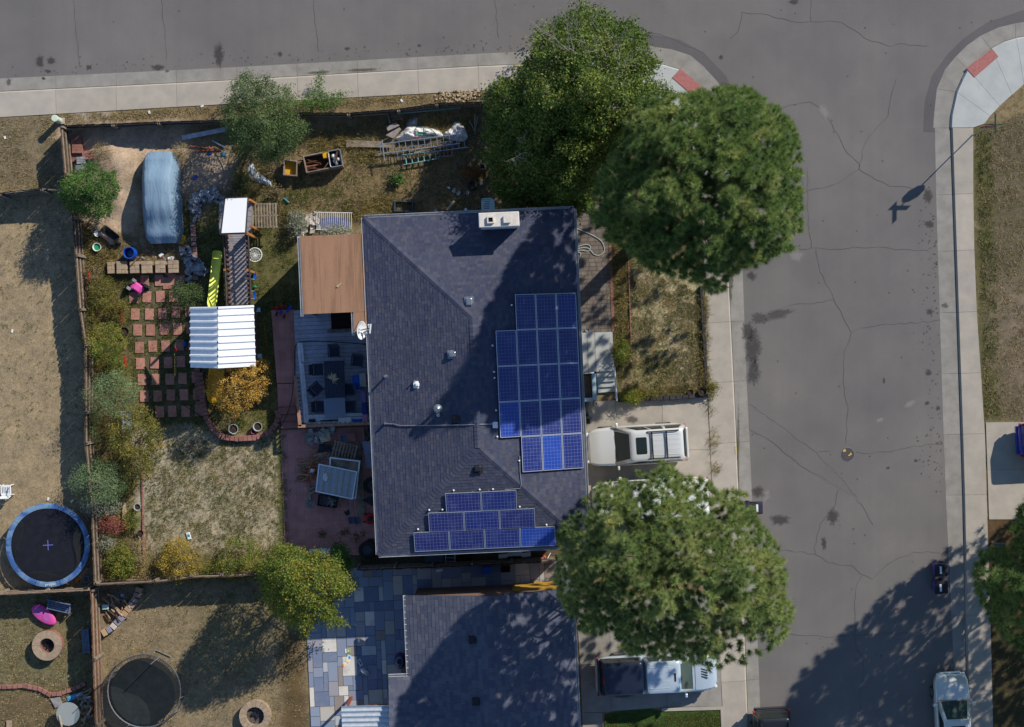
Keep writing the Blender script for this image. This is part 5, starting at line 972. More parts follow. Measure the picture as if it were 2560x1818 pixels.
def car(name, label, cat, px, py, head, L, st, cab, body, roofm=None, wheels=None, wr=.36, side=((.06, .3), (.34, .62), (.66, .94)), ws=True, rear=True, hood=None, sun=None, rails=False, ribs=0, mirror=None, group=None, zc=.9):
    c = W(px, py, zc); r = thing(name, label, cat, (c.x, c.y, ZS if False else 0), head, group); b = MB(); R = []
    for x, hw, zb, zt in st:
        R.append([(x, y * hw, z) for y, z in ((-.5, zt + .03), (-.82, zt + .012), (-.96, zt - .06), (-1, lerp(zb, zt, .62)), (-.99, lerp(zb, zt, .3)), (-.93, zb + .04), (-.7, zb), (.7, zb), (.93, zb + .04), (.99, lerp(zb, zt, .3)), (1, lerp(zb, zt, .62)), (.96, zt - .06), (.82, zt + .012), (.5, zt + .03), (0, zt + .045))])
    b.rings(R[::-1]); b.build('body', body, r, smooth=True, sub=1)
    zt_at = lambda x: float(np.interp(x, [s[0] for s in st], [s[3] for s in st])); hw_at = lambda x: float(np.interp(x, [s[0] for s in st], [s[1] for s in st]))
    for cb in cab:
        x0, x1, a0, a1, hb, hr_, zb, zr = cb[:8]; m = cb[8] if len(cb) > 8 else body; b = MB()
        b.rings([rrect(x0, x1, hb, zb, .12), rrect(lerp(x0, a0, .96), lerp(x1, a1, .96), lerp(hb, hr_, .96), zr - .05, .14), rrect(a0 + .03, a1 - .03, hr_ - .03, zr - .012, .16), rrect(a0 + .16, a1 - .16, hr_ - .16, zr + .012, .18), rrect(a0 + .5, a1 - .5, hr_ - .45, zr + .026, .1)]); o = b.build('roof' if cb is cab[0] else 'canopy', m, r, smooth=True)
        zt2 = zr - .05; X = lambda u, v: lerp(lerp(x0, a0, .96 * v), lerp(x1, a1, .96 * v), u); Y = lambda v: lerp(hb, hr_, .96 * v); Z = lambda v: lerp(zb, zt2, v)
        sd = cb[9] if len(cb) > 9 else side
        for sg in (-1, 1):
            for u0, u1 in sd:
                g = MB(); q = [(u0, .2), (u1, .2), (lerp(u1, .5, .06), .9), (lerp(u0, .5, .06), .9)]; g.add([(X(u, v), sg * (Y(v) + .006), Z(v)) for u, v in q], [(0, 1, 2, 3) if sg > 0 else (3, 2, 1, 0)]); g.build('side_window', m_win, r)
        if ws and cb is cab[0]:
            g = MB(); f = lambda w, v: (X(1, v) + .006, w * (Y(v) - .16), Z(v) + .004); g.add([f(-1, .06), f(1, .06), f(1, .94), f(-1, .94)], [(0, 1, 2, 3)]); o2 = g.build('windshield', m_wsh, r)
            g = MB()
            for w in (-.45, .45): g.tube([f(w - .3, .07), f(w + .3, .1)], .012, 4)
            g.build('wiper', m_trim, o2)
        if rear and cb is cab[-1]: g = MB(); f = lambda w, v: (X(0, v) - .006, w * (Y(v) - .16), Z(v) + .004); g.add([f(1, .2), f(-1, .2), f(-1, .92), f(1, .92)], [(0, 1, 2, 3)]); g.build('rear_window', m_win, r)
    x0, x1, a0, a1, hb, hr_, zb, zr = cab[0][:8]
    if hood:
        b = MB(); ha, hb_ = hood; b.grid(6, 8, lambda u, v: (lerp(ha, hb_, u), (v - .5) * 2 * .84 * hw_at(lerp(ha, hb_, u)), zt_at(lerp(ha, hb_, u)) + .062 - .05 * (2 * v - 1) ** 2 - (.03 if u > .95 else 0) + (.012 if .3 < v < .36 or .64 < v < .7 else 0))); ho = b.build('hood', body, r, smooth=True)
    if sun: b = MB(); b.bevbox(((sun[0] + sun[1]) / 2, 0, zr + .022), (sun[1] - sun[0], sun[2], .03), .05); b.build('sunroof', m_win, r)
    if rails:
        for sg in (-1, 1): b = MB(); b.tube([(a0 + .2, sg * (hr_ - .08), zr + .02), (a0 + .3, sg * (hr_ - .08), zr + .09), (a1 - .9, sg * (hr_ - .08), zr + .09), (a1 - .8, sg * (hr_ - .08), zr + .02)], .03, 6); b.build('roof_rail', m_trim, r)
        for x in (lerp(a0, a1, .32), lerp(a0, a1, .6)): b = MB(); b.box((x, 0, zr + .1), (.07, 2 * hr_ - .12, .035)); b.build('cross_bar', m_trim, r)
    for k in range(ribs): y = (k - (ribs - 1) / 2) * (2 * hr_ - .5) / max(ribs - 1, 1); b = MB(); b.bevbox((lerp(a0, a1, .38), y, zr + .024), ((a1 - a0) * .62, .03, .02), .008); b.build('roof_rib', roofm or body, r)
    if mirror:
        for sg in (-1, 1): b = MB(); b.bevbox((mirror, sg * (hb + .13), zb + .08), (.13, .2, .18), .03); b.tube([(mirror, sg * (hb - .02), zb + .02), (mirror, sg * (hb + .12), zb + .05)], .03, 5); b.build('mirror', body if sg < 0 else body, r)
    xf, xr = st[-1][0], st[0][0]; zf, zr_ = st[-2][3], st[1][3]; hf, hrr = st[-2][1], st[1][1]
    for sg in (-1, 1):
        b = MB(); b.bevbox((lerp(st[-2][0], xf, .38), sg * (lerp(hf, st[-1][1], .38) - .13), zf - .13), (.16, .24, .13), .03, -sg * .5); b.build('headlight', m_lamp, r)
        b = MB(); b.bevbox((lerp(st[1][0], xr, .3), sg * (hrr - .07), zr_ - .16), (.1, .1, .24), .02); b.build('tail_light', m_tail, r)
    b = MB(); b.bevbox((xf - .04, 0, .48), (.16, 2 * st[-1][1] - .1, .2), .04); b.build('bumper', body, r); b = MB(); b.bevbox((xr + .04, 0, .5), (.16, 2 * st[0][1] - .1, .2), .04); b.build('bumper', body, r)
    for x in wheels:
        for sg in (-1, 1):
            Rw = Matrix.Rotation(rad(90), 3, 'X'); b = MB(); b.lathe([(wr * .6, -.11), (wr * .94, -.11), (wr, -.07), (wr, .07), (wr * .94, .11), (wr * .6, .11)], (x, sg * (hw_at(x) - .1), wr), 20, R=Rw); w = b.build('wheel', m_tyre, r, smooth=False); b = MB(); b.lathe([(.02, sg * -.11), (wr * .58, sg * -.1), (wr * .62, sg * -.115)], (x, sg * (hw_at(x) - .1), wr), 14, R=Rw); b.build('rim', m_rim, w)
    return r
# silver SUV on the driveway
p_suv = paint('champagne_silver', C(216, 216, 212), .25); Q = math.pi + rad(3.7)
st = [(-2.46, .82, .5, .98), (-2.4, .94, .36, 1.06), (-1.6, .99, .3, 1.1), (0, 1.0, .3, 1.1), (.95, .99, .3, 1.1), (1.9, .96, .32, 1.02), (2.3, .86, .36, .92), (2.5, .62, .45, .8)]
suv = car('suv', 'silver SUV with sunroof and roof rack parked on the driveway', 'car', 1591, 1113, Q, 5, st, [(-2.44, 1.1, -2.22, .32, .93, .74, 1.08, 1.78)], p_suv, None, (-1.42, 1.45), .39, side=((.05, .3), (.35, .58), (.61, .86)), hood=(1.12, 2.3), sun=(-.48, .12, .9), rails=True, ribs=5, mirror=.95)
b = MB(); b.bevbox((-2.45, 0, 1.35), (.12, 1.5, .1), .03); b.build('spoiler', p_suv, suv); b = MB(); b.bevbox((2.49, 0, .72), (.06, .7, .12), .02); b.build('grille', m_trim, suv)
# white van under the pine
p_wh = paint('white_van_paint', C(228, 230, 230), .0, .35)
st = [(-2.85, .9, .5, 1.02), (-2.75, .98, .4, 1.1), (0, 1.0, .34, 1.12), (1.3, 1.0, .34, 1.12), (2.3, .95, .36, 1.02), (2.7, .84, .4, .92), (2.85, .62, .5, .82)]
van = car('cargo_van', 'white van half hidden beneath the spreading pine', 'van', 1628, 1248, Q - rad(.8), 5.7, st, [(-2.8, 1.75, -2.7, .95, .96, .84, 1.1, 2.0)], p_wh, None, (-1.7, 1.75), .37, side=((.74, .9),), hood=(1.8, 2.7), ribs=6, mirror=1.5)
# pickup with dark canopy on the southern drive
p_pk = paint('pale_silver_blue', C(190, 204, 214), .35); p_dk = paint('dark_canopy_paint', C(30, 36, 54), .1, .3)
st = [(-3.0, .86, .55, 1.0), (-2.92, .96, .42, 1.12), (-1.0, .98, .4, 1.14), (1.0, .98, .4, 1.14), (2.2, .97, .42, 1.1), (2.75, .9, .45, 1.02), (2.95, .7, .52, .9)]
pk = car('pickup_truck', 'pale pickup truck with dark bed canopy on the bottom driveway', 'truck', 1643, 1685, rad(2.6), 5.9, st, [(-.72, 1.75, -.58, 1.0, .92, .76, 1.12, 1.82), (-2.86, -.76, -2.7, -.78, .92, .78, 1.12, 1.8, p_dk, ((.08, .48), (.54, .94)))], p_pk, None, (-1.85, 1.85), .4, side=((.06, .36), (.42, .78)), hood=(1.85, 2.8), ribs=4, mirror=1.35)
b = MB(); b.box((-2.68, 0, 1.84), (.04, .3, .03)); b.build('brake_light', m_tail, pk); b = MB(); b.bevbox((.78, 0, 1.84), (.1, .44, .03), .02); b.build('light_bar', m_trim, pk)
for y in (-.3, -.12, .06, .24): b = MB(); b.box((2.3, y * .7, 1.17), (.34, .05, .012), -.3); b.build('hood_louver', m_trim, pk)
b = MB(); b.box((-2.93, 0, .95), (.06, 1.7, .5)); b.build('tailgate', p_dk, pk)
# sedan at the kerb, bottom right
p_sd = paint('pale_gold_sedan', C(204, 208, 200), .3); st = [(-2.4, .72, .45, .82), (-2.25, .85, .36, .94), (-1.2, .9, .3, .96), (.9, .9, .3, .94), (1.9, .88, .3, .86), (2.25, .8, .34, .76), (2.4, .6, .42, .68)]
sd = car('sedan', 'pale gold sedan parked at the right kerb below the purple bins', 'car', 2384, 1805, rad(90 + 3), 4.8, st, [(-1.9, 1.15, -1.1, .2, .82, .64, .94, 1.44)], p_sd, None, (-1.35, 1.45), .32, side=((.1, .46), (.52, .9)), hood=(1.18, 2.2), sun=(-.5, .0, .8), mirror=.95, zc=.6); sd.location.z = ZS
b = MB(); b.bevbox((2.33, 0, .64), (.1, .7, .08), .02); b.build('grille', m_trim, sd)
# black SUV cut by the bottom edge
p_bk = paint('black_car_paint', C(34, 34, 38), .2); st = [(-2.4, .86, .5, .98), (-2.3, .95, .36, 1.06), (0, .98, .3, 1.1), (1.0, .97, .3, 1.1), (2.0, .92, .32, 1.0), (2.4, .7, .4, .86)]
bk2 = car('dark_suv', 'black SUV rear cut off by the bottom edge of the street', 'car', 1936, 1898, rad(-90 + 3), 4.8, st, [(-2.36, 1.1, -2.15, .4, .9, .74, 1.08, 1.75)], p_bk, None, (-1.4, 1.4), .37, hood=(1.15, 2.2), rails=True, mirror=.9); bk2.location.z = ZS
# blue car at the right edge
p_bl = paint('deep_blue_paint', C(24, 44, 150), .3); st = [(-2.2, .75, .45, .9), (-2.05, .86, .36, .98), (0, .9, .3, 1.0), (1.2, .88, .3, .95), (2.1, .7, .4, .8)]
car('hatchback', 'blue hatchback tail at the right edge on the neighbouring driveway', 'car', 2660, 1096, rad(3), 4.3, st, [(-2.1, 1.0, -1.7, .2, .84, .68, .98, 1.55)], p_bl, None, (-1.3, 1.3), .32, mirror=.8)
# car under a grey-blue cover
cc = W(401, 493, .7); cov_ = thing('covered_car', 'car wrapped in a wrinkled grey-blue cover on the sand', 'car', (cc.x, cc.y, 0), rad(-90 + 2.2)); prof = ([-2.25, -2.1, -1.55, -.95, -.5, .5, .75, 1.35, 2.0, 2.2, 2.3], [.55, .86, .95, 1.4, 1.46, 1.44, 1.36, .98, .88, .66, .4])
b = MB(); r_ = random.Random(3); ph = [r_.uniform(0, 6.3) for _ in range(12)]
def cover(u, v):
    x = lerp(-2.25, 2.28, u); zt = sum(float(np.interp(x + q, *prof)) for q in (-.24, -.16, -.08, 0, .08, .16, .24)) / 7; hw = .93 * (1 - abs(u * 2 - 1) ** 7 * .32) + (.03 if u > .5 else 0); a = (v - .5) * 2; s = abs(a); roofw = .62 + .2 * max(0, min(1, (1.1 - zt) / .3))
    if s < .52: y, z = a / .52 * roofw * hw, zt - .06 * (s / .52) ** 3
    else:
        k = (s - .52) / .48; y = math.copysign(lerp(roofw, 1.0, math.sin(k * math.pi / 2) ** .8) * hw, a); z = lerp(zt - .06, .1, k ** 1.25)
    f = .006 * math.sin(26 * u + 4 * a + ph[0]) + .01 * math.sin(9 * a + 7 * u + ph[1]) + .022 * math.sin(26 * a * (1.25 - u) + ph[2] + 3 * u) * max(0, u - .42) * 1.8
    return (x, y + f * (.6 if s > .5 else .2), max(.05, z + f))
b.grid(90, 60, cover); b.add([(lerp(-.93, .93, k), 0, 0) for k in (0, 1)], [])
t = NT('car_cover_fabric'); mp_ = t.n('Mapping', i_Scale=(1.1, 4.2, 1.2)); t.l(t.n('TexCoord').outputs['Object'], mp_.inputs[0]); wv = t.n('TexNoise', i_Scale=1.0, i_Detail=3.0, i_Distortion=1.2); t.l(mp_.outputs[0], wv.inputs['Vector'])
t.l(t.mix(t.noise(2), C(122, 146, 166), C(112, 137, 158)), t.b.inputs[0]); t.b.inputs['Roughness'].default_value = .6; t.b.inputs['Specular IOR Level'].default_value = .3; t.bump(wv.outputs['Fac'], .3, .12)
b.build('cover', t.m, cov_, smooth=True)
b = MB(); b.rings([rrect(-2.05, 2.05, .75, z, .2) for z in (.3, .7)]); b.build('body', m_trim, cov_)
for x in (-1.35, 1.4):
    for sg in (-1, 1): b = MB(); b.lathe([(.3, -.1), (.31, .1)], (x, sg * .7, .31), 14, R=Matrix.Rotation(rad(90), 3, 'X')); b.build('wheel', m_tyre, cov_)
# ---------------- bins, mailbox, signpost, pipe, manhole ----------------
p_bin = M('purple_bin', C(86, 68, 132), C(74, 58, 116), 4, .5)
def bin_(px, py, rz, label, gx='purple wheeled bins'):
    c = W(px, py, .5); r = thing('wheelie_bin', label, 'bin', (c.x, c.y, ZS), rz, gx); b = MB(); b.rings([rrect(-.24, .24, .22, .06, .05), rrect(-.32, .3, .29, .95, .07), rrect(-.35, .33, .32, .97, .08), rrect(-.35, .33, .32, 1.02, .08)]); b.build('body', p_bin, r)
    b = MB(); b.grid(6, 6, lambda u, v: (lerp(-.34, .3, u), lerp(-.3, .3, v), 1.04 + .05 * math.sin(u * math.pi) - (.02 if u in (0, 1) or v in (0, 1) else 0))); b.grid(1, 1, lambda u, v: (lerp(-.34, .3, u), lerp(-.3, .3, v), 1.02)); ld = b.build('lid', m_black, r, smooth=True)
    b = MB(); b.box((-.06, 0, 1.098), (.1, .36, .006)); b.build('label', M('bin_label', C(214, 222, 230), rough=.6) if 'bin_label' not in bpy.data.materials else bpy.data.materials['bin_label'], ld)
    b = MB(); b.tube([(.36, -.22, .98), (.4, -.2, 1.0), (.4, .2, 1.0), (.36, .22, .98)], .018, 6); b.build('handle', p_bin, r)
    for sg in (-1, 1): b = MB(); b.lathe([(.02, -.03), (.11, -.03), (.11, .03), (.02, .03)], (.26, sg * .25, .11), 12, R=Matrix.Rotation(rad(90), 3, 'X')); b.build('wheel', m_tyre, r)
bin_(2348, 1422, rad(2), 'upper of the two purple wheeled bins at the right kerb'); bin_(2348, 1466, rad(3), 'lower of the two purple wheeled bins at the right kerb'); bin_(1886, 1268, rad(182), 'purple wheeled bin beside the pale pine on the street')
c = W(2499, 1363, 1.15); r = thing('mailbox', 'dark grey rounded mailbox on a post by the right sidewalk', 'mailbox', (c.x, c.y, 0), rad(0)); b = MB(); Rx = Matrix.Rotation(rad(90), 3, 'Y'); b.rings([[(x, .11 * math.cos(a), 1.1 + .12 * max(math.sin(a), -.6)) for a in np.linspace(0, 2 * math.pi, 17)[:-1]] for x in (-.27, .27)]); b.build('box', M('mailbox_paint', C(70, 72, 80), rough=.5), r); b = MB(); b.box((0, 0, .5), (.1, .1, 1.0)); b.build('post', m_wood, r)
c = W(2431, 338); r = thing('sign_post', 'stop sign post with crossed street-name blades at the right corner', 'sign', c); top = 3.45
m_sgreen = M('street_sign_green', C(20, 96, 70), rough=.5); m_sred = M('stop_sign_red', C(180, 24, 34), rough=.5)
b = MB(); b.tube([(0, 0, 0), (0, 0, top)], .03, 8); b.build('pole', m_metal, r)
for z, rz in ((3.2, 0), (3.42, 90)): b = MB(); b.box((0, 0, z), (.92, .02, .2), rad(rz)); b.build('name_blade', m_sgreen, r)
Rs = Matrix.Rotation(rad(4), 3, 'Z') @ Matrix.Rotation(rad(90), 3, 'X') @ Matrix.Rotation(rad(22.5), 3, 'Z'); b = MB(); b.lathe([(.42, -.008), (.42, .008)], (0, 0, 2.55), 8, R=Rs); sg_ = b.build('stop_plate', m_sred, r)
def lettering(body, size, parent):
    tx = bpy.data.curves.new('text', 'FONT'); tx.body = body; tx.size = size; tx.align_x = 'CENTER'; tx.align_y = 'CENTER'; tx.extrude = .002; tmp = bpy.data.objects.new('tmp', tx); COL.objects.link(tmp); bpy.context.view_layer.update()
    tm = bpy.data.meshes.new_from_object(tmp.evaluated_get(bpy.context.evaluated_depsgraph_get())); bpy.data.objects.remove(tmp); bpy.data.curves.remove(tx); tm.materials.clear(); tm.materials.append(m_white); return link(bpy.data.objects.new('lettering', tm), parent)
to = lettering('STOP', .26, sg_); Rt = (Matrix.Rotation(rad(4), 4, 'Z') @ Matrix.Rotation(rad(90), 4, 'X')); to.rotation_euler = Rt.to_euler(); to.location = Vector((0, 0, 2.55)) + Rt.to_3x3() @ Vector((0, 0, .012))
c = W(150, 303); r = thing('vent_pipe', 'pale capped standpipe outside the northwest fence corner', 'pipe', c); b = MB(); b.lathe([(.15, 0), (.15, .78), (.17, .78), (.17, .86), (.14, .87)], (0, 0, 0), 18); b.build('pipe', M('pale_green_pvc', C(196, 208, 190), rough=.5), r); b = MB(); b.box((.1, 0, .06), (.3, .3, .12)); b.build('base', m_conc, r)
c = W(2119, 1136, ZS); r = thing('manhole_cover', 'round rusty manhole cover with yellow paint marks in the street', 'manhole', c); b = MB(); b.lathe([(.33, .0), (.33, .012), (.3, .014)], (0, 0, 0), 28); cv = b.build('lid', M('cast_iron', C(88, 76, 76), C(70, 62, 62), 30, .7, metal=.3), r); b = MB()
for i in range(-5, 6):
    for j in range(-5, 6):
        if i * i + j * j < 26: b.box((i * .052, j * .052, .016), (.03, .03, .008))
T(b.build('stud', M('iron_stud', C(104, 92, 92), rough=.6), cv), kind='stuff'); b = MB(); b.lathe([(.36, 0.0), (.36, .008), (.33, .008)], (0, 0, 0), 28, cap=False); b.build('rim', m_metal, r)
b = MB(); b.box((-.17, .2, .022), (.06, .16, .004), -.8); b.box((-.13, .16, .022), (.1, .04, .004), .2); b.box((.12, -.02, .022), (.14, .045, .004), .6); b.box((.16, .03, .023), (.05, .1, .004), .4); b.box((.06, -.05, .023), (.06, .05, .004), .4); b.build('paint_mark', m_paint, r)
# ---------------- play set ----------------
ps = thing('play_set', 'wooden play set with white-roofed tower, plank bridge and corrugated gable hut', 'play set', W(590, 700), 0)
m_pdk = M('play_deck_grey', C(146, 144, 150), C(126, 124, 132), 5, .85, var=.1); m_ppk = M('picket_brown', C(112, 86, 80), C(92, 72, 68), 5, .85, var=.12); m_proof = M('white_tarp', C(240, 240, 240), rough=.7); m_pfr = M('dark_play_frame', C(62, 56, 58), rough=.8)
wp = lambda P, z: [W2(*p, z) for p in P]
b = MB(); b.prism(wp([(564, 497), (618, 495), (612, 581), (554, 583)], 2.75), 2.73, 2.77); b.build('roof_panel', m_proof, ps, world=True)
b = MB(); b.prism(wp([(560, 494), (621, 492), (615, 585), (550, 587)], 2.7), 2.6, 2.722); b.build('roof_frame', m_pfr, ps, world=True)
for px, py in ((562, 500), (616, 498), (612, 580), (556, 582)): b = MB(); p = W(px, py, 2.6); b.box((p.x, p.y, 1.3), (.1, .1, 2.6)); b.build('post', m_cedar, ps, world=True)
for k in range(6): b = MB(); p = W(624, 509 + k * 13.5, 1.3); b.box((p.x - .7, p.y, 1.28), (1.6, .25, .04), ang); b.build('plank', m_pdk, ps, world=True)
for px, py in ((618.5, 585), (561, 585), (562, 675), (618.5, 676), (624, 500), (627, 566)): b = MB(); p = W(px, py, 2.15); b.box((p.x, p.y, 1.1), (.11, .11, 2.2), ang); b.build('post', m_cedar, ps, world=True)
me = MB().box((0, 0, 0), (.9, .105, .035)).mesh('plank', m_pdk); me2 = MB().box((0, 0, 0), (.02, .1, .9)).mesh('picket', m_ppk)
for k in range(29): p = W(591 + k * .28, 588 + k * 6.1, 1.3); inst(me, 'plank', ps, p - ps.location, rad(1.5))
for k in range(15):
    y = 592 + k * 11.7
    for x, z in ((568 + k * .6, 1.7), (617.5 + k * .5, 1.7)): p = W(x, y, z); inst(me2, 'picket', ps, p - ps.location, rad(1.5))
for x0, x1 in ((559, 566), (620, 627)):
    for z in (1.32, 2.14): b = MB(); p, q = W(x0 + (7 if x0 < 600 else -4) * (z < 2), 586, z), W(x1 + (7 if x0 < 600 else -4) * (z < 2), 765, z); b.tube([p, q], .05, 4); b.build('rail', m_pfr, ps, world=True)
# gable hut
gA, gB = W(476, 768, 2.6), W(476, 919, 2.6); rA_, rB_ = W(544.5, 767, 3.45), W(545, 921, 3.45); hA, hB = W(634, 763, 2.6), W(639, 916, 2.6)
def rib_sheet(a, c, a2, c2, n):          # ribbed sheet from edge a-c to edge a2-c2, ribs crossing
    b = MB(); nrm = (c - a).cross(a2 - a).normalized(); nrm = nrm if nrm.z > 0 else -nrm; ny = n * 10
    def f(u, v):
        p = a.lerp(c, v).lerp(a2.lerp(c2, v), u); ph_ = (v * n) % 1; h_ = .07 if .08 < ph_ < .3 else (.07 * ph_ / .08 if ph_ <= .08 else (.07 * (1 - (ph_ - .3) / .08) if ph_ < .38 else 0)); return p + nrm * h_
    b.grid(2, ny, f); return b
m_corrw = M('white_ribbed_metal', C(228, 232, 236), C(214, 220, 226), 5, .4)
rib_sheet(gA, gB, rA_, rB_, 9).build('ribbed_sheet', m_corrw, ps, world=True); rib_sheet(rA_ + Vector((0, 0, .01)), rB_ + Vector((0, 0, .01)), hA, hB, 9).build('ribbed_sheet', m_corrw, ps, world=True)
for px, py in ((484, 775), (484, 912), (630, 770), (634, 908)): b = MB(); p = W(px, py, 2.5); b.box((p.x, p.y, 1.25), (.1, .1, 2.5)); b.build('post', m_pfr, ps, world=True)
b = MB(); b.prism(wp([(494, 775), (622, 772), (626, 905), (496, 907)], 1.3), 1.24, 1.3); b.build('hut_floor', m_pdk, ps, world=True)
b = MB(); b.prism(wp([(634, 768), (636, 768), (640, 908), (638, 908)], 1.9), 1.3, 2.3); b.prism(wp([(484, 780), (486, 780), (486, 905), (484, 905)], 1.9), 1.3, 2.0); b.build('hut_wall', m_ppk, ps, world=True)
for px, py in ((645, 775), (648, 890)): b = MB(); p = W(px, py, 1.4); b.box((p.x - .05, p.y, 1.4), (.34, .2, .04), .05); b.build('step_panel', M('pale_cyan_board', C(150, 190, 204), rough=.6) if 'pale_cyan_board' not in bpy.data.materials else bpy.data.materials['pale_cyan_board'], ps, world=True)
m_slide = M('lime_slide', C(232, 236, 104), C(222, 226, 92), 4, .35); m_slide2 = M('amber_slide', C(222, 168, 30), rough=.4)
def slide(pts, w, mat):                  # chute with raised sides along a path of points
    P = [Vector(p) for p in pts]; R = []
    for i, p in enumerate(P):
        d = (P[min(i + 1, len(P) - 1)] - P[max(i - 1, 0)]); d.z = 0; d.normalize(); n = Vector((-d.y, d.x, 0)); ww = w * (1 if 0 < i < len(P) - 1 else .62)
        R.append([p + n * ww * s + Vector((0, 0, z)) for s, z in ((-.5, .14), (-.44, .15), (-.38, .02), (0, 0), (.38, .02), (.44, .15), (.5, .14), (.5, -.04), (0, -.05), (-.5, -.04))])
    b = MB(); b.rings(R); return b.build('slide', mat, ps, smooth=True, world=True)
zs = [1.4, 1.28, 1.06, .9, .82, .62, .45, .36, .24, .2]; slide([W(529 + k * 1.75, 772 - k * 15.6, z) for k, z in enumerate(zs)] + [W(545.5, 627, .2)], .46, m_slide)
slide([W(545, 908, 1.3), W(543, 920, 1.2), W(541, 940, .9), W(540, 962, .6), W(539, 985, .35), W(539, 1000, .25), W(539, 1008, .24)], .75, m_slide2)
# web swing, belt swings, small toys near it
c = W(637, 637, .7); r = thing('web_swing', 'round white web swing beside the plank bridge', 'swing', (c.x, c.y, .55)); b = MB(); ring = [(.34 * math.cos(a), .34 * math.sin(a), .1) for a in np.linspace(0, 2 * math.pi, 25)]; b.tube(ring, .025, 6); b.build('hoop', m_white, r); b = MB()
for a in np.linspace(0, math.pi, 9)[:-1]: b.tube([(.34 * math.cos(a), .34 * math.sin(a), .1), (0, 0, .04), (-.34 * math.cos(a), -.34 * math.sin(a), .1)], .008, 4)
for q in (.12, .22): b.tube([(q * math.cos(a), q * math.sin(a), .04 + .06 * q / .34) for a in np.linspace(0, 2 * math.pi, 17)], .007, 4)
b.build('web', m_white, r); b = MB()
for a in (0, 2.1, 4.2): b.tube([(.33 * math.cos(a), .33 * math.sin(a), .1), (-.22, 0, 1.55)], .008, 4)
b.build('rope', m_white, r)
for i, (px, py) in enumerate(((637, 690), (636.5, 738))):
    c = W(px, py, .45); r = thing('belt_swing', f'{("upper", "lower")[i]} of two blue swing seats right of the plank bridge', 'swing', (c.x, c.y, .4), rad(3), 'blue swing seats'); b = MB(); b.grid(4, 8, lambda u, v: ((u - .5) * .14, (v - .5) * .4, .05 + .25 * (v - .5) ** 2)); b.build('seat', m_blue, r, smooth=True); b = MB()
    for y in (-.19, .19): b.tube([(0, y, .06), (-.18, y, 1.72)], .008, 4)
    b.build('rope', m_white, r)
def pallet(label, px, py, w, h, rz, z=.0, n=9, mat=m_wood, bars=3, thick=.1):
    c = W(px, py, z + .1); r = thing('pallet', label, 'pallet', (c.x, c.y, z), rz); me = MB().box((0, 0, thick), (w / n * .55, h, .02)).mesh('slat', mat)
    for k in range(n): inst(me, 'slat', r, ((k + .5) * w / n - w / 2, random.uniform(-.01, .01), 0), random.uniform(-.012, .012))
    for k in range(bars): b = MB(); b.box((0, (k / (bars - 1) - .5) * (h - .08), thick / 2 - .006), (w, .07, thick - .012)); b.build('stringer', mat, r)
    return r
pallet('grey slatted pallet leaning beside the white-roofed tower', 661, 539, 1.3, 1.22, rad(1.5), .8, 9)
b = MB(); b.box((0, 0, .1), (.5, .2, .04)); b.build('brace', m_cedar).location = (0, 0, -5)
bpy.data.objects.remove(bpy.data.objects['brace'])

# ---------------- deck ----------------
ZD = .6; dk = thing('deck', 'blue-grey plank deck with bench and tan railing left of the house', 'deck', W(840, 920), ang); DF = Frame(dk.location, ang)
dx0, dy0 = DF.l(W(734, 776, ZD)); dx1, dy1 = DF.l(W(752, 1058, ZD)); xw = DF.l(HF.w(-wx, 0))[0] - .02; n = 28; pt = (dy0 - dy1) / n; L = xw - dx0
me = MB().box((0, 0, -.02), (L, pt - .014, .04)).mesh('board', m_deckw)
for k in range(n): inst(me, 'board', dk, ((dx0 + xw) / 2 + random.uniform(-.01, .01), dy0 - (k + .5) * pt, ZD + random.uniform(-.002, .002)))
b = MB(); b.box(((dx0 + xw) / 2, (dy0 + dy1) / 2, ZD - .14), (L - .06, dy0 - dy1 - .06, .18)); b.build('frame', m_woodd, dk)
m_bench = M('whitewashed_plank', C(206, 212, 216), C(184, 192, 200), 5, .8, var=.06); m_rtan = M('tan_rail', C(164, 126, 106), C(140, 108, 92), 5, .8)
def dplank(p0, p1, w, z, mat=m_bench, t_=.04, nm='bench_plank'): a, c = DF.l(W(*p0, z)), DF.l(W(*p1, z)); d = Vector((c[0] - a[0], c[1] - a[1])); b = MB(); b.box(((a[0] + c[0]) / 2, (a[1] + c[1]) / 2, z), (d.length, w, t_), math.atan2(d.y, d.x)); return b.build(nm, mat, dk)
dplank((746, 857), (764, 1057), .13, .9); dplank((753, 857), (758, 905), .12, .905); dplank((756, 908), (770, 1055), .13, .935); dplank((764, 1042), (909, 1036), .16, .9); dplank((766, 1050), (925, 1045), .15, .9); dplank((765, 1058), (925, 1052), .1, .86)
for p in ((745, 860), (752, 950), (762, 1052), (840, 1048), (905, 1045)): x, y = DF.l(W(*p, .6)); b = MB(); b.box((x + .06, y, .66), (.08, .08, .44)); b.build('bench_leg', m_woodd, dk)
dplank((738, 941), (750, 1066), .16, 1.3, m_rtan, .05, 'rail'); dplank((745, 1066), (932, 1058), .14, 1.3, m_rtan, .05, 'rail')
for k in range(11): x, y = DF.l(W(742.5 + k * 1.05, 945 + k * 11.4, .9)); b = MB(); b.box((x, y, .8), (.05, .05, .94)); b.build('baluster', m_ppk, dk)
for k in range(15): x, y = DF.l(W(756 + k * 12, 1062 - k * .6, .9)); b = MB(); b.box((x, y, .8), (.05, .05, .94)); b.build('baluster', m_ppk, dk)
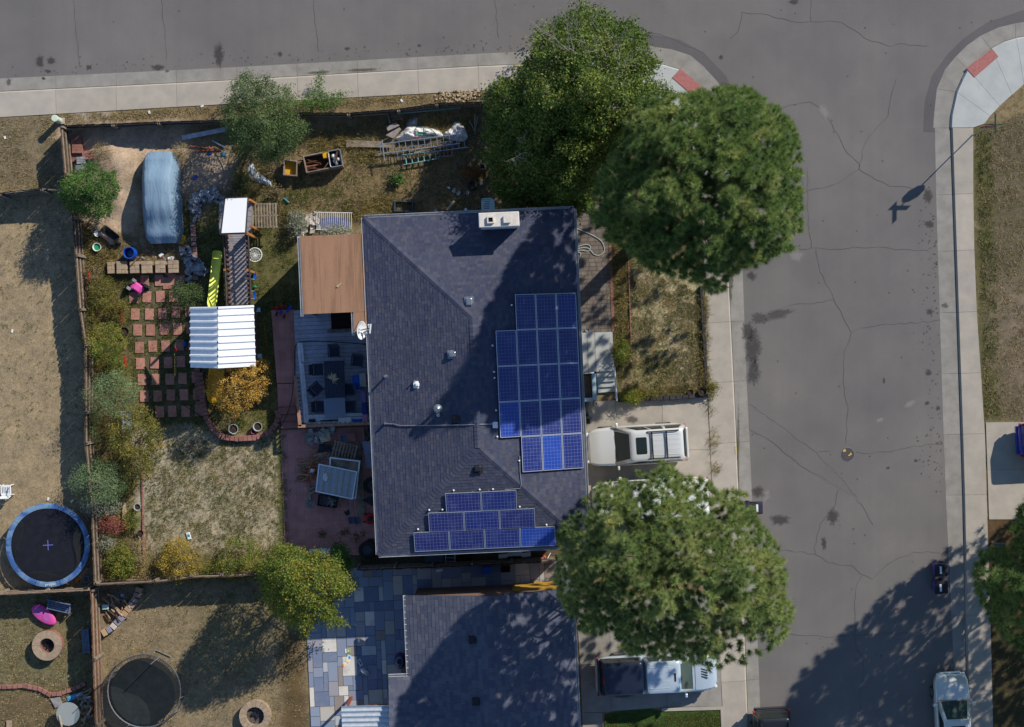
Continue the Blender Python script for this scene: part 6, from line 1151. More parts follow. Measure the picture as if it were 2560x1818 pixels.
b = MB(); x, y = DF.l(W(853, 802, ZD)); b.box((x, y, ZD + .01), (1.0, .8, .02)); T(b.build('void_shade_sheet', M('painted_void_shade', C(44, 30, 34), rough=.95), None), 'dark sheet painted as the shaded void under the porch roof edge', 'mat'); o_ = bpy.data.objects['void_shade_sheet']; o_.location = dk.location; o_.rotation_euler = dk.rotation_euler  # flat dark sheet stands in for the shaded void below the porch roof
b = MB(); b.box((0, 0, .06), (1.3, .12, .12)); o_ = b.build('threshold_beam', m_wood); T(o_, 'grey wooden beam lying on the deck below the dark sheet', 'beam'); o_.location = W(851, 827, ZD + .05); o_.location.z = ZD + .002; o_.rotation_euler.z = ang
m_fur = M('dark_patio_metal', C(52, 58, 72), C(44, 50, 62), 5, .6); m_sling = M('dark_sling_fabric', C(54, 62, 78), C(46, 54, 70), 30, .9)
def chair():
    r = thing('patio_chair', '', 'chair', (0, 0, 0)); b = MB(); b.grid(4, 4, lambda u, v: ((u - .5) * .48, (v - .5) * .46, .42 - .03 * math.sin(u * math.pi))); b.grid(4, 4, lambda u, v: ((u - .5) * .48, (v - .5) * .46, .41 - .03 * math.sin(u * math.pi))); b.build('seat', m_sling, r); b = MB(); b.grid(4, 4, lambda u, v: ((u - .5) * .46, -.24 - .12 * v, .46 + .5 * v)); b.build('backrest', m_sling, r)
    for sx in (-1, 1):
        for y in (-.26, .24): b = MB(); b.tube([(sx * .26, y, .0), (sx * .26, y * .96, .6 if y > 0 else .62)], .018, 5); b.build('leg', m_fur, r)
        b = MB(); b.box((sx * .27, -.02, .62), (.06, .52, .03)); b.tube([(sx * .24, -.25, .4), (sx * .24, -.38, 1.0)], .018, 5); b.build('arm', m_fur, r)
    b = MB(); b.tube([(-.24, -.38, 1.0), (.24, -.38, 1.0)], .018, 5); b.build('top_rail', m_fur, r); return r
ch0 = chair()
for i, (px, py, rz, lb) in enumerate(((835, 880, 180, 'dark patio chair at the head of the slatted table'), (893, 904, 170, 'dark patio chair alone near the blue cooler'), (795, 924, -90, 'dark patio chair at the left side of the slatted table'), (792, 971, -48, 'dark patio chair turned askew left of the table'), (873, 974, 90, 'dark patio chair at the right side of the slatted table'), (800, 1017, -90, 'dark patio chair left of the glass table'), (874, 1017, 90, 'dark patio chair right of the glass table'))):
    p = W(px, py, ZD + .5); o_ = ch0 if i == 0 else dup(ch0, p, 0, lb); o_.location = (p.x, p.y, ZD + .001); o_.rotation_euler.z = rad(rz) + ang; o_['label'] = lb; o_['group'] = 'dark patio chairs on the deck'
p = W(836.5, 949, ZD + .75); r = thing('slatted_table', 'dark slatted dining table in the middle of the deck', 'table', (p.x, p.y, ZD + .001), ang)
me = MB().box((0, 0, .73), (.112, 1.76, .03)).mesh('slat', m_sling)
for k in range(8): inst(me, 'slat', r, ((k - 3.5) * .121, 0, 0))
b = MB(); b.box((0, .87, .715), (.98, .06, .04)); b.box((0, -.87, .715), (.98, .06, .04)); b.box((-.48, 0, .715), (.03, 1.7, .04)); b.box((.48, 0, .715), (.03, 1.7, .04)); b.build('frame', m_fur, r)
for x in (-.42, .42):
    for y in (-.8, .8): b = MB(); b.box((x, y, .345), (.06, .06, .69)); b.build('leg', m_fur, r)
p = W(836.5, 1018, ZD + .72); r = thing('glass_table', 'square frosted glass table on the deck with four metal legs', 'table', (p.x, p.y, ZD + .001), ang); b = MB(); b.rings([rrect(-.52, .52, .49, z, .12) for z in (.7, .712)]); b.build('glass_top', glassy('frosted_glass', C(126, 140, 160), .2, .6), r); b = MB(); b.tube([(x, y, .69) for x, y, _ in rrect(-.5, .5, .47, 0, .12)] + [rrect(-.5, .5, .47, .69, .12)[0]], .016, 5); b.build('rim', m_alu, r)
for x in (-.44, .44):
    for y in (-.4, .4): b = MB(); b.tube([(x, y, 0), (x * .8, y * .8, .35), (x, y, .69)], .016, 5); b.build('leg', m_alu, r)
p = W(832, 948, ZD + .78); r = thing('dried_grass', 'bunch of pale dried plumes in the table centre', 'dried plant', (p.x, p.y, ZD + .76)); b = MB()
for k in range(46): a = random.uniform(-1.4, 3.2); l = random.uniform(.12, .36); b.tube([(0, 0, .05), (l * .5 * math.cos(a), l * .5 * math.sin(a), .16), (l * math.cos(a), l * math.sin(a), .18)], [.012, .016, .006], 4)
T(b.build('plume', M('dried_plume', C(214, 196, 160), C(186, 168, 134), 9, .9), r), kind='stuff'); b = MB(); b.lathe([(.05, 0), (.07, .06), (.05, .1)], (0, 0, 0), 10); b.build('vase', m_stone, r)
def crate(name, label, cat, px, py, w, d, h, mat, z=0.0, rz=0.0, lid=None, open_=False, group=None):
    c = W(px, py, z + h); r = thing(name, label, cat, (c.x, c.y, z), rz, group)
    if open_:
        t_ = .03
        for k, (cx, cy, sx_, sy_) in enumerate(((0, d / 2 - t_ / 2, w, t_), (0, -d / 2 + t_ / 2, w, t_), (w / 2 - t_ / 2, 0, t_, d - 2 * t_), (-w / 2 + t_ / 2, 0, t_, d - 2 * t_))): b = MB(); b.box((cx, cy, h / 2), (sx_, sy_, h)); b.build('side', mat, r)
        b = MB(); b.box((0, 0, .02), (w - 2 * t_, d - 2 * t_, .03)); b.build('floor', lid or mat, r)
    else:
        b = MB(); b.bevbox((0, 0, h * .42), (w * .95, d * .95, h * .84), .02); b.build('body', mat, r); b = MB(); b.bevbox((0, 0, h * .92), (w, d, h * .16), .02); b.build('lid', lid or mat, r)
    return r
crate('cooler', 'bright blue cooler standing on the deck', 'cooler', 892, 956, .42, .7, .45, m_blue, ZD + .001, ang); crate('storage_box', 'red storage box with grey lid against the house wall', 'box', 907, 950, .32, .68, .5, m_redp, ZD + .001, ang, M('grey_lid', C(150, 158, 156), rough=.7))
for py, col, lb in ((992, (130, 110, 170), 'lilac'), (1022, (40, 60, 130), 'navy'), (1049, (176, 124, 150), 'pink')): c = (908 + (py - 992) * .09, py); crate('storage_box', f'{lb} cardboard box in the row against the house wall', 'box', *c, .24, .58 if py < 1040 else .5, .5, M(lb + '_card', C(*col), rough=.8), ZD + .001, ang)
crate('cool_box', 'white plastic cool box at the deck bottom rail', 'cooler', 862, 1051, .64, .32, .4, m_white, ZD + .001, ang)
for px, py, w, d, mt, nm, lb in ((893, 1052, .5, .16, m_blue, 'toy_rail', 'blue plastic toy beside the white cool box'), (780, 1052, .34, .16, m_redp, 'tool_case', 'red and black tool case at the deck corner'), (822, 1052, .9, .06, m_black, 'long_tool', 'long black tool lying between the case and cool box')): crate(nm, lb, 'toy' if 'toy' in nm else 'tool', px, py, w, d, .14, mt, .925, ang, m_black if 'case' in nm else None)
b = MB(); b.lathe([(.03, 0), (.05, .05), (.03, .12)], (0, 0, 0), 8); b.lathe([(.04, .12), (.05, .16), (.02, .2)], (0, 0, 0), 8); o_ = b.build('toy_figure', m_yel); T(o_, 'small yellow toy on the deck below the askew chair', 'toy'); o_.location = W(790, 1001, ZD); o_.location.z = ZD + .002
def hose(name, label, pts, z, mat, r_=.014):
    P = [W(px, py, z) for px, py in pts]; c = P[0].copy(); Q_ = []
    for i in range(len(P) - 1):                # smooth curve through the points
        p0, p1, p2, p3 = P[max(i - 1, 0)], P[i], P[i + 1], P[min(i + 2, len(P) - 1)]
        for k in range(6): t_ = k / 6; Q_.append(.5 * ((2 * p1) + (p2 - p0) * t_ + (2 * p0 - 5 * p1 + 4 * p2 - p3) * t_ ** 2 + (3 * p1 - p0 - 3 * p2 + p3) * t_ ** 3))
    b = MB(); b.tube(Q_ + [P[-1]], r_, 6); return T(b.build(name, mat, world=True), label, 'hose')
hose('garden_hose', 'dark hose snaking over the deck and down the red path', [(925, 862), (880, 858), (830, 855), (770, 853), (745, 858), (737, 875), (736, 930), (733, 960), (728, 1000), (716, 1040), (704, 1065), (700, 1090)], ZD + .03, m_dhose, .018)
hose('garden_hose', 'pale looped hose on the front paver walk beside the house', [(1434, 569), (1455, 577), (1480, 588), (1503, 603), (1511, 625), (1500, 638), (1485, 636), (1472, 622), (1455, 620), (1436, 625), (1450, 615), (1468, 612), (1476, 618), (1470, 628), (1450, 626), (1438, 634), (1445, 645), (1452, 636), (1444, 630), (1437, 640), (1444, 650), (1453, 642)], .05, m_hose, .02)
# raised blue planter by the front steps and the wood beside it
c = W(1470, 968, .5); r = thing('planter_frame', 'pale blue painted planter frame between the wall and front steps', 'planter', (c.x, c.y, 0), ang); m_pb = M('worn_blue_paint', C(158, 188, 200), C(176, 170, 158), 6, .8, lo=.5, hi=.75)
for cx, cy, sx_, sy_ in ((.3, .0, .2, 1.3), (-.08, -.62, .58, .18)): b = MB(); b.box((cx, cy, .4), (sx_, sy_, .8)); b.build('side', m_pb, r)
for i in range(3):
    for j in range(4): b = MB(); b.box((-.3 + i * .18, -.4 + j * .27, .35), (.17, .26, .04)); b.build('paver', m_pav, r)
c = W(1464, 1030, .2); r = thing('scrap_wood', 'jumble of scrap wood against the garage corner', 'wood pile', (c.x, c.y, 0))
for k in range(9): b = MB(); b.box((random.uniform(-.2, .3), random.uniform(-.5, .5), .06 + .05 * k), (random.uniform(.25, .6), random.uniform(.08, .2), .04), random.uniform(0, 3)); b.build('offcut', random.choice((m_board, m_wood, m_woodb, m_black)), r)
for px, py, mt, nm, lb in ((1486, 1010, m_white, 'bottle', 'white bottle on the driveway by the planter corner'), (1491, 1009, m_white, 'cup', 'white cup beside the bottle near the planter corner')): c = W(px, py, .1); r = thing(nm, lb, nm, (c.x, c.y, .021)); b = MB(); b.lathe([(.04, 0), (.045, .16), (.02, .2), (.02, .24)] if nm == 'bottle' else [(.035, 0), (.045, .1), (.04, .1)], (0, 0, 0), 10); b.build('body', mt, r); b = MB(); b.lathe([(.022, .24), (.022, .27)] if nm == 'bottle' else [(.046, .1), (.046, .11)], (0, 0, 0), 10); b.build('cap', m_black, r)
# loose sheets
def film(name, label, outline, h, mat, seed, to=lambda x, y: (x, y)):
    r_ = np.random.default_rng(seed); q = np.array([W2(*to(*p)) for p in outline]); lo, hi = q.min(0), q.max(0); n = 40; X, Y = np.meshgrid(np.linspace(lo[0], hi[0], n), np.linspace(lo[1], hi[1], n)); P = np.stack([X.ravel(), Y.ravel()], 1); ins = pip(P, q) ; d = np.where(ins, pdist(P, q), 0)
    z = np.where(ins, h * np.clip(d / .25, 0, 1) * (.3 + 1.1 * fbm(P[:, 0] * 5, P[:, 1] * 5, seed)) + .05 * np.abs(np.sin(P[:, 0] * 30 + 9 * fbm(P[:, 0] * 3, P[:, 1] * 3, seed + 1))), 0) + .02
    I, J2 = np.meshgrid(np.arange(n - 1), np.arange(n - 1)); a = (J2 * n + I).ravel(); F = np.stack([a, a + 1, a + n + 1, a + n], 1); F = F[ins[F].sum(1) >= 3]; c = P.mean(0); o = bpy.data.objects.new(name, nmesh(name, np.column_stack([P - c, z]), F, mat, smooth=True)); link(o); o.location = (c[0], c[1], 0); return T(o, label, 'plastic sheet')
# ---------------- the junk heap on the red patio ----------------
J = lambda zx, zy, z=0.0: W(740 + zx / 4.509, 1040 + zy / 4.509, z)
JP = lambda zx, zy: (740 + zx / 4.509, 1040 + zy / 4.509)
Z0 = .021
def sticks(name, label, cat, ang0, px, py, n, L, spread, mats, rr=(.03, .06), z=Z0, jit=.3, layers=4, part='log', box=False):
    c = W(px, py, .2); r = thing(name, label, cat, (c.x, c.y, z))
    for k in range(n):
        a = ang0 + random.gauss(0, jit); l = L * random.uniform(.6, 1.15); q = random.uniform(*rr); x, y = random.uniform(-spread[0], spread[0]), random.uniform(-spread[1], spread[1]); zz_ = q + (k % layers) * q * 1.8; b = MB()
        if box: b.box((x, y, zz_), (l, q * 2.2, q), a)
        else: b.tube([(x - l / 2 * math.cos(a), y - l / 2 * math.sin(a), zz_), (x + random.uniform(-.02, .02), y, zz_ + random.uniform(0, .02)), (x + l / 2 * math.cos(a), y + l / 2 * math.sin(a), zz_)], [q, q * .95, q * .9], 7)
        b.build(part, random.choice(mats), r)
    return r
m_log = M('firewood_log', C(172, 144, 116), C(134, 110, 88), 8, .95, var=.2); m_stk = M('red_brown_stick', C(172, 108, 76), C(140, 86, 62), 8, .9, var=.15)
sticks('firewood_pile', 'firewood pile with reddish sticks left of the wire frames', 'wood pile', .1, *JP(150, 620), 34, .8, (.35, .5), [m_log, m_log, m_wood, m_stk], (.03, .05))
sticks('stick_bundle', 'bundle of red-brown slats standing on the firewood', 'wood pile', 1.35, *JP(190, 600), 9, 1.0, (.14, .15), [m_stk], (.02, .03), .42, .2, 3)
c = J(195, 598); r = thing('white_star', 'white plastic star-shaped piece on top of the firewood', 'plastic piece', (c.x, c.y, .58)); b = MB()
for k in range(4): a = 2.2 * k / 3 + 4.2; b.box((.07 * math.cos(a), .07 * math.sin(a), .02), (.16, .04, .03), a)
b.lathe([(.06, 0), (.05, .04)], (0, 0, 0), 10); b.build('star', m_white, r); b = MB(); b.lathe([(.025, .04), (.02, .055)], (0, 0, 0), 8); b.build('hub', m_white, r)
pallet('weathered pallet lying above the white wire frames', *JP(545, 400), 1.25, .85, rad(-14), .3, 8)
m_fblue = M('pale_plastic_frame', C(226, 234, 238), C(210, 220, 228), 5, .5); m_wire = M('grey_wire', C(120, 128, 136), rough=.5)
def framep(name, label, pts, z, bar, wires, slat, back=None):
    P = [J(*p, z) for p in pts]; c = sum(P, Vector()) / 4; r = thing(name, label, 'frame', (c.x, c.y, z)); Q_ = [p - Vector((c.x, c.y, z)) for p in P]
    for k in range(4): a, d = Q_[k], Q_[(k + 1) % 4]; b = MB(); m = (a + d) / 2; v = d - a; b.box((m.x, m.y, .04), (v.length + (bar if k % 2 == 0 else -bar), bar, .08), math.atan2(v.y, v.x)); b.build('bar', m_fblue, r)
    if back: b = MB(); b.add([q + Vector((0, 0, -.01)) for q in Q_], [(0, 1, 2, 3)]); b.build('panel', back, r)
    if wires:
        b = MB()
        for k in range(1, 26): t_ = k / 26; b.tube([Q_[0].lerp(Q_[1], t_) + Vector((0, 0, .03)), Q_[3].lerp(Q_[2], t_) + Vector((0, 0, .03))], .005, 3)
        for k in range(1, 18): t_ = k / 18; b.tube([Q_[0].lerp(Q_[3], t_) + Vector((0, 0, .035)), Q_[1].lerp(Q_[2], t_) + Vector((0, 0, .035))], .005, 3)
        T(b.build('wire_grid', m_wire, r), kind='stuff')
    for k in range(slat): t_ = (k + 1) / (slat + 1); a, d = Q_[0].lerp(Q_[1], t_), Q_[3].lerp(Q_[2], t_); m = (a + d) / 2; v = d - a; b = MB(); b.box((m.x, m.y, .055), (v.length, .04, .02), math.atan2(v.y, v.x)); b.build('slat', m_board, r)
    return r
framep('wire_frame', 'pale blue plastic frame with brown backing under the wire one', [(390, 470), (718, 510), (672, 925), (360, 860)], .62, .07, False, 0, M('torn_board', C(150, 140, 126), C(110, 96, 80), 3, .9))
framep('wire_frame', 'pale blue plastic frame with wire mesh and wooden slats on top', [(262, 545), (686, 630), (638, 935), (228, 848)], .78, .06, True, 5, M('pale_mesh_back', C(200, 212, 222), rough=.7))
crate('grill_body', 'black kettle grill body full of broken bricks', 'grill', *JP(350, 965), .95, .55, .45, m_black, Z0, rad(-8), M('brick_rubble', C(136, 128, 128), C(96, 92, 96), 9, .9), True)
c = J(160, 980); r = thing('iron_grate', 'round ornate iron grate left of the black grill', 'grate', (c.x, c.y, Z0)); b = MB()
for q in (.26, .17, .08): b.tube([(q * math.cos(a), q * math.sin(a), .03) for a in np.linspace(0, 6.283, 21)], .018, 5)
for k in range(12): a = k * .5236; b.tube([(.05 * math.cos(a), .05 * math.sin(a), .03), (.27 * math.cos(a + .2), .27 * math.sin(a + .2), .03)], .014, 4)
b.build('grille', m_stone, r); b = MB(); b.lathe([(.05, .02), (.04, .06)], (0, 0, 0), 8); b.build('hub', m_stone, r)
c = J(155, 860); r = thing('bench_end', 'grey wooden post with cross pieces above the iron grate', 'post', (c.x, c.y, Z0)); b = MB(); b.box((0, 0, .1), (.13, .75, .08), rad(5)); b.build('post', m_wood, r); b = MB(); b.box((.12, .2, .17), (.42, .1, .05), rad(25)); b.box((.14, .0, .17), (.4, .1, .05), rad(25)); b.build('cross_piece', m_wood, r)
def shovel(label, head, tip, mat, z=.05, hw=.24, hl=.28, wood=m_board, name='shovel'):
    a, e = W(*head, z), W(*tip, z + .25); d = (e - a); r = thing(name, label, 'tool', (a.x, a.y, z), math.atan2(d.y, d.x)); L = d.length; b = MB(); b.tube([(.05, 0, .04), (L, 0, .25)], .017, 6); b.build('handle', wood, r)
    b = MB(); b.grid(4, 4, lambda u, v: (.06 - hl * u, (v - .5) * hw * (1 - .35 * u * u), .02 + .05 * (2 * v - 1) ** 2 + .02 * u)); b.grid(4, 4, lambda u, v: (.06 - hl * u, (v - .5) * hw * (1 - .35 * u * u), .01 + .05 * (2 * v - 1) ** 2 + .02 * u)); b.build('blade', mat, r); return r
m_dblue = M('dark_blue_steel', C(56, 74, 96), rough=.5)
shovel('left one of two snow shovels with dark blue blades', JP(625, 1150), JP(612, 950), m_dblue, .05, .3, .34, m_alu); shovel('right one of two snow shovels with dark blue blades', JP(690, 1150), JP(655, 940), m_dblue, .08, .32, .36, m_alu); shovel('black shovel lying left of the blue snow shovels', JP(575, 1080), JP(490, 935), m_black, .04, .26, .24)
def tyre(name, label, px, py, R_, z, w, rim=None, tilt=0.0, cat='tyre'):
    c = W(px, py, z + w); r = thing(name, label, cat, (c.x, c.y, z)); b = MB(); b.lathe([(R_ * .58, 0), (R_ * .9, 0), (R_, w * .25), (R_, w * .75), (R_ * .9, w), (R_ * .62, w * 1.0), (R_ * .56, w * .8), (R_ * .56, w * .2), (R_ * .58, 0)], (0, 0, 0), 30, cap=False); b.build('tyre', m_tyre, r)
    if rim:
        b = MB(); b.lathe([(R_ * .57, w * .75), (R_ * .5, w * .55), (R_ * .18, w * .5), (.03, w * .62)], (0, 0, 0), 20); o = b.build('rim', rim, r); b = MB()
        for k in range(6): b.box((R_ * .33 * math.cos(k * 1.047), R_ * .33 * math.sin(k * 1.047), w * .62), (R_ * .36, .06, .03), k * 1.047)
        b.build('spoke', rim, o)
    else: b = MB(); b.lathe([(.02, .004), (R_ * .57, .006)], (0, 0, 0), 16); b.build('dirt_fill', m_soil, r)
tyre('wheel', 'large wheel with dark rim at the roof southwest corner', 917, 1376, .43, .32, .3, M('dull_rim', C(70, 74, 82), rough=.5, metal=.4)); tyre('tyre', 'second tyre lying beneath the large wheel', 927, 1369, .43, Z0, .28)
tyre('wheel', 'wheel with white-ringed rim half under the west gutter', *JP(852, 785), .42, .12, .28, M('black_white_rim', C(52, 54, 62), C(150, 156, 164), 9, .5, lo=.62, hi=.66))
c = J(838, 1152); r = thing('lawn_mower', 'red lawn mower half under the west roof edge', 'lawn mower', (c.x, c.y, Z0), rad(-5)); b = MB(); b.lathe([(.16, .12), (.27, .14), (.28, .2), (.2, .3), (.1, .32)], (0, 0, 0), 18); b.build('deck', m_redp, r, smooth=True); b = MB(); b.lathe([(.15, .3), (.14, .42), (.08, .46)], (0, 0, 0), 14); b.build('engine', m_black, r)
for x in (-.26, .26):
    for y in (-.2, .2): b = MB(); b.lathe([(.02, -.03), (.09, -.03), (.09, .03), (.02, .03)], (x, y, .09), 10, R=Matrix.Rotation(rad(90), 3, 'X')); b.build('wheel', m_tyre, r)
b = MB(); b.tube([(.2, .14, .2), (.75, .14, .8), (.75, -.14, .8), (.2, -.14, .2)], .016, 5); b.build('handle', m_black, r)
def sheet3(name, label, cat, pts, z, mat, bump=.03, n=8, J_=J, part='sheet'):
    P = [J_(*p, z) for p in pts]; c = sum(P, Vector()) / 4; r = thing(name, label, cat, (c.x, c.y, z)); ph_ = random.uniform(0, 9); b = MB()
    f = lambda u, v, o: (lambda p: (p.x - c.x, p.y - c.y, o + bump * (math.sin(7 * u + ph_) * math.cos(6 * v) + 1)))(P[0].lerp(P[1], u).lerp(P[3].lerp(P[2], u), v))
    b.grid(n, n, lambda u, v: f(u, v, .012)); b.build(part, mat, r, smooth=True); b = MB(); b.grid(n, n, lambda u, v: f(u, v, 0)); b.build('underside', mat, r); return r
m_tarp = M('dark_tarp', C(34, 36, 46), C(46, 48, 58), 8, .7); m_felt = M('slate_sheet', C(130, 138, 158), C(112, 122, 144), 4, .8)
sheet3('tarp', 'black tarp stretched above the red lawn mower', 'tarp', [(745, 950), (840, 895), (930, 960), (915, 1045)], .3, m_tarp)
sheet3('board_sheet', 'upper slate-grey sheet leaning under the west gutter', 'sheet', [(745, 290), (885, 275), (895, 420), (775, 440)], .35, m_felt, .01); sheet3('board_sheet', 'lower slate-grey sheet leaning under the west gutter', 'sheet', [(775, 445), (893, 425), (905, 570), (795, 590)], .3, m_felt, .015)
sheet3('cardboard', 'cream cardboard sheet on the rock pile below the deck', 'cardboard', [(248, 195), (375, 155), (392, 275), (285, 305)], .35, m_board, .02); sheet3('tarp', 'dark crumpled tarp between the rocks and the pallet', 'tarp', [(270, 310), (390, 330), (430, 400), (240, 410)], .25, m_tarp, .06)
sheet3('board_sheet', 'brown panel propped below the deck rail', 'sheet', [(560, 195), (660, 185), (675, 285), (590, 295)], .3, m_brick, .005); crate('wooden_box', 'small open lilac-grey box between the brown panel and cardboard', 'box', *JP(545, 250), .42, .38, .25, M('lilac_grey', C(140, 140, 160), rough=.8), Z0, rad(12), None, True)
for k, (x, y) in enumerate(((700, 700), (735, 720))): b = MB(); p = J(x, y, .1); b.box((p.x, p.y, .06 + .05 * k), (.2, 3.6, .04), rad(2 + 2 * k)); T(b.build('long_board', m_wood, world=True), f'{("left", "right")[k]} of two long grey boards lying right of the wire frames', 'board')
for px, py in (JP(300, 1330), JP(545, 1310), JP(670, 1365), JP(760, 1330), (722, 1225), (735, 900), (715, 850), (708, 880)): T(blades('weed_tuft', [(rnd_poly(px, py, 5, 5, int(px)), 10)], m_grass, .22, .03, 9, int(px), .9), f'green weed tuft growing through a joint of the red paving', 'weed', 'weed tufts in the red paving')
sheet3('white_trough', 'white and grey trough half under the yellow-green tree', 'trough', [(150, 1500), (382, 1490), (388, 1560), (150, 1560)], .2, m_white, .005)
sticks('plank_heap', 'heap of grey planks under and around the wire frames', 'wood pile', 1.3, *JP(560, 640), 22, 1.5, (.5, .55), [m_wood, m_wood, m_board, m_woodd], (.03, .05), Z0, .5, 4, 'plank', True)
sticks('lath_heap', 'mixed laths scattered between the firewood and the pallet', 'wood pile', .2, *JP(330, 430), 20, .9, (.5, .28), [m_wood, m_stk, m_log, m_board], (.015, .03), Z0, .5, 4, 'lath', True)
sticks('pipe_heap', 'grey pipes and rods beside the pallet under the gutter', 'scrap', 1.5, *JP(800, 240), 9, .9, (.2, .3), [m_black, m_dblue, m_wood], (.02, .05), Z0, .3, 3, 'pipe')
rubble('rock_pile', 'small grey rock heap at the deck corner end', 'rock pile', [(765, 1095), (790, 1100)], m_stone, (.2, .16, .12), 26, .12, 3)
rubble('brick_heap', 'broken grey bricks inside the black grill body', 'bricks', [JP(380, 960), JP(420, 965)], M('grey_brick', C(158, 152, 150), C(124, 120, 120), 6, .9, var=.15), (.2, .1, .07), 16, .08, 2).location.z = .12
film('plastic_sheet', 'white plastic scrap caught on the wire mesh frame', [JP(335, 640), JP(365, 625), JP(385, 670), JP(380, 715), JP(345, 725), JP(330, 690)], .06, M('white_scrap', C(226, 232, 226), C(190, 200, 190), 20, .6), 31).location.z = .8
# narrow side yard between the houses
def K(zx, zy): return (1040 + zx / 5.7175, 1370 + zy / 5.7175)
crate('tool_cart', 'dark cart in the side passage beneath the lower solar panels', 'cart', *K(260, 150), .95, .42, .4, M('slate_cart', C(72, 84, 100), rough=.6), .0, ang); p = W(*K(490, 140), .5)
def ladder(name, label, p0, p1, w, n, mat, z=.1, rung=.015, rail=.03, wide=0.0):
    a, e = W(*p0, z), W(*p1, z); d = e - a; L = d.length; r = thing(name, label, 'ladder', (a.x, a.y, z), math.atan2(d.y, d.x))
    for s in (-1, 1): b = MB(); m0, m1 = Vector((0, s * w / 2, 0)), Vector((L, s * (w / 2 - wide), .0)); m = (m0 + m1) / 2; b.box(m, (L, rail, rail * 2.4), math.atan2((m1 - m0).y, (m1 - m0).x)); b.build('rail', mat, r)
    for k in range(n): x = (k + .5) * L / n; b = MB(); ww = w / 2 - wide * x / L; b.tube([(x, -ww, 0), (x, ww, 0)], rung, 6); b.build('rung', mat, r)
    return r
ladder('step_ladder', 'short metal step ladder in the side passage by the cart', K(490, 70), K(490, 215), .46, 3, m_alu, .5)
tyre('tyre', 'black tyre in the side passage beside the step ladder', *K(685, 140), .38, .0, .24)
c = W(*K(1410, 105), .3); r = thing('bumper', 'white car bumper lying in the side passage', 'bumper', (c.x, c.y, .0), rad(2)); b = MB(); b.rings([[(x, y + .12 * (1 if abs(x) > .45 else 0) * 0 + dy, z) for y, z in ((-.1 + .0, .1), (.1, .1), (.12, .3), (.05, .38), (-.08, .38), (-.12, .3))] for x, dy in ((-.8, -.04), (-.4, -.02), (-.3, .06), (.3, .06), (.4, -.02), (.8, .02))]); b.build('shell', m_white, r); b = MB(); b.box((0, .0, .08), (1.4, .1, .06)); b.build('bracket', m_black, r)
c = W(*K(1825, 130), .2); r = thing('fuel_can', 'red fuel can at the shaded end of the side passage', 'can', (c.x, c.y, 0)); b = MB(); b.bevbox((0, 0, .14), (.2, .16, .26), .04); b.build('body', m_redp, r); b = MB(); b.tube([(.04, 0, .26), (.1, 0, .36)], .025, 6); b.build('spout', m_yel, r)
shovel('white-handled tool leaning at the end of the side passage', K(1930, 60), K(1870, 170), m_alu, .3, .1, .12, m_white, 'hand_tool')
crate('tool_box', 'dark box with blue tray on the flagstones by the fence', 'box', *K(1015, 320), .46, .36, .3, m_black, .03, ang, m_blue); crate('flower_box', 'brown square planter on the shaded flagstones', 'planter', *K(1280, 300), .46, .36, .3, m_rust, .03, ang, m_soil, True)
crate('white_tool', 'white tool lying on the flagstones by the fence', 'tool', *K(335, 320), .34, .14, .1, m_white, .03, rad(8))
# things on the flagstone patio
FZ = .032; FP = lambda zx, zy: (840 + zx / 12.037, 1610 + zy / 12.037)
c = W(*FP(835, 885), .2); r = thing('sun_hat_pod', 'round baby seat pod with white canopy on the flagstones', 'baby seat', (c.x, c.y, FZ), rad(-40)); b = MB(); b.tube([(.25 * math.cos(a), .2 * math.sin(a), .06) for a in np.linspace(0, 6.283, 25)], .02, 6); b.tube([(.25, .1, .06), (.3, .25, .3)], .012, 5); b.build('frame', m_alu, r); b = MB(); b.grid(10, 8, lambda u, v: (.24 * math.cos(u * math.pi) , .2 * math.sin(u * math.pi) * math.cos(v * 1.4), .1 + .3 * math.sin(u * math.pi) * math.sin(v * 1.4))); b.build('canopy', m_white, r, smooth=True); b = MB(); b.lathe([(.02, .02), (.18, .05), (.22, .1)], (0, -.02, 0), 16); b.build('seat', M('slate_fabric', C(110, 120, 130), rough=.9), r)
c = W(*FP(1915, 520), .3); r = thing('baby_walker', 'purple baby walker with toy tray beside the neighbour gutter', 'baby walker', (c.x, c.y, FZ), rad(0)); b = MB(); b.rings([[(.28 * math.cos(a) * k, .42 * math.sin(a) * k, z) for a in np.linspace(0, 6.283, 25)[:-1]] for z, k in ((.05, .9), (.16, 1), (.22, .96), (.24, .8))]); b.build('base', M('plum_plastic', C(84, 44, 96), rough=.5), r, smooth=True); b = MB(); b.rings([[(.2 * math.cos(a) * k, .3 * math.sin(a) * k - .04, z) for a in np.linspace(0, 6.283, 25)[:-1]] for z, k in ((.24, .9), (.4, 1), (.43, .9))]); b.build('tray', M('slate_blue_plastic', C(110, 120, 150), rough=.5), r, smooth=True); b = MB(); b.lathe([(.14, .44), (.12, .46), (.02, .455)], (0, .02, 0), 14); b.build('seat', m_dhose, r)
for dx, dy, mt in ((-.09, -.2, m_yel), (.08, -.2, m_green), (0, -.26, m_redp), (.05, -.16, m_blue)): b = MB(); b.lathe([(.05, .43), (.04, .47)], (dx, dy, 0), 8); b.build('toy_button', mt, r)
c = W(*FP(2120, 550), .4); r = thing('toy_broom', 'pale blue long-handled toy leaning on the neighbour gutter wall', 'toy', (c.x, c.y, FZ)); b = MB(); b.tube([(-.02, .3, .1), (.06, -.45, .25)], .025, 6); b.build('handle', m_lblue, r); b = MB(); b.bevbox((-.03, .32, .08), (.12, .3, .1), .03); b.build('head', M('slate_toy', C(110, 130, 160), rough=.5), r)
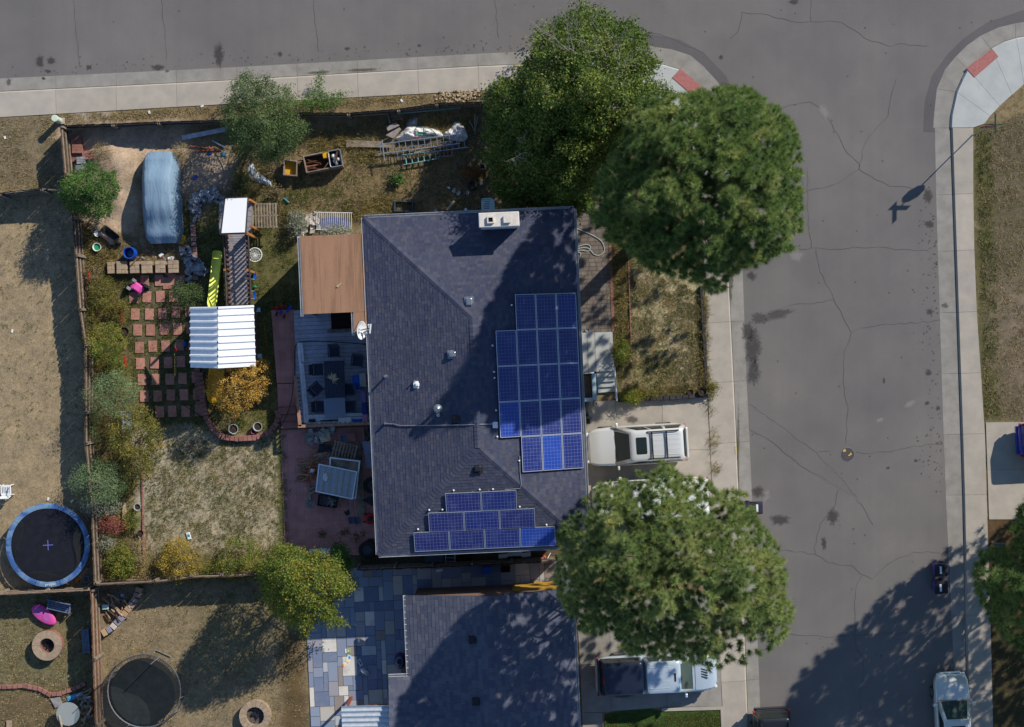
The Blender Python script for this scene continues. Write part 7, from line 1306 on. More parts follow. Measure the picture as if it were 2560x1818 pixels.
def book(label, zx, zy, w, d, rz, cols, name='picture_book'):
    c = W(*FP(zx, zy)); r = thing(name, label, 'book', (c.x, c.y, FZ), rz, None); b = MB(); b.bevbox((0, 0, .008), (w, d, .014), .004); b.build('pages', m_white, r)
    for k, (cl, x, y, a, e) in enumerate(cols): b = MB(); b.box((x * w, y * d, .0165 + .001 * k), (a * w, e * d, .003), .05 * k); b.build('printed_patch', M('ink_%s_%d' % (name[:4], zx + k), C(*cl), rough=.6), r)
book('green picture book at the top of the scattered books', 355, 205, .27, .22, .1, [((40, 160, 90), .14, 0, .7, .96), ((240, 200, 90), .1, 0, .25, .6), ((230, 120, 100), .26, -.1, .2, .4), ((80, 180, 210), .3, .15, .16, .3)]); book('blue and yellow open book in the middle of the scattered books', 370, 440, .2, .36, -.35, [((240, 220, 110), 0, -.2, .6, .4), ((50, 130, 210), .2, .2, .5, .4), ((130, 210, 230), -.25, .35, .4, .25)]); book('orange book at the bottom of the scattered books', 255, 625, .2, .22, .25, [((230, 140, 60), -.3, 0, .3, .96), ((240, 210, 160), .15, 0, .5, .8), ((220, 180, 80), .35, -.2, .2, .4)]); book('pale book with a red picture lying right of the other books', 728, 555, .17, .34, .45, [((170, 205, 220), 0, 0, .94, .96), ((190, 40, 50), .05, -.05, .5, .6), ((70, 120, 90), -.1, .36, .3, .2)])
# ---------------- things in the back yard ----------------
A3 = lambda zx, zy: (860 + zx / 6.7265, 240 + zy / 6.7265)          # photo points read off enlarged crops
def up(c, z): return W(c[0], c[1], z)
ladder('extension_ladder', 'long aluminium extension ladder on top of the ladder pile', A3(560, 900), A3(1940, 720), .47, 13, m_alu, .55, .016, .035)
ladder('extension_ladder', 'second aluminium ladder beneath the long one', A3(840, 960), A3(2080, 790), .42, 12, m_alu, .3, .016, .03)
ladder('step_ladder', 'teal wooden step ladder at the front of the ladder pile', A3(990, 1075), A3(1590, 985), .5, 6, M('teal_paint', C(120, 168, 170), C(98, 140, 144), 6, .7), .25, .03, .035, .06)
ladder('step_ladder', 'old grey wooden step ladder at the right of the ladder pile', A3(1580, 930), A3(1850, 930), .55, 4, m_wood, .2, .03, .035, .05)
b = MB(); p, q = up(A3(640, 740), .62), up(A3(680, 1085), .62); b.tube([p, q], .03, 6); o = b.build('stabiliser', m_alu, None, world=True); T(o, 'aluminium stabiliser bar lying across the left end of the ladders', 'bar')
for k, (y0, y1) in enumerate(((775, 800), (830, 845))): b = MB(); p, q = up(A3(40, y0), .1), up(A3(640 + 160 * k, y1), .1); d = q - p; b.box(((p + q) / 2 + Vector((0, 0, .03 * k))), (d.length, .2 if k == 0 else .16, .05), math.atan2(d.y, d.x)); T(b.build('grey_board', m_wood, world=True), f'{("upper", "lower")[k]} grey composite board poking out left of the ladders', 'board')
b = MB(); p, q = up(A3(1180, 960), .5), up(A3(1830, 780), .5); d = q - p; b.box((p + q) / 2, (d.length, .09, .04), math.atan2(d.y, d.x)); T(b.build('grey_board', m_wood, world=True), 'grey weathered board slanting across the ladder pile', 'board')
m_film = M('white_film', C(226, 224, 222), C(196, 194, 196), 9, .5); m_filmb = glassy('grey_film', C(176, 188, 200), .3, .75)
film('plastic_sheet', 'crumpled white plastic sheet under the ladders', [(850, 730), (1000, 580), (1060, 490), (1200, 500), (1400, 520), (1650, 600), (1690, 700), (1300, 760), (950, 770)], .4, m_film, 3, A3)
film('plastic_sheet', 'bunched white plastic sheet at the right end of the ladders', [(1680, 620), (1800, 540), (1860, 430), (1960, 440), (2040, 540), (2090, 700), (2000, 780), (1800, 750), (1690, 720)], .4, m_film, 4, A3)
film('plastic_sheet', 'grey plastic sheet tail beside the shaded chair', [(1040, 480), (1100, 390), (1200, 350), (1250, 380), (1230, 480), (1150, 520)], .15, m_filmb, 6, A3)
film('plastic_sheet', 'torn clear plastic sheet lying left of the wooden trailer', [(617, 430), (622, 410), (632, 407), (640, 425), (660, 440), (678, 455), (682, 468), (664, 462), (640, 455), (622, 448)], .16, m_filmb, 5)
c = up(A3(1370, 620), .5); r = thing('wagon_frame', 'green tube frame toy wagon on the white plastic', 'wagon', (c.x, c.y, .25), rad(-3)); b = MB(); b.tube([(-.5, .2, .2), (-.45, .25, .3), (.2, .22, .3), (.5, 0, .2), (.45, -.1, .1), (-.5, -.1, .1), (-.5, .2, .2)], .02, 6); b.tube([(-.1, .25, .3), (-.1, -.1, .1)], .02, 6); b.build('frame', M('dark_teal_tube', C(20, 100, 96), rough=.5), r); b = MB(); b.box((0, -.02, .08), (.9, .16, .04)); b.build('tray', m_green, r); b = MB(); b.tube([(-.6, -.2, .08), (-.1, -.3, .1)], .02, 5); b.build('handle', m_redp, r)
def slat_chair(px, py, rz, label, mat, z=0.0, w=.52, lay=False):
    c = W(px, py, z + .4); r = thing('plastic_chair', label, 'chair', (c.x, c.y, z), rz); b = MB(); b.rings([rrect(-.26, .26, .25, .38, .08), rrect(-.27, .27, .26, .42, .09)]); b.build('seat', mat, r)
    for k in range(5): b = MB(); b.box((-.02, (k - 2) * .085, .425), (.3, .022, .008)); b.build('slot', m_seam, r)
    for sx in (-1, 1):
        for x in (-.22, .22): b = MB(); b.tube([(x * 1.15, sx * .25, 0), (x, sx * .22, .4)], .03, 5); b.build('leg', mat, r)
        b = MB(); b.tube([(-.26, sx * .27, .4), (-.2, sx * .29, .64), (.2, sx * .28, .66), (.3, sx * .22, .7)], .03, 6); b.build('arm', mat, r)
    b = MB(); b.grid(4, 6, lambda u, v: (.28 + .1 * u, (v - .5) * .5, .42 + .4 * u)); b.grid(4, 6, lambda u, v: (.3 + .1 * u, (v - .5) * .5, .42 + .4 * u)); b.build('backrest', mat, r); return r
m_ch = M('pale_aqua_plastic', C(190, 214, 220), rough=.5); slat_chair(1217, 513, rad(2), 'pale plastic garden chair just above the chimney', m_ch); slat_chair(15, 1226, rad(-88), 'white plastic chair on the sand at the left edge', m_white)
c = up(A3(850, 340), .3); r = thing('bench_chair', 'shaded slatted garden chair against the north fence', 'chair', (c.x, c.y, .2), rad(14)); me = MB().box((0, 0, 0), (.5, .035, .03)).mesh('slat', m_wood)
for k in range(7): inst(me, 'slat', r, (.06, (k - 3) * .07, .12 + .01 * k))
b = MB(); b.box((-.3, 0, .05), (.06, .6, .3)); b.box((.32, 0, .05), (.05, .6, .2)); b.build('frame', m_wood, r)
sheet3('board_sheet', 'grey panel half in shade left of the white plastic', 'sheet', [(705, 520), (870, 445), (935, 500), (740, 590)], .4, M('grey_panel', C(150, 140, 138), C(130, 122, 120), 5, .8), .004, 4, lambda x, y, z: W(*A3(x, y), z)); sheet3('board_sheet', 'second grey panel leaning below the first near the white plastic', 'sheet', [(700, 660), (930, 530), (965, 560), (830, 715)], .3, bpy.data.materials['grey_panel'], .004, 4, lambda x, y, z: W(*A3(x, y), z))
b = MB(); p, q = up(A3(960, 285), .6), up(A3(1975, 195), .6); b.tube([p, q], .05, 6); T(b.build('long_pipe', M('teal_pipe', C(70, 110, 110), rough=.6), world=True), 'long teal pipe lying along the north fence in shade', 'pipe')
for k, (x0, y0, x1, y1) in enumerate(((2110, 420, 2210, 600), (2205, 300, 2200, 640), (2250, 340, 2200, 600))): b = MB(); b.tube([up(A3(x0, y0), .8), up(A3(x1, y1), .2)], .022, 5); T(b.build('metal_pole', m_alu, world=True), ['left', 'middle', 'right'][k] + ' of three thin metal poles leaning at the yard northeast corner', 'pole')
# wooden trailer and yellow box
TP = lambda zx, zy: (640 + zx / 8.796, 340 + zy / 8.796)
def openbox(name, label, cat, pts, h, mat, floor, t_=.05):
    P = [up(TP(*p), h) for p in pts]; c = sum(P, Vector()) / 4; r = thing(name, label, cat, (c.x, c.y, 0)); Q_ = [p - Vector((c.x, c.y, h)) for p in P]
    for k in range(4): a, d = Q_[k], Q_[(k + 1) % 4]; m = (a + d) / 2; v = d - a; b = MB(); b.box((m.x, m.y, h / 2), (v.length + (t_ if k % 2 == 0 else -t_), t_, h), math.atan2(v.y, v.x)); b.build('side', mat, r)
    b = MB(); b.prism([q[:2] for q in Q_], h * .35, h * .4); b.build('floor', floor, r); return r
openbox('wooden_trailer', 'weathered open wooden trailer full of scrap in the back yard', 'trailer', [(1040, 450), (1810, 290), (1890, 650), (1110, 800)], .75, m_wood, m_rust)
openbox('wooden_crate', 'open wooden crate with yellow floor left of the trailer', 'crate', [(620, 520), (900, 555), (885, 870), (605, 850)], .55, m_wood, m_yel)
c = up(TP(1740, 490), .85); r = thing('plastic_tub', 'black tub with pale rim full of white junk on the trailer', 'tub', (c.x, c.y, .4), rad(10)); b = MB(); b.rings([rrect(-.26, .26, .34, 0, .06), rrect(-.3, .3, .4, .4, .08), rrect(-.28, .28, .38, .4, .07), rrect(-.24, .24, .32, .04, .06)]); b.build('tub', m_black, r); b = MB(); b.tube([(x, y, .41) for x, y, _ in rrect(-.3, .3, .4, 0, .08)] + [rrect(-.3, .3, .4, .41, .08)[0]], .025, 5); b.build('rim', m_alu, r)
for x, y, q, mt in ((-.08, .14, .12, m_white), (-.05, -.1, .11, m_white), (.14, -.05, .1, m_white), (.0, -.26, .09, m_silver and m_alu)): b = MB(); b.lathe([(.02, .1), (q, .16), (q * .9, .3), (q * .4, .36)], (x, y, 0), 10); b.build('jug', mt, r)
b = MB(); b.box((.06, .06, .4), (.09, .55, .05), -.35); b.build('stick', m_rust, r)
sticks('scrap_iron', 'rusty bars and pipes sticking out of the trailer', 'scrap', .12, *TP(1200, 620), 12, .95, (.3, .3), [m_rust, m_rust, m_stk], (.015, .03), .42, .25, 3, 'bar'); shovel('hammer-like tool with pale handle leaning on the trailer side', TP(1440, 790), TP(1570, 610), m_alu, .6, .06, .08, m_board, 'hand_tool')
crate('yellow_toolbox', 'yellow tool box with white handles in the trailer', 'box', *TP(1535, 410), .34, .34, .25, m_yel, .5, rad(10), m_yel)
# small things: barrel, buckets, barrow, toys
V5 = lambda zx, zy: (160 + zx / 6.7265, 530 + zy / 6.7265)
c = W(*V5(1100, 690), .6); r = thing('barrel', 'open bright blue plastic barrel above the paver stacks', 'barrel', (c.x, c.y, 0)); b = MB(); b.lathe([(.26, 0), (.3, .2), (.31, .4), (.29, .72), (.28, .75), (.25, .74), (.26, .4), (.24, .06), (.02, .05)], (0, 0, 0), 24); b.build('shell', m_blue, r, smooth=False); b = MB(); b.lathe([(.02, .3), (.2, .28)], (0, 0, 0), 14); b.box((.03, -.05, .36), (.2, .16, .1), .4); b.build('contents', M('grey_blue_junk', C(120, 140, 170), C(40, 46, 60), 20, .6), r)
def bucket(name, label, px, py, R_, h, mat, fill, z=0.0, cat='bucket', rim=None):
    c = W(px, py, z + h); r = thing(name, label, cat, (c.x, c.y, z)); b = MB(); b.lathe([(R_ * .78, 0), (R_, h), (R_ * 1.06, h), (R_ * 1.06, h + .02), (R_ * .93, h + .015), (R_ * .72, .05), (.02, .05)], (0, 0, 0), 20); b.build('pot', mat, r); b = MB(); b.lathe([(.01, h * .8), (R_ * .9, h * .76)], (0, 0, 0), 16); b.build('fill', fill, r); return r
m_terra = M('pale_pot', C(168, 176, 176), rough=.6)
bucket('bucket', 'white bucket with green and white lining in the dry weeds', *V5(550, 590), .2, .32, m_white, m_green); bucket('bucket', 'upturned white bucket beside the barrow handles', *V5(555, 360), .15, .25, m_white, m_white)
bucket('flower_pot', 'grey flower pot on the left of the brick-edged bed', 583, 1073, .24, .28, m_terra, m_soil, .05, 'pot'); bucket('flower_pot', 'grey flower pot on the right of the brick-edged bed', 644, 1067, .22, .28, m_terra, m_grass if False else m_soil, .05, 'pot'); bucket('flower_pot', 'small pink pot right of the grey pots in the bed', 634, 1079, .12, .16, m_pink, m_soil, .05, 'pot')
bucket('flower_pot', 'white-rimmed black pot on the lawn west edge', 343, 1268, .17, .24, m_terra, m_soil, 0, 'pot'); bucket('flower_pot', 'black nursery pot tipped near the lawn southwest edge', 351, 1333, .14, .2, m_black, m_soil, 0, 'pot'); bucket('flower_pot', 'large black pot at the southeast corner of the front lawn', 1756, 980, .2, .3, m_black, m_soil, .1, 'pot'); bucket('flower_pot', 'small black pot left of the large one on the front lawn', 1726, 981, .13, .2, m_black, m_soil, .1, 'pot'); bucket('flower_pot', 'black pot of dry grass beside the stepping stones', 311, 829, .2, .26, m_black, m_soil, 0, 'pot')
bucket('paint_tin', 'small teal tin at the end of the front paver walk', 1468, 826, .09, .14, M('teal_tin', C(96, 130, 140), rough=.5), M('teal_lid', C(110, 146, 154), rough=.5), .026, 'tin')
c = W(*V5(760, 390), .3); r = thing('wheelbarrow', 'black wheelbarrow tipped beside the white bucket', 'wheelbarrow', (c.x, c.y, .05), rad(-38)); b = MB(); b.rings([rrect(-.3, .3, .16, .02, .08), rrect(-.5, .5, .3, .28, .12), rrect(-.47, .47, .27, .28, .1), rrect(-.27, .27, .13, .05, .07)]); b.build('tray', m_black, r); b = MB(); b.tube([(-.9, .2, .25), (.3, .15, .0)], .02, 5); b.tube([(-.9, -.2, .25), (.3, -.15, .0)], .02, 5); b.build('handle', m_wood, r); b = MB(); b.lathe([(.04, -.04), (.16, -.04), (.16, .04), (.04, .04)], (.55, 0, .12), 14, R=Matrix.Rotation(rad(90), 3, 'X')); b.build('wheel', m_tyre, r)
shovel('long shovel lying across the dry weeds beside the wheelbarrow', V5(750, 510), V5(540, 240), m_alu, .1, .2, .24, m_wood)
b = MB(); b.bevbox((0, 0, .02), (.28, .46, .05), .02, rad(-15)); b.box((.0, .12, .047), (.12, .1, .006), rad(-15), mi=1); b.box((.02, -.06, .047), (.12, .1, .006), rad(-15), mi=1); o = b.build('yellow_tray', [m_yel, M('amber_print', C(176, 120, 20), rough=.6)]); o.location = W(455, 599, .02); T(o, 'orange-yellow plastic tray beside the covered car nose', 'tray')
def spade_toy(label, px, py, rz, mh, mb, name='toy_broom', L=.5):
    c = W(px, py, .05); r = thing(name, label, 'toy', (c.x, c.y, .02), rz); b = MB(); b.tube([(0, 0, .05), (L, 0, .04)], .016, 6); b.build('handle', mh, r); b = MB(); b.bevbox((-.06, 0, .05), (.16, .26, .1), .03); b.build('head', mb, r); b = MB(); b.box((.03, 0, .06), (.05, .1, .06)); b.build('collar', m_redp, r)
spade_toy('toy broom with bright blue head on the sand patch', 490, 446, rad(-52), m_alu, m_blue); spade_toy('cyan toy with white ball end above the paver stacks', 405, 640, rad(-48), m_lblue, m_white, 'toy_bat', .3)
for k, (px, py, rz, w, d) in enumerate(((345, 625, .4, .2, .12), (368, 627, -.3, .26, .18), (358, 645, -.6, .24, .1), (411, 627, .3, .16, .18))): b = MB(); b.prism([(w * x * random.uniform(.7, 1), d * y * random.uniform(.7, 1)) for x, y in ((-.5, -.5), (.5, -.4), (.45, .5), (-.4, .45))], 0, .05); o = b.build('paver_shard', m_brick if k != 2 else m_stone); o.location = W(px, py); o.rotation_euler.z = rz; T(o, ['small red paver shard right of the blue barrel', 'large red paver shard right of the blue barrel', 'grey paver shard just above the stacks', 'red paver shard beside the cyan toy'][k], 'paver')
b = MB(); b.tube([W(*V5(1110, 910), .55), W(*V5(1320, 710), .1)], .022, 6); T(b.build('metal_rod', m_rust, world=True), 'rusty rod leaning across the third paver stack', 'rod')
film('plastic_sheet', 'white plastic scrap lying above the rightmost paver stack', [(418, 645), (430, 640), (438, 644), (434, 651), (420, 650)], .1, m_film, 8)
# red paver and slate stacks in the northwest corner
for k, (px, py, w, d, n, mt, rz) in enumerate(((190, 350, .5, .42, 5, m_brick, .04), (192, 372, .5, .44, 6, m_brick, .0), (219, 388, .56, .42, 4, m_brick, .1), (186, 392, .3, .5, 3, m_brick, .05), (201, 401, .4, .36, 6, m_gst, .06), (202, 421, .54, .5, 5, m_gst, -.06))):
    r = thing('paver_stack', ['top red paver stack in the northwest fence corner', 'second red paver stack from the northwest corner', 'red paver stack standing apart beside the dry weeds', 'low red paver stack against the west fence', 'upper small blue-grey slate stack by the west fence', 'lower blue-grey slate stack above the vivid green tree'][k], 'paver stack', (*W2(px, py, n * .06), 0), rz, None); me = MB().bevbox((0, 0, .03), (w / 2 - .006, d / 3 - .006, .058), .006).mesh('paver', mt)
    for l in range(n):
        for a in range(2):
            for d_ in range(3): inst(me, 'paver', r, ((a - .5) * w / 2, (d_ - 1) * d / 3, l * .06), random.uniform(-.03, .03))
b = MB(); p, q = W(455, 345, .3), W(570, 322, .3); d = q - p; b.box((p + q) / 2, (d.length, .22, .05), math.atan2(d.y, d.x)); T(b.build('plank', M('white_plank', C(190, 196, 206), C(160, 168, 180), 5, .7), world=True), 'long whitish plank lying in shade under the bushy tree', 'plank')
for k, (a, e) in enumerate((((475, 365), (540, 372)), ((490, 378), (555, 374)), ((530, 352), (562, 368)))): b = MB(); p, q = W(*a, .08), W(*e, .08); d = q - p; b.box((p + q) / 2, (d.length, .07, .04), math.atan2(d.y, d.x)); T(b.build('stake', [m_stk, m_stk, m_alu][k], world=True), ['upper red-brown stake lying below the whitish plank', 'lower red-brown stake lying beside the blue toys', 'pale metal stake lying below the whitish plank'][k], 'stake')
for px, py, w, d, mt, lb in ((523, 384, .22, .1, m_blue, 'blue toy lying below the red stakes'), (558, 385, .18, .2, m_lblue, 'light blue toy bucket below the bushy tree'), (716, 502, .34, .09, m_teal, 'teal and orange toy gun on the dry yard'), (637, 717, .12, .1, m_green, 'small green toy between the blue swing seats'), (462, 860, .16, .2, m_blue, 'blue plastic toy left of the corrugated hut'), (437, 875, .1, .2, m_redp, 'small red toy on the stepping stones')):
    c = W(px, py, .1); r = thing('toy', lb, 'toy', (c.x, c.y, .01), rad(-40 if 'gun' in lb else 12)); b = MB(); b.bevbox((0, 0, .05), (w, d, .09), .025); b.build('body', mt, r); b = MB(); b.bevbox((w * .45, .0, .06), (.07, d * .7, .06), .02); b.build('tip', m_redp if 'gun' in lb else mt, r)
# upturned pink ride-on car, tricycle, scooter
c = W(*V5(1220, 1270), .3); r = thing('toy_car', 'upturned pink and purple ride-on toy car below the paver stacks', 'toy car', (c.x, c.y, 0), rad(-35)); b = MB(); b.bevbox((0, 0, .16), (.62, .42, .28), .06); b.build('chassis', m_pink, r); b = MB(); b.bevbox((.02, .02, .31), (.34, .34, .04), .03); b.build('floor_pan', M('hot_pink', C(226, 92, 170), rough=.4), r); b = MB(); b.bevbox((.28, .3, .15), (.5, .12, .2), .04); b.bevbox((-.3, -.26, .15), (.4, .1, .2), .03); b.build('fender', M('navy_violet', C(48, 44, 90), rough=.5), r)
for x, y in ((-.3, .22), (-.3, -.26), (.32, -.22), (.34, .34)): b = MB(); b.lathe([(.03, -.06), (.12, -.06), (.12, .06), (.03, .06)], (x, y, .3), 14, R=Matrix.Rotation(rad(90), 3, 'X')); b.build('wheel', m_stone if x < 0 else m_tyre, r)
b = MB(); b.tube([(-.42, -.2, .25), (-.46, 0, .3), (-.42, .2, .25)], .03, 6); b.build('bumper', m_black, r)
c = W(704, 776, .4); r = thing('tricycle', 'red and blue tricycle at the top of the red path', 'tricycle', (c.x, c.y, .14), rad(70)); b = MB(); b.tube([(-.25, 0, .15), (.1, 0, .3), (.28, 0, .45)], .025, 6); b.tube([(.28, -.2, .5), (.28, .2, .5)], .016, 6); b.build('frame', m_redp, r); b = MB(); b.bevbox((-.1, 0, .32), (.2, .18, .06), .03); b.build('seat', m_blue, r)
for x, y, q in ((.3, 0, .16), (-.25, .2, .11), (-.25, -.2, .11)): b = MB(); b.lathe([(.02, -.025), (q, -.025), (q, .025), (.02, .025)], (x, y, q), 14, R=Matrix.Rotation(rad(90), 3, 'X')); b.build('wheel', m_tyre, r)
b = MB(); b.lathe([(.02, 0), (.1, .02), (.13, .1), (.1, .2), (.02, .24)], (0, 0, 0), 16); o = b.build('red_ball', m_redp, smooth=True); o.location = W(692, 771, .1); o.location.z = 0; T(o, 'red ball beside the tricycle at the red path', 'ball')
crate('toy_scooter', 'blue and white toy scooter right of the tricycle', 'toy', 722, 772, .42, .14, .12, m_white, .141, rad(50), m_blue)
# fallen crib rail, dark raised frame, poles, litter
c = W(835, 553, .4); r = thing('crib_rail', 'white barred rail panel over a blue tarp above the porch roof', 'rail panel', (c.x, c.y, .25), rad(-1)); me = MB().tube([(0, -.42, 0), (0, .42, 0)], .012, 5).mesh('bar', m_white)
for k in range(18): inst(me, 'bar', r, ((k - 8.5) * .1, 0, .1))
for y in (-.43, .43): b = MB(); b.tube([(-.9, y, .1), (.9, y, .1)], .018, 6); b.build('rail', m_white, r)
film('tarp', 'blue tarp lying beneath the white barred rail', [(795, 548), (830, 540), (865, 545), (878, 560), (872, 578), (845, 585), (800, 580)], .1, M('navy_tarp', C(52, 70, 128), C(40, 56, 106), 6, .6), 14)
c = W(1009, 516, .2); r = thing('raised_bed_frame', 'dark square raised-bed frame north of the house roof', 'frame', (c.x, c.y, 0), rad(-2))
for cx, cy, sx_, sy_ in ((0, .24, .92, .05), (0, -.24, .92, .05), (.44, 0, .05, .43), (-.44, 0, .05, .43)): b = MB(); b.box((cx, cy, .12), (sx_, sy_, .24)); b.build('side', m_dblue, r)
tyre('tyre', 'old tyre half buried under the leafy tree', 1181, 464, .24, -.05, .14); crate('square_planter', 'small pale-rimmed square planter under the leafy tree', 'planter', 1206, 416, .3, .28, .28, m_terra, 0, 0, m_soil, True)
for k, (px, py, w, d, rz, mt) in enumerate(((1135, 476, .17, .22, -.4, m_gst), (1146, 483, .17, .22, -.5, m_gst), (1169, 482, .16, .22, -.3, m_gst), (1219, 475, .12, .32, .5, m_brick), (1089, 527, .16, .16, .3, m_stone), (1102, 528, .14, .18, .1, m_brick), (1164, 524, .14, .12, .4, m_white), (1204, 459, .16, .1, .7, m_white), (1122, 470, .14, .08, -.6, m_white))):
    b = MB(); b.bevbox((0, 0, .04), (w, d, .08), .01, rz); o = b.build('loose_block', mt); o.location = W(px, py, .02); o.location.z = 0; T(o, ['left of two grey blocks side by side under the leafy tree', 'right of two grey blocks side by side under the leafy tree', 'single grey block below the old tyre', 'reddish block near the wire fence foot', 'grey block close above the roof edge', 'reddish block close above the roof edge', 'white block left of the pale garden chair', 'white block right of the old tyre', 'white block left of the grey blocks'][k], 'block')
b = MB(); b.box((0, 0, .03), (.12, .6, .04), rad(-42)); o = b.build('plank', m_board); o.location = W(1127, 514); T(o, 'short tan plank on the dirt left of the garden chair', 'plank')
b = MB(); b.tube([W(660, 812, .04), W(668, 868, .04)], .015, 6); T(b.build('broom_handle', m_cedar, world=True), 'orange-brown stick lying right of the corrugated hut', 'stick')
hose('garden_hose', 'thin dark hose trailing over the stepping stones', [(440, 1000), (470, 1020), (500, 1040), (530, 1060)], .06, m_dhose)
crate('blue_box', 'pale blue box half hidden among the fence shrubs', 'box', 316, 1050, .5, .9, .06, M('pale_blue_board', C(150, 170, 190), rough=.7), .6, rad(5)); b = MB(); b.bevbox((0, 0, .03), (.2, .36, .05), .02, .3); b.box((0, .02, .058), (.12, .14, .006), .3, mi=1); o = b.build('plastic_bag', [m_white, m_teal]); o.location = W(472, 1340); T(o, 'white and teal packet lying on the dry lawn', 'packet')
for i, (px, py) in enumerate(((270, 1275), (312, 1280))): b = MB(); b.prism([(x * .2, y * .4) for x, y in ((-.5, -.8), (.2, -1), (.5, .2), (.2, 1), (-.4, .8))], 0, .12); o = b.build('field_stone', M('tan_rock', C(196, 176, 140), C(170, 150, 118), 5, .9) if i == 0 else bpy.data.materials['tan_rock']); o.location = W(px, py); T(o, ['tan stone in the bed under the silver bush', 'long tan stone in the bed left of the white-rimmed pot'][i], 'stone')
for k, (px, py, z0, z1, ln) in enumerate(((222, 690, 0, .9, 0), (304, 790, 0, .9, 0), (312, 905, 0, .8, 0))): b = MB(); p = W(px, py, .5); b.box((p.x, p.y, (z0 + z1) / 2), (.06, .5 if k != 0 else .6, .2), rad(2)); T(b.build('red_edging', m_redp, world=True), ['short red panel against the west fence', 'red edging board left of the stepping stones top', 'red edging board left of the stepping stones middle'][k], 'edging')
# litter
for px, py, lb in ((505, 266, 'scrap of white litter on the verge above the bushy tree'), (1004, 252, 'white card lying on the verge by the sidewalk'), (373, 281, 'white litter on the verge above the covered car'), (12, 1244 - 900, 'white stone at the left edge of the northwest yard'), (30, 828, 'pale scrap on the sand at the left edge'), (120, 1248, 'white scrap on the sand above the blue trampoline'), (180, 1253, 'white scrap beside the fence above the blue trampoline')):
    b = MB(); b.bevbox((0, 0, .02), (.16, .1, .03), .01, random.uniform(0, 3)); o = b.build('litter', m_white); o.location = W(px, py, .02); o.location.z = 0; T(o, lb, 'litter')
# ---------------- the lower left yards: trampolines, fire pits, benches ----------------
def bench(px, py, rz, label, w=1.3, d=.5, n=6, mat=None):
    mat = mat or M('slate_bench', C(104, 116, 140), C(90, 102, 124), 5, .6); c = W(px, py, .45); r = thing('garden_bench', label, 'bench', (c.x, c.y, 0), rz); me = MB().box((0, 0, .44), (w, d / n * .68, .03)).mesh('slat', mat)
    for k in range(n): inst(me, 'slat', r, (0, (k - (n - 1) / 2) * d / n, 0))
    for x in (-w / 2 + .05, w / 2 - .05):
        for y in (-d / 2 + .05, d / 2 - .05): b = MB(); b.box((x, y, .21), (.05, .05, .42)); b.build('leg', mat, r)
        b = MB(); b.box((x, 0, .5), (.05, d, .06)); b.build('arm', mat, r)
    b = MB(); b.box((0, d / 2 + .04, .66), (w, .04, .3)); b.build('backrest', mat, r)
bench(148, 1517, rad(-13), 'slatted grey bench standing beside the pink toy boat', 1.18, .5, 5); bench(215, 1602, rad(-86), 'slatted blue-grey bench against the red-brown fence', 1.2, .4, 6)
def firepit(label, px, py, R0, R1, h, n, mat, top, name='fire_pit'):
    c = W(px, py, h); r = thing(name, label, 'fire pit', (c.x, c.y, 0)); me = MB()
    a = math.pi / n * .95; me.prism([(R0 * math.cos(-a), R0 * math.sin(-a)), (R1 * math.cos(-a), R1 * math.sin(-a)), (R1, 0), (R1 * math.cos(a), R1 * math.sin(a)), (R0 * math.cos(a), R0 * math.sin(a))], 0, h * .48); me_ = me.mesh('block', mat)
    for l in range(2):
        for k in range(n): inst(me_, 'block', r, (0, 0, l * h * .5), 2 * math.pi * (k + .5 * l) / n)
    if top:
        for k in range(4): b = MB(); b.rings([[(q * math.cos(t_), q * math.sin(t_), z) for q, z in ((R0 * .98, h), (R1 * 1.03, h), (R1 * 1.03, h + .06), (R0 * .98, h + .06))] for t_ in np.linspace(k * math.pi / 2 + .01, (k + 1) * math.pi / 2 - .01, 8)]); b.build('cap_stone', m_block, r)
    b = MB(); b.lathe([(.01, h * .3), (R0 * .98, h * .25)], (0, 0, 0), 20); b.build('ash', M('charred_ash', C(54, 50, 48), C(110, 104, 100), 14, .95, bump=.8, bscale=20) if 'charred_ash' not in bpy.data.materials else bpy.data.materials['charred_ash'], r)
    for k in range(5): b = MB(); a = random.uniform(0, 3); b.tube([(-.2 * math.cos(a), -.2 * math.sin(a), h * .4), (.2 * math.cos(a), .2 * math.sin(a), h * .45)], .04, 6); b.build('charred_log', m_black, r)
firepit('round brick fire pit with smooth grey cap in the bottom left yard', 118, 1614, .38, .72, .42, 16, m_brick, True); firepit('round tan block fire pit at the bottom edge of the yard', 637, 1791, .46, .78, .38, 17, m_block, False)
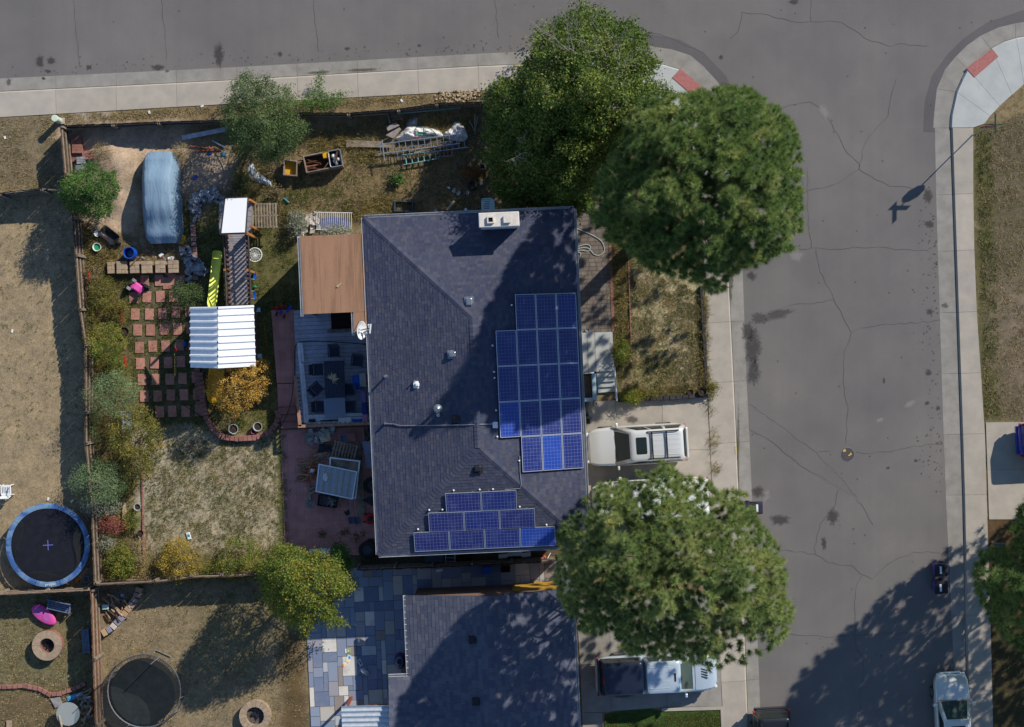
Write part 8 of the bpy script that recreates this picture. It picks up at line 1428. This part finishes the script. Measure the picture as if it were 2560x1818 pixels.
def trampoline(label, px, py, R_, h, padw, padm, matm, rz=0.0, pole=1.7, pads=True):
    c = W(px, py, h); r = thing('trampoline', label, 'trampoline', (c.x, c.y, 0), rz); circ = lambda q, z, n=49: [(q * math.cos(a), q * math.sin(a), z) for a in np.linspace(0, 2 * math.pi, n)]
    b = MB(); b.lathe([(.01, h - .03), (R_ - padw, h - .01)], (0, 0, 0), 40); b.build('jump_mat', matm, r); b = MB(); b.tube(circ(R_, h - .02), .03, 6); b.build('frame_ring', m_alu, r)
    if pads:
        for k in range(10):
            b = MB(); t0, t1 = 2 * math.pi * k / 10 + .006, 2 * math.pi * (k + 1) / 10 - .006; b.grid(8, 3, lambda u, v: ((lerp(R_ - padw * 1.05, R_ + .03, v)) * math.cos(lerp(t0, t1, u)), (lerp(R_ - padw * 1.05, R_ + .03, v)) * math.sin(lerp(t0, t1, u)), h + .02 + .02 * math.sin(v * math.pi))); b.build('pad', padm, r, smooth=True)
    else:
        b = MB()
        for k in range(64): a = 2 * math.pi * k / 64; b.tube([((R_ - padw) * math.cos(a), (R_ - padw) * math.sin(a), h - .015), (R_ * math.cos(a), R_ * math.sin(a), h - .02)], .012, 4)
        T(b.build('springs', m_black, r), kind='stuff')
    for k in range(4):
        a = 2 * math.pi * k / 4 + .75; d = .22; b = MB(); b.tube([(R_ * math.cos(a - d), R_ * math.sin(a - d), h - .02), ((R_ + .12) * math.cos(a - d), (R_ + .12) * math.sin(a - d), .03), ((R_ + .12) * math.cos(a + d), (R_ + .12) * math.sin(a + d), .03), (R_ * math.cos(a + d), R_ * math.sin(a + d), h - .02)], .026, 6); b.build('leg', m_alu, r)
    return r, circ
m_pad = M('blue_vinyl_pad', C(58, 92, 146), C(112, 142, 170), 1.6, .6, lo=.4, hi=.6); m_jump = M('black_mesh_mat', C(14, 17, 28), C(22, 26, 36), 3, .8); m_jump2 = M('grey_mesh_mat', C(32, 38, 40), C(42, 48, 50), 3, .8)
r, circ = trampoline('round trampoline with faded blue pad ring beside the west fence', 120, 1363, 2.05, .75, .22, m_pad, m_jump)
b = MB(); b.box((0, 0, .752), (.5, .03, .006), .05); b.box((0, 0, .753), (.03, .5, .006), .05); b.build('cross_mark', M('mat_cross', C(110, 116, 190), rough=.7), r)
lt = lettering('propel', .2, r); lt.location = (.13, -1.93, .815); lt.rotation_euler.z = .08
m_net = glassy('black_net', C(30, 32, 34), .8, .45)
b = MB(); b.grid(24, 3, lambda u, v: ((1.78 - .25 * v * (1 + math.sin(u * 16))) * math.cos(lerp(2.4, 6.9, u)), (1.78 - .25 * v * (1 + math.sin(u * 16))) * math.sin(lerp(2.4, 6.9, u)), .8 + .06 * v)); b.build('fallen_net', m_net, r, smooth=True)
r, circ = trampoline('dark trampoline with enclosure net at the bottom left', 360, 1728, 1.8, .8, .16, None, m_jump2, .4, 1.7, False)
for k in range(4):
    a = math.pi / 2 * k + .75; q = 1.84; b = MB(); b.tube([(q * math.cos(a), q * math.sin(a), .8), (q * math.cos(a), q * math.sin(a), 2.45)], .022, 6); b.build('net_pole', m_alu, r)
b = MB(); b.grid(48, 4, lambda u, v: ((1.84 - .06 * math.sin(v * math.pi) - .05 * v * math.cos(u * 8 * math.pi)) * math.cos(u * 2 * math.pi + .75), (1.84 - .06 * math.sin(v * math.pi) - .05 * v * math.cos(u * 8 * math.pi)) * math.sin(u * 2 * math.pi + .75), .82 + 1.5 * v - .12 * v * abs(math.sin(u * 4 * math.pi)))); b.build('enclosure_net', m_net, r, smooth=True)
# pink boat, firewood corner, round table
c = W(108, 1536, .2); r = thing('pink_toy_boat', 'pink plastic two-seat toy boat beside the slatted bench', 'toy boat', (c.x, c.y, 0), rad(-38)); sh_ = lambda k, z: [((.72 * math.cos(a) + .06 * math.cos(2 * a)) * k, .36 * math.sin(a) * k, z) for a in np.linspace(0, 6.283, 29)[:-1]]; b = MB(); b.rings([sh_(.85, .0), sh_(1, .16), sh_(.97, .24), sh_(.86, .26)]); b.build('hull', m_pink, r, smooth=True)
for x in (-.26, .24): b = MB(); b.lathe([(.2, .265), (.17, .272), (.02, .268)], (x, 0, 0), 18); b.build('seat_well', M('mauve_plastic', C(170, 90, 160), rough=.5) if 'mauve_plastic' not in bpy.data.materials else bpy.data.materials['mauve_plastic'], r)
sticks('firewood_corner', 'stacked firewood behind the curved block wall', 'wood pile', -.9, 292, 1515, 46, .55, (.55, .62), [m_log, m_wood, m_woodd], (.03, .05), 0, .35, 4)
bricks('curved_block_wall', 'curved row of mixed blocks holding the firewood corner', 'block wall', [(258, 1583), (285, 1566), (308, 1542), (328, 1515), (345, 1490), (352, 1466)], .26, (.24, .34), M('mixed_block', None, C(140, 120, 100), 6, .9, pal=[C(176, 150, 116), C(150, 130, 120), C(132, 132, 146), C(190, 180, 170), C(164, 138, 108)], lo=.6, hi=.9), 0, .3)
bucket('blue_bowl', 'small lilac bowl lying on the stacked firewood', 306, 1489, .09, .06, M('lilac_bowl', C(130, 140, 180), rough=.5), m_dark, .25, 'bowl'); sheet3('foam_sheet', 'pale cyan sheet on the firewood corner', 'sheet', [(255, 1512), (272, 1512), (272, 1523), (256, 1524)], .2, M('pale_cyan', C(170, 205, 205), rough=.6), .004, 3, lambda x, y, z: W(x, y, z))
c = W(170, 1785, .7); r = thing('glass_table', 'round frosted glass table near the bottom left corner', 'table', (c.x, c.y, 0)); b = MB(); b.lathe([(.01, .7), (.58, .7), (.58, .715), (.01, .715)], (0, 0, 0), 36, cap=False); b.build('glass_top', glassy('round_frosted_glass', C(160, 166, 164), .25, .75), r); b = MB(); b.tube([(.57 * math.cos(a), .57 * math.sin(a), .7) for a in np.linspace(0, 6.283, 33)], .016, 5); b.build('rim', m_alu, r)
for a in (.5, 2.1, 3.7, 5.2): b = MB(); b.tube([(.5 * math.cos(a), .5 * math.sin(a), 0), (.2 * math.cos(a), .2 * math.sin(a), .35), (.5 * math.cos(a), .5 * math.sin(a), .69)], .016, 5); b.build('leg', m_alu, r)
sticks('log_pile', 'pile of grey logs against the red-brown fence at the bottom', 'wood pile', .4, 215, 1762, 34, .42, (.3, .7), [m_stone, m_wood, m_log], (.05, .075), 0, .7, 4)
film('plastic_sheet', 'bright blue plastic sheet above the log pile', [(168, 1742), (185, 1735), (212, 1728), (208, 1738), (192, 1746), (178, 1752), (168, 1752)], .1, M('sky_blue_sheet', C(90, 170, 214), C(60, 130, 180), 9, .5), 21); sheet3('slab', 'pale grey stone slab above the round glass table', 'slab', [(126, 1747), (150, 1742), (158, 1762), (138, 1770)], .06, m_stone, .004, 3, lambda x, y, z: W(x, y, z))
b = MB(); b.box((0, 0, .04), (.07, .6, .03), .25); o = b.build('stick', m_board); o.location = W(152, 1802, .72); o.location.z = .72; T(o, 'pale stick lying across the round glass table', 'stick'); b = MB(); b.box((0, 0, .05), (.26, .2, .1)); b.box((0, -.16, .05), (.26, .1, .08)); o = b.build('tan_blocks', m_block); o.location = W(24, 1806); T(o, 'pair of tan blocks in the bottom left corner', 'block')
crate('milk_crate', 'grey wire crate on the dirt below the blue trampoline', 'crate', 216, 1449, .26, .3, .24, m_wire, 0, rad(12), None, True); b = MB(); b.bevbox((0, 0, .05), (.18, .28, .1), .01, .05); o = b.build('timber_block', m_cedar); o.location = W(193, 1450); T(o, 'brown timber block below the blue trampoline', 'block')
# slate chips and small stones on the verge by the corner
rubble('cobble_patch', 'patch of tan river stones on the verge at the fence corner', 'stones', [(1100, 242), (1150, 240), (1200, 236)], M('river_stone', C(178, 158, 128), C(150, 132, 108), 6, .9, var=.2), (.1, .08, .05), 120, .13, 1)
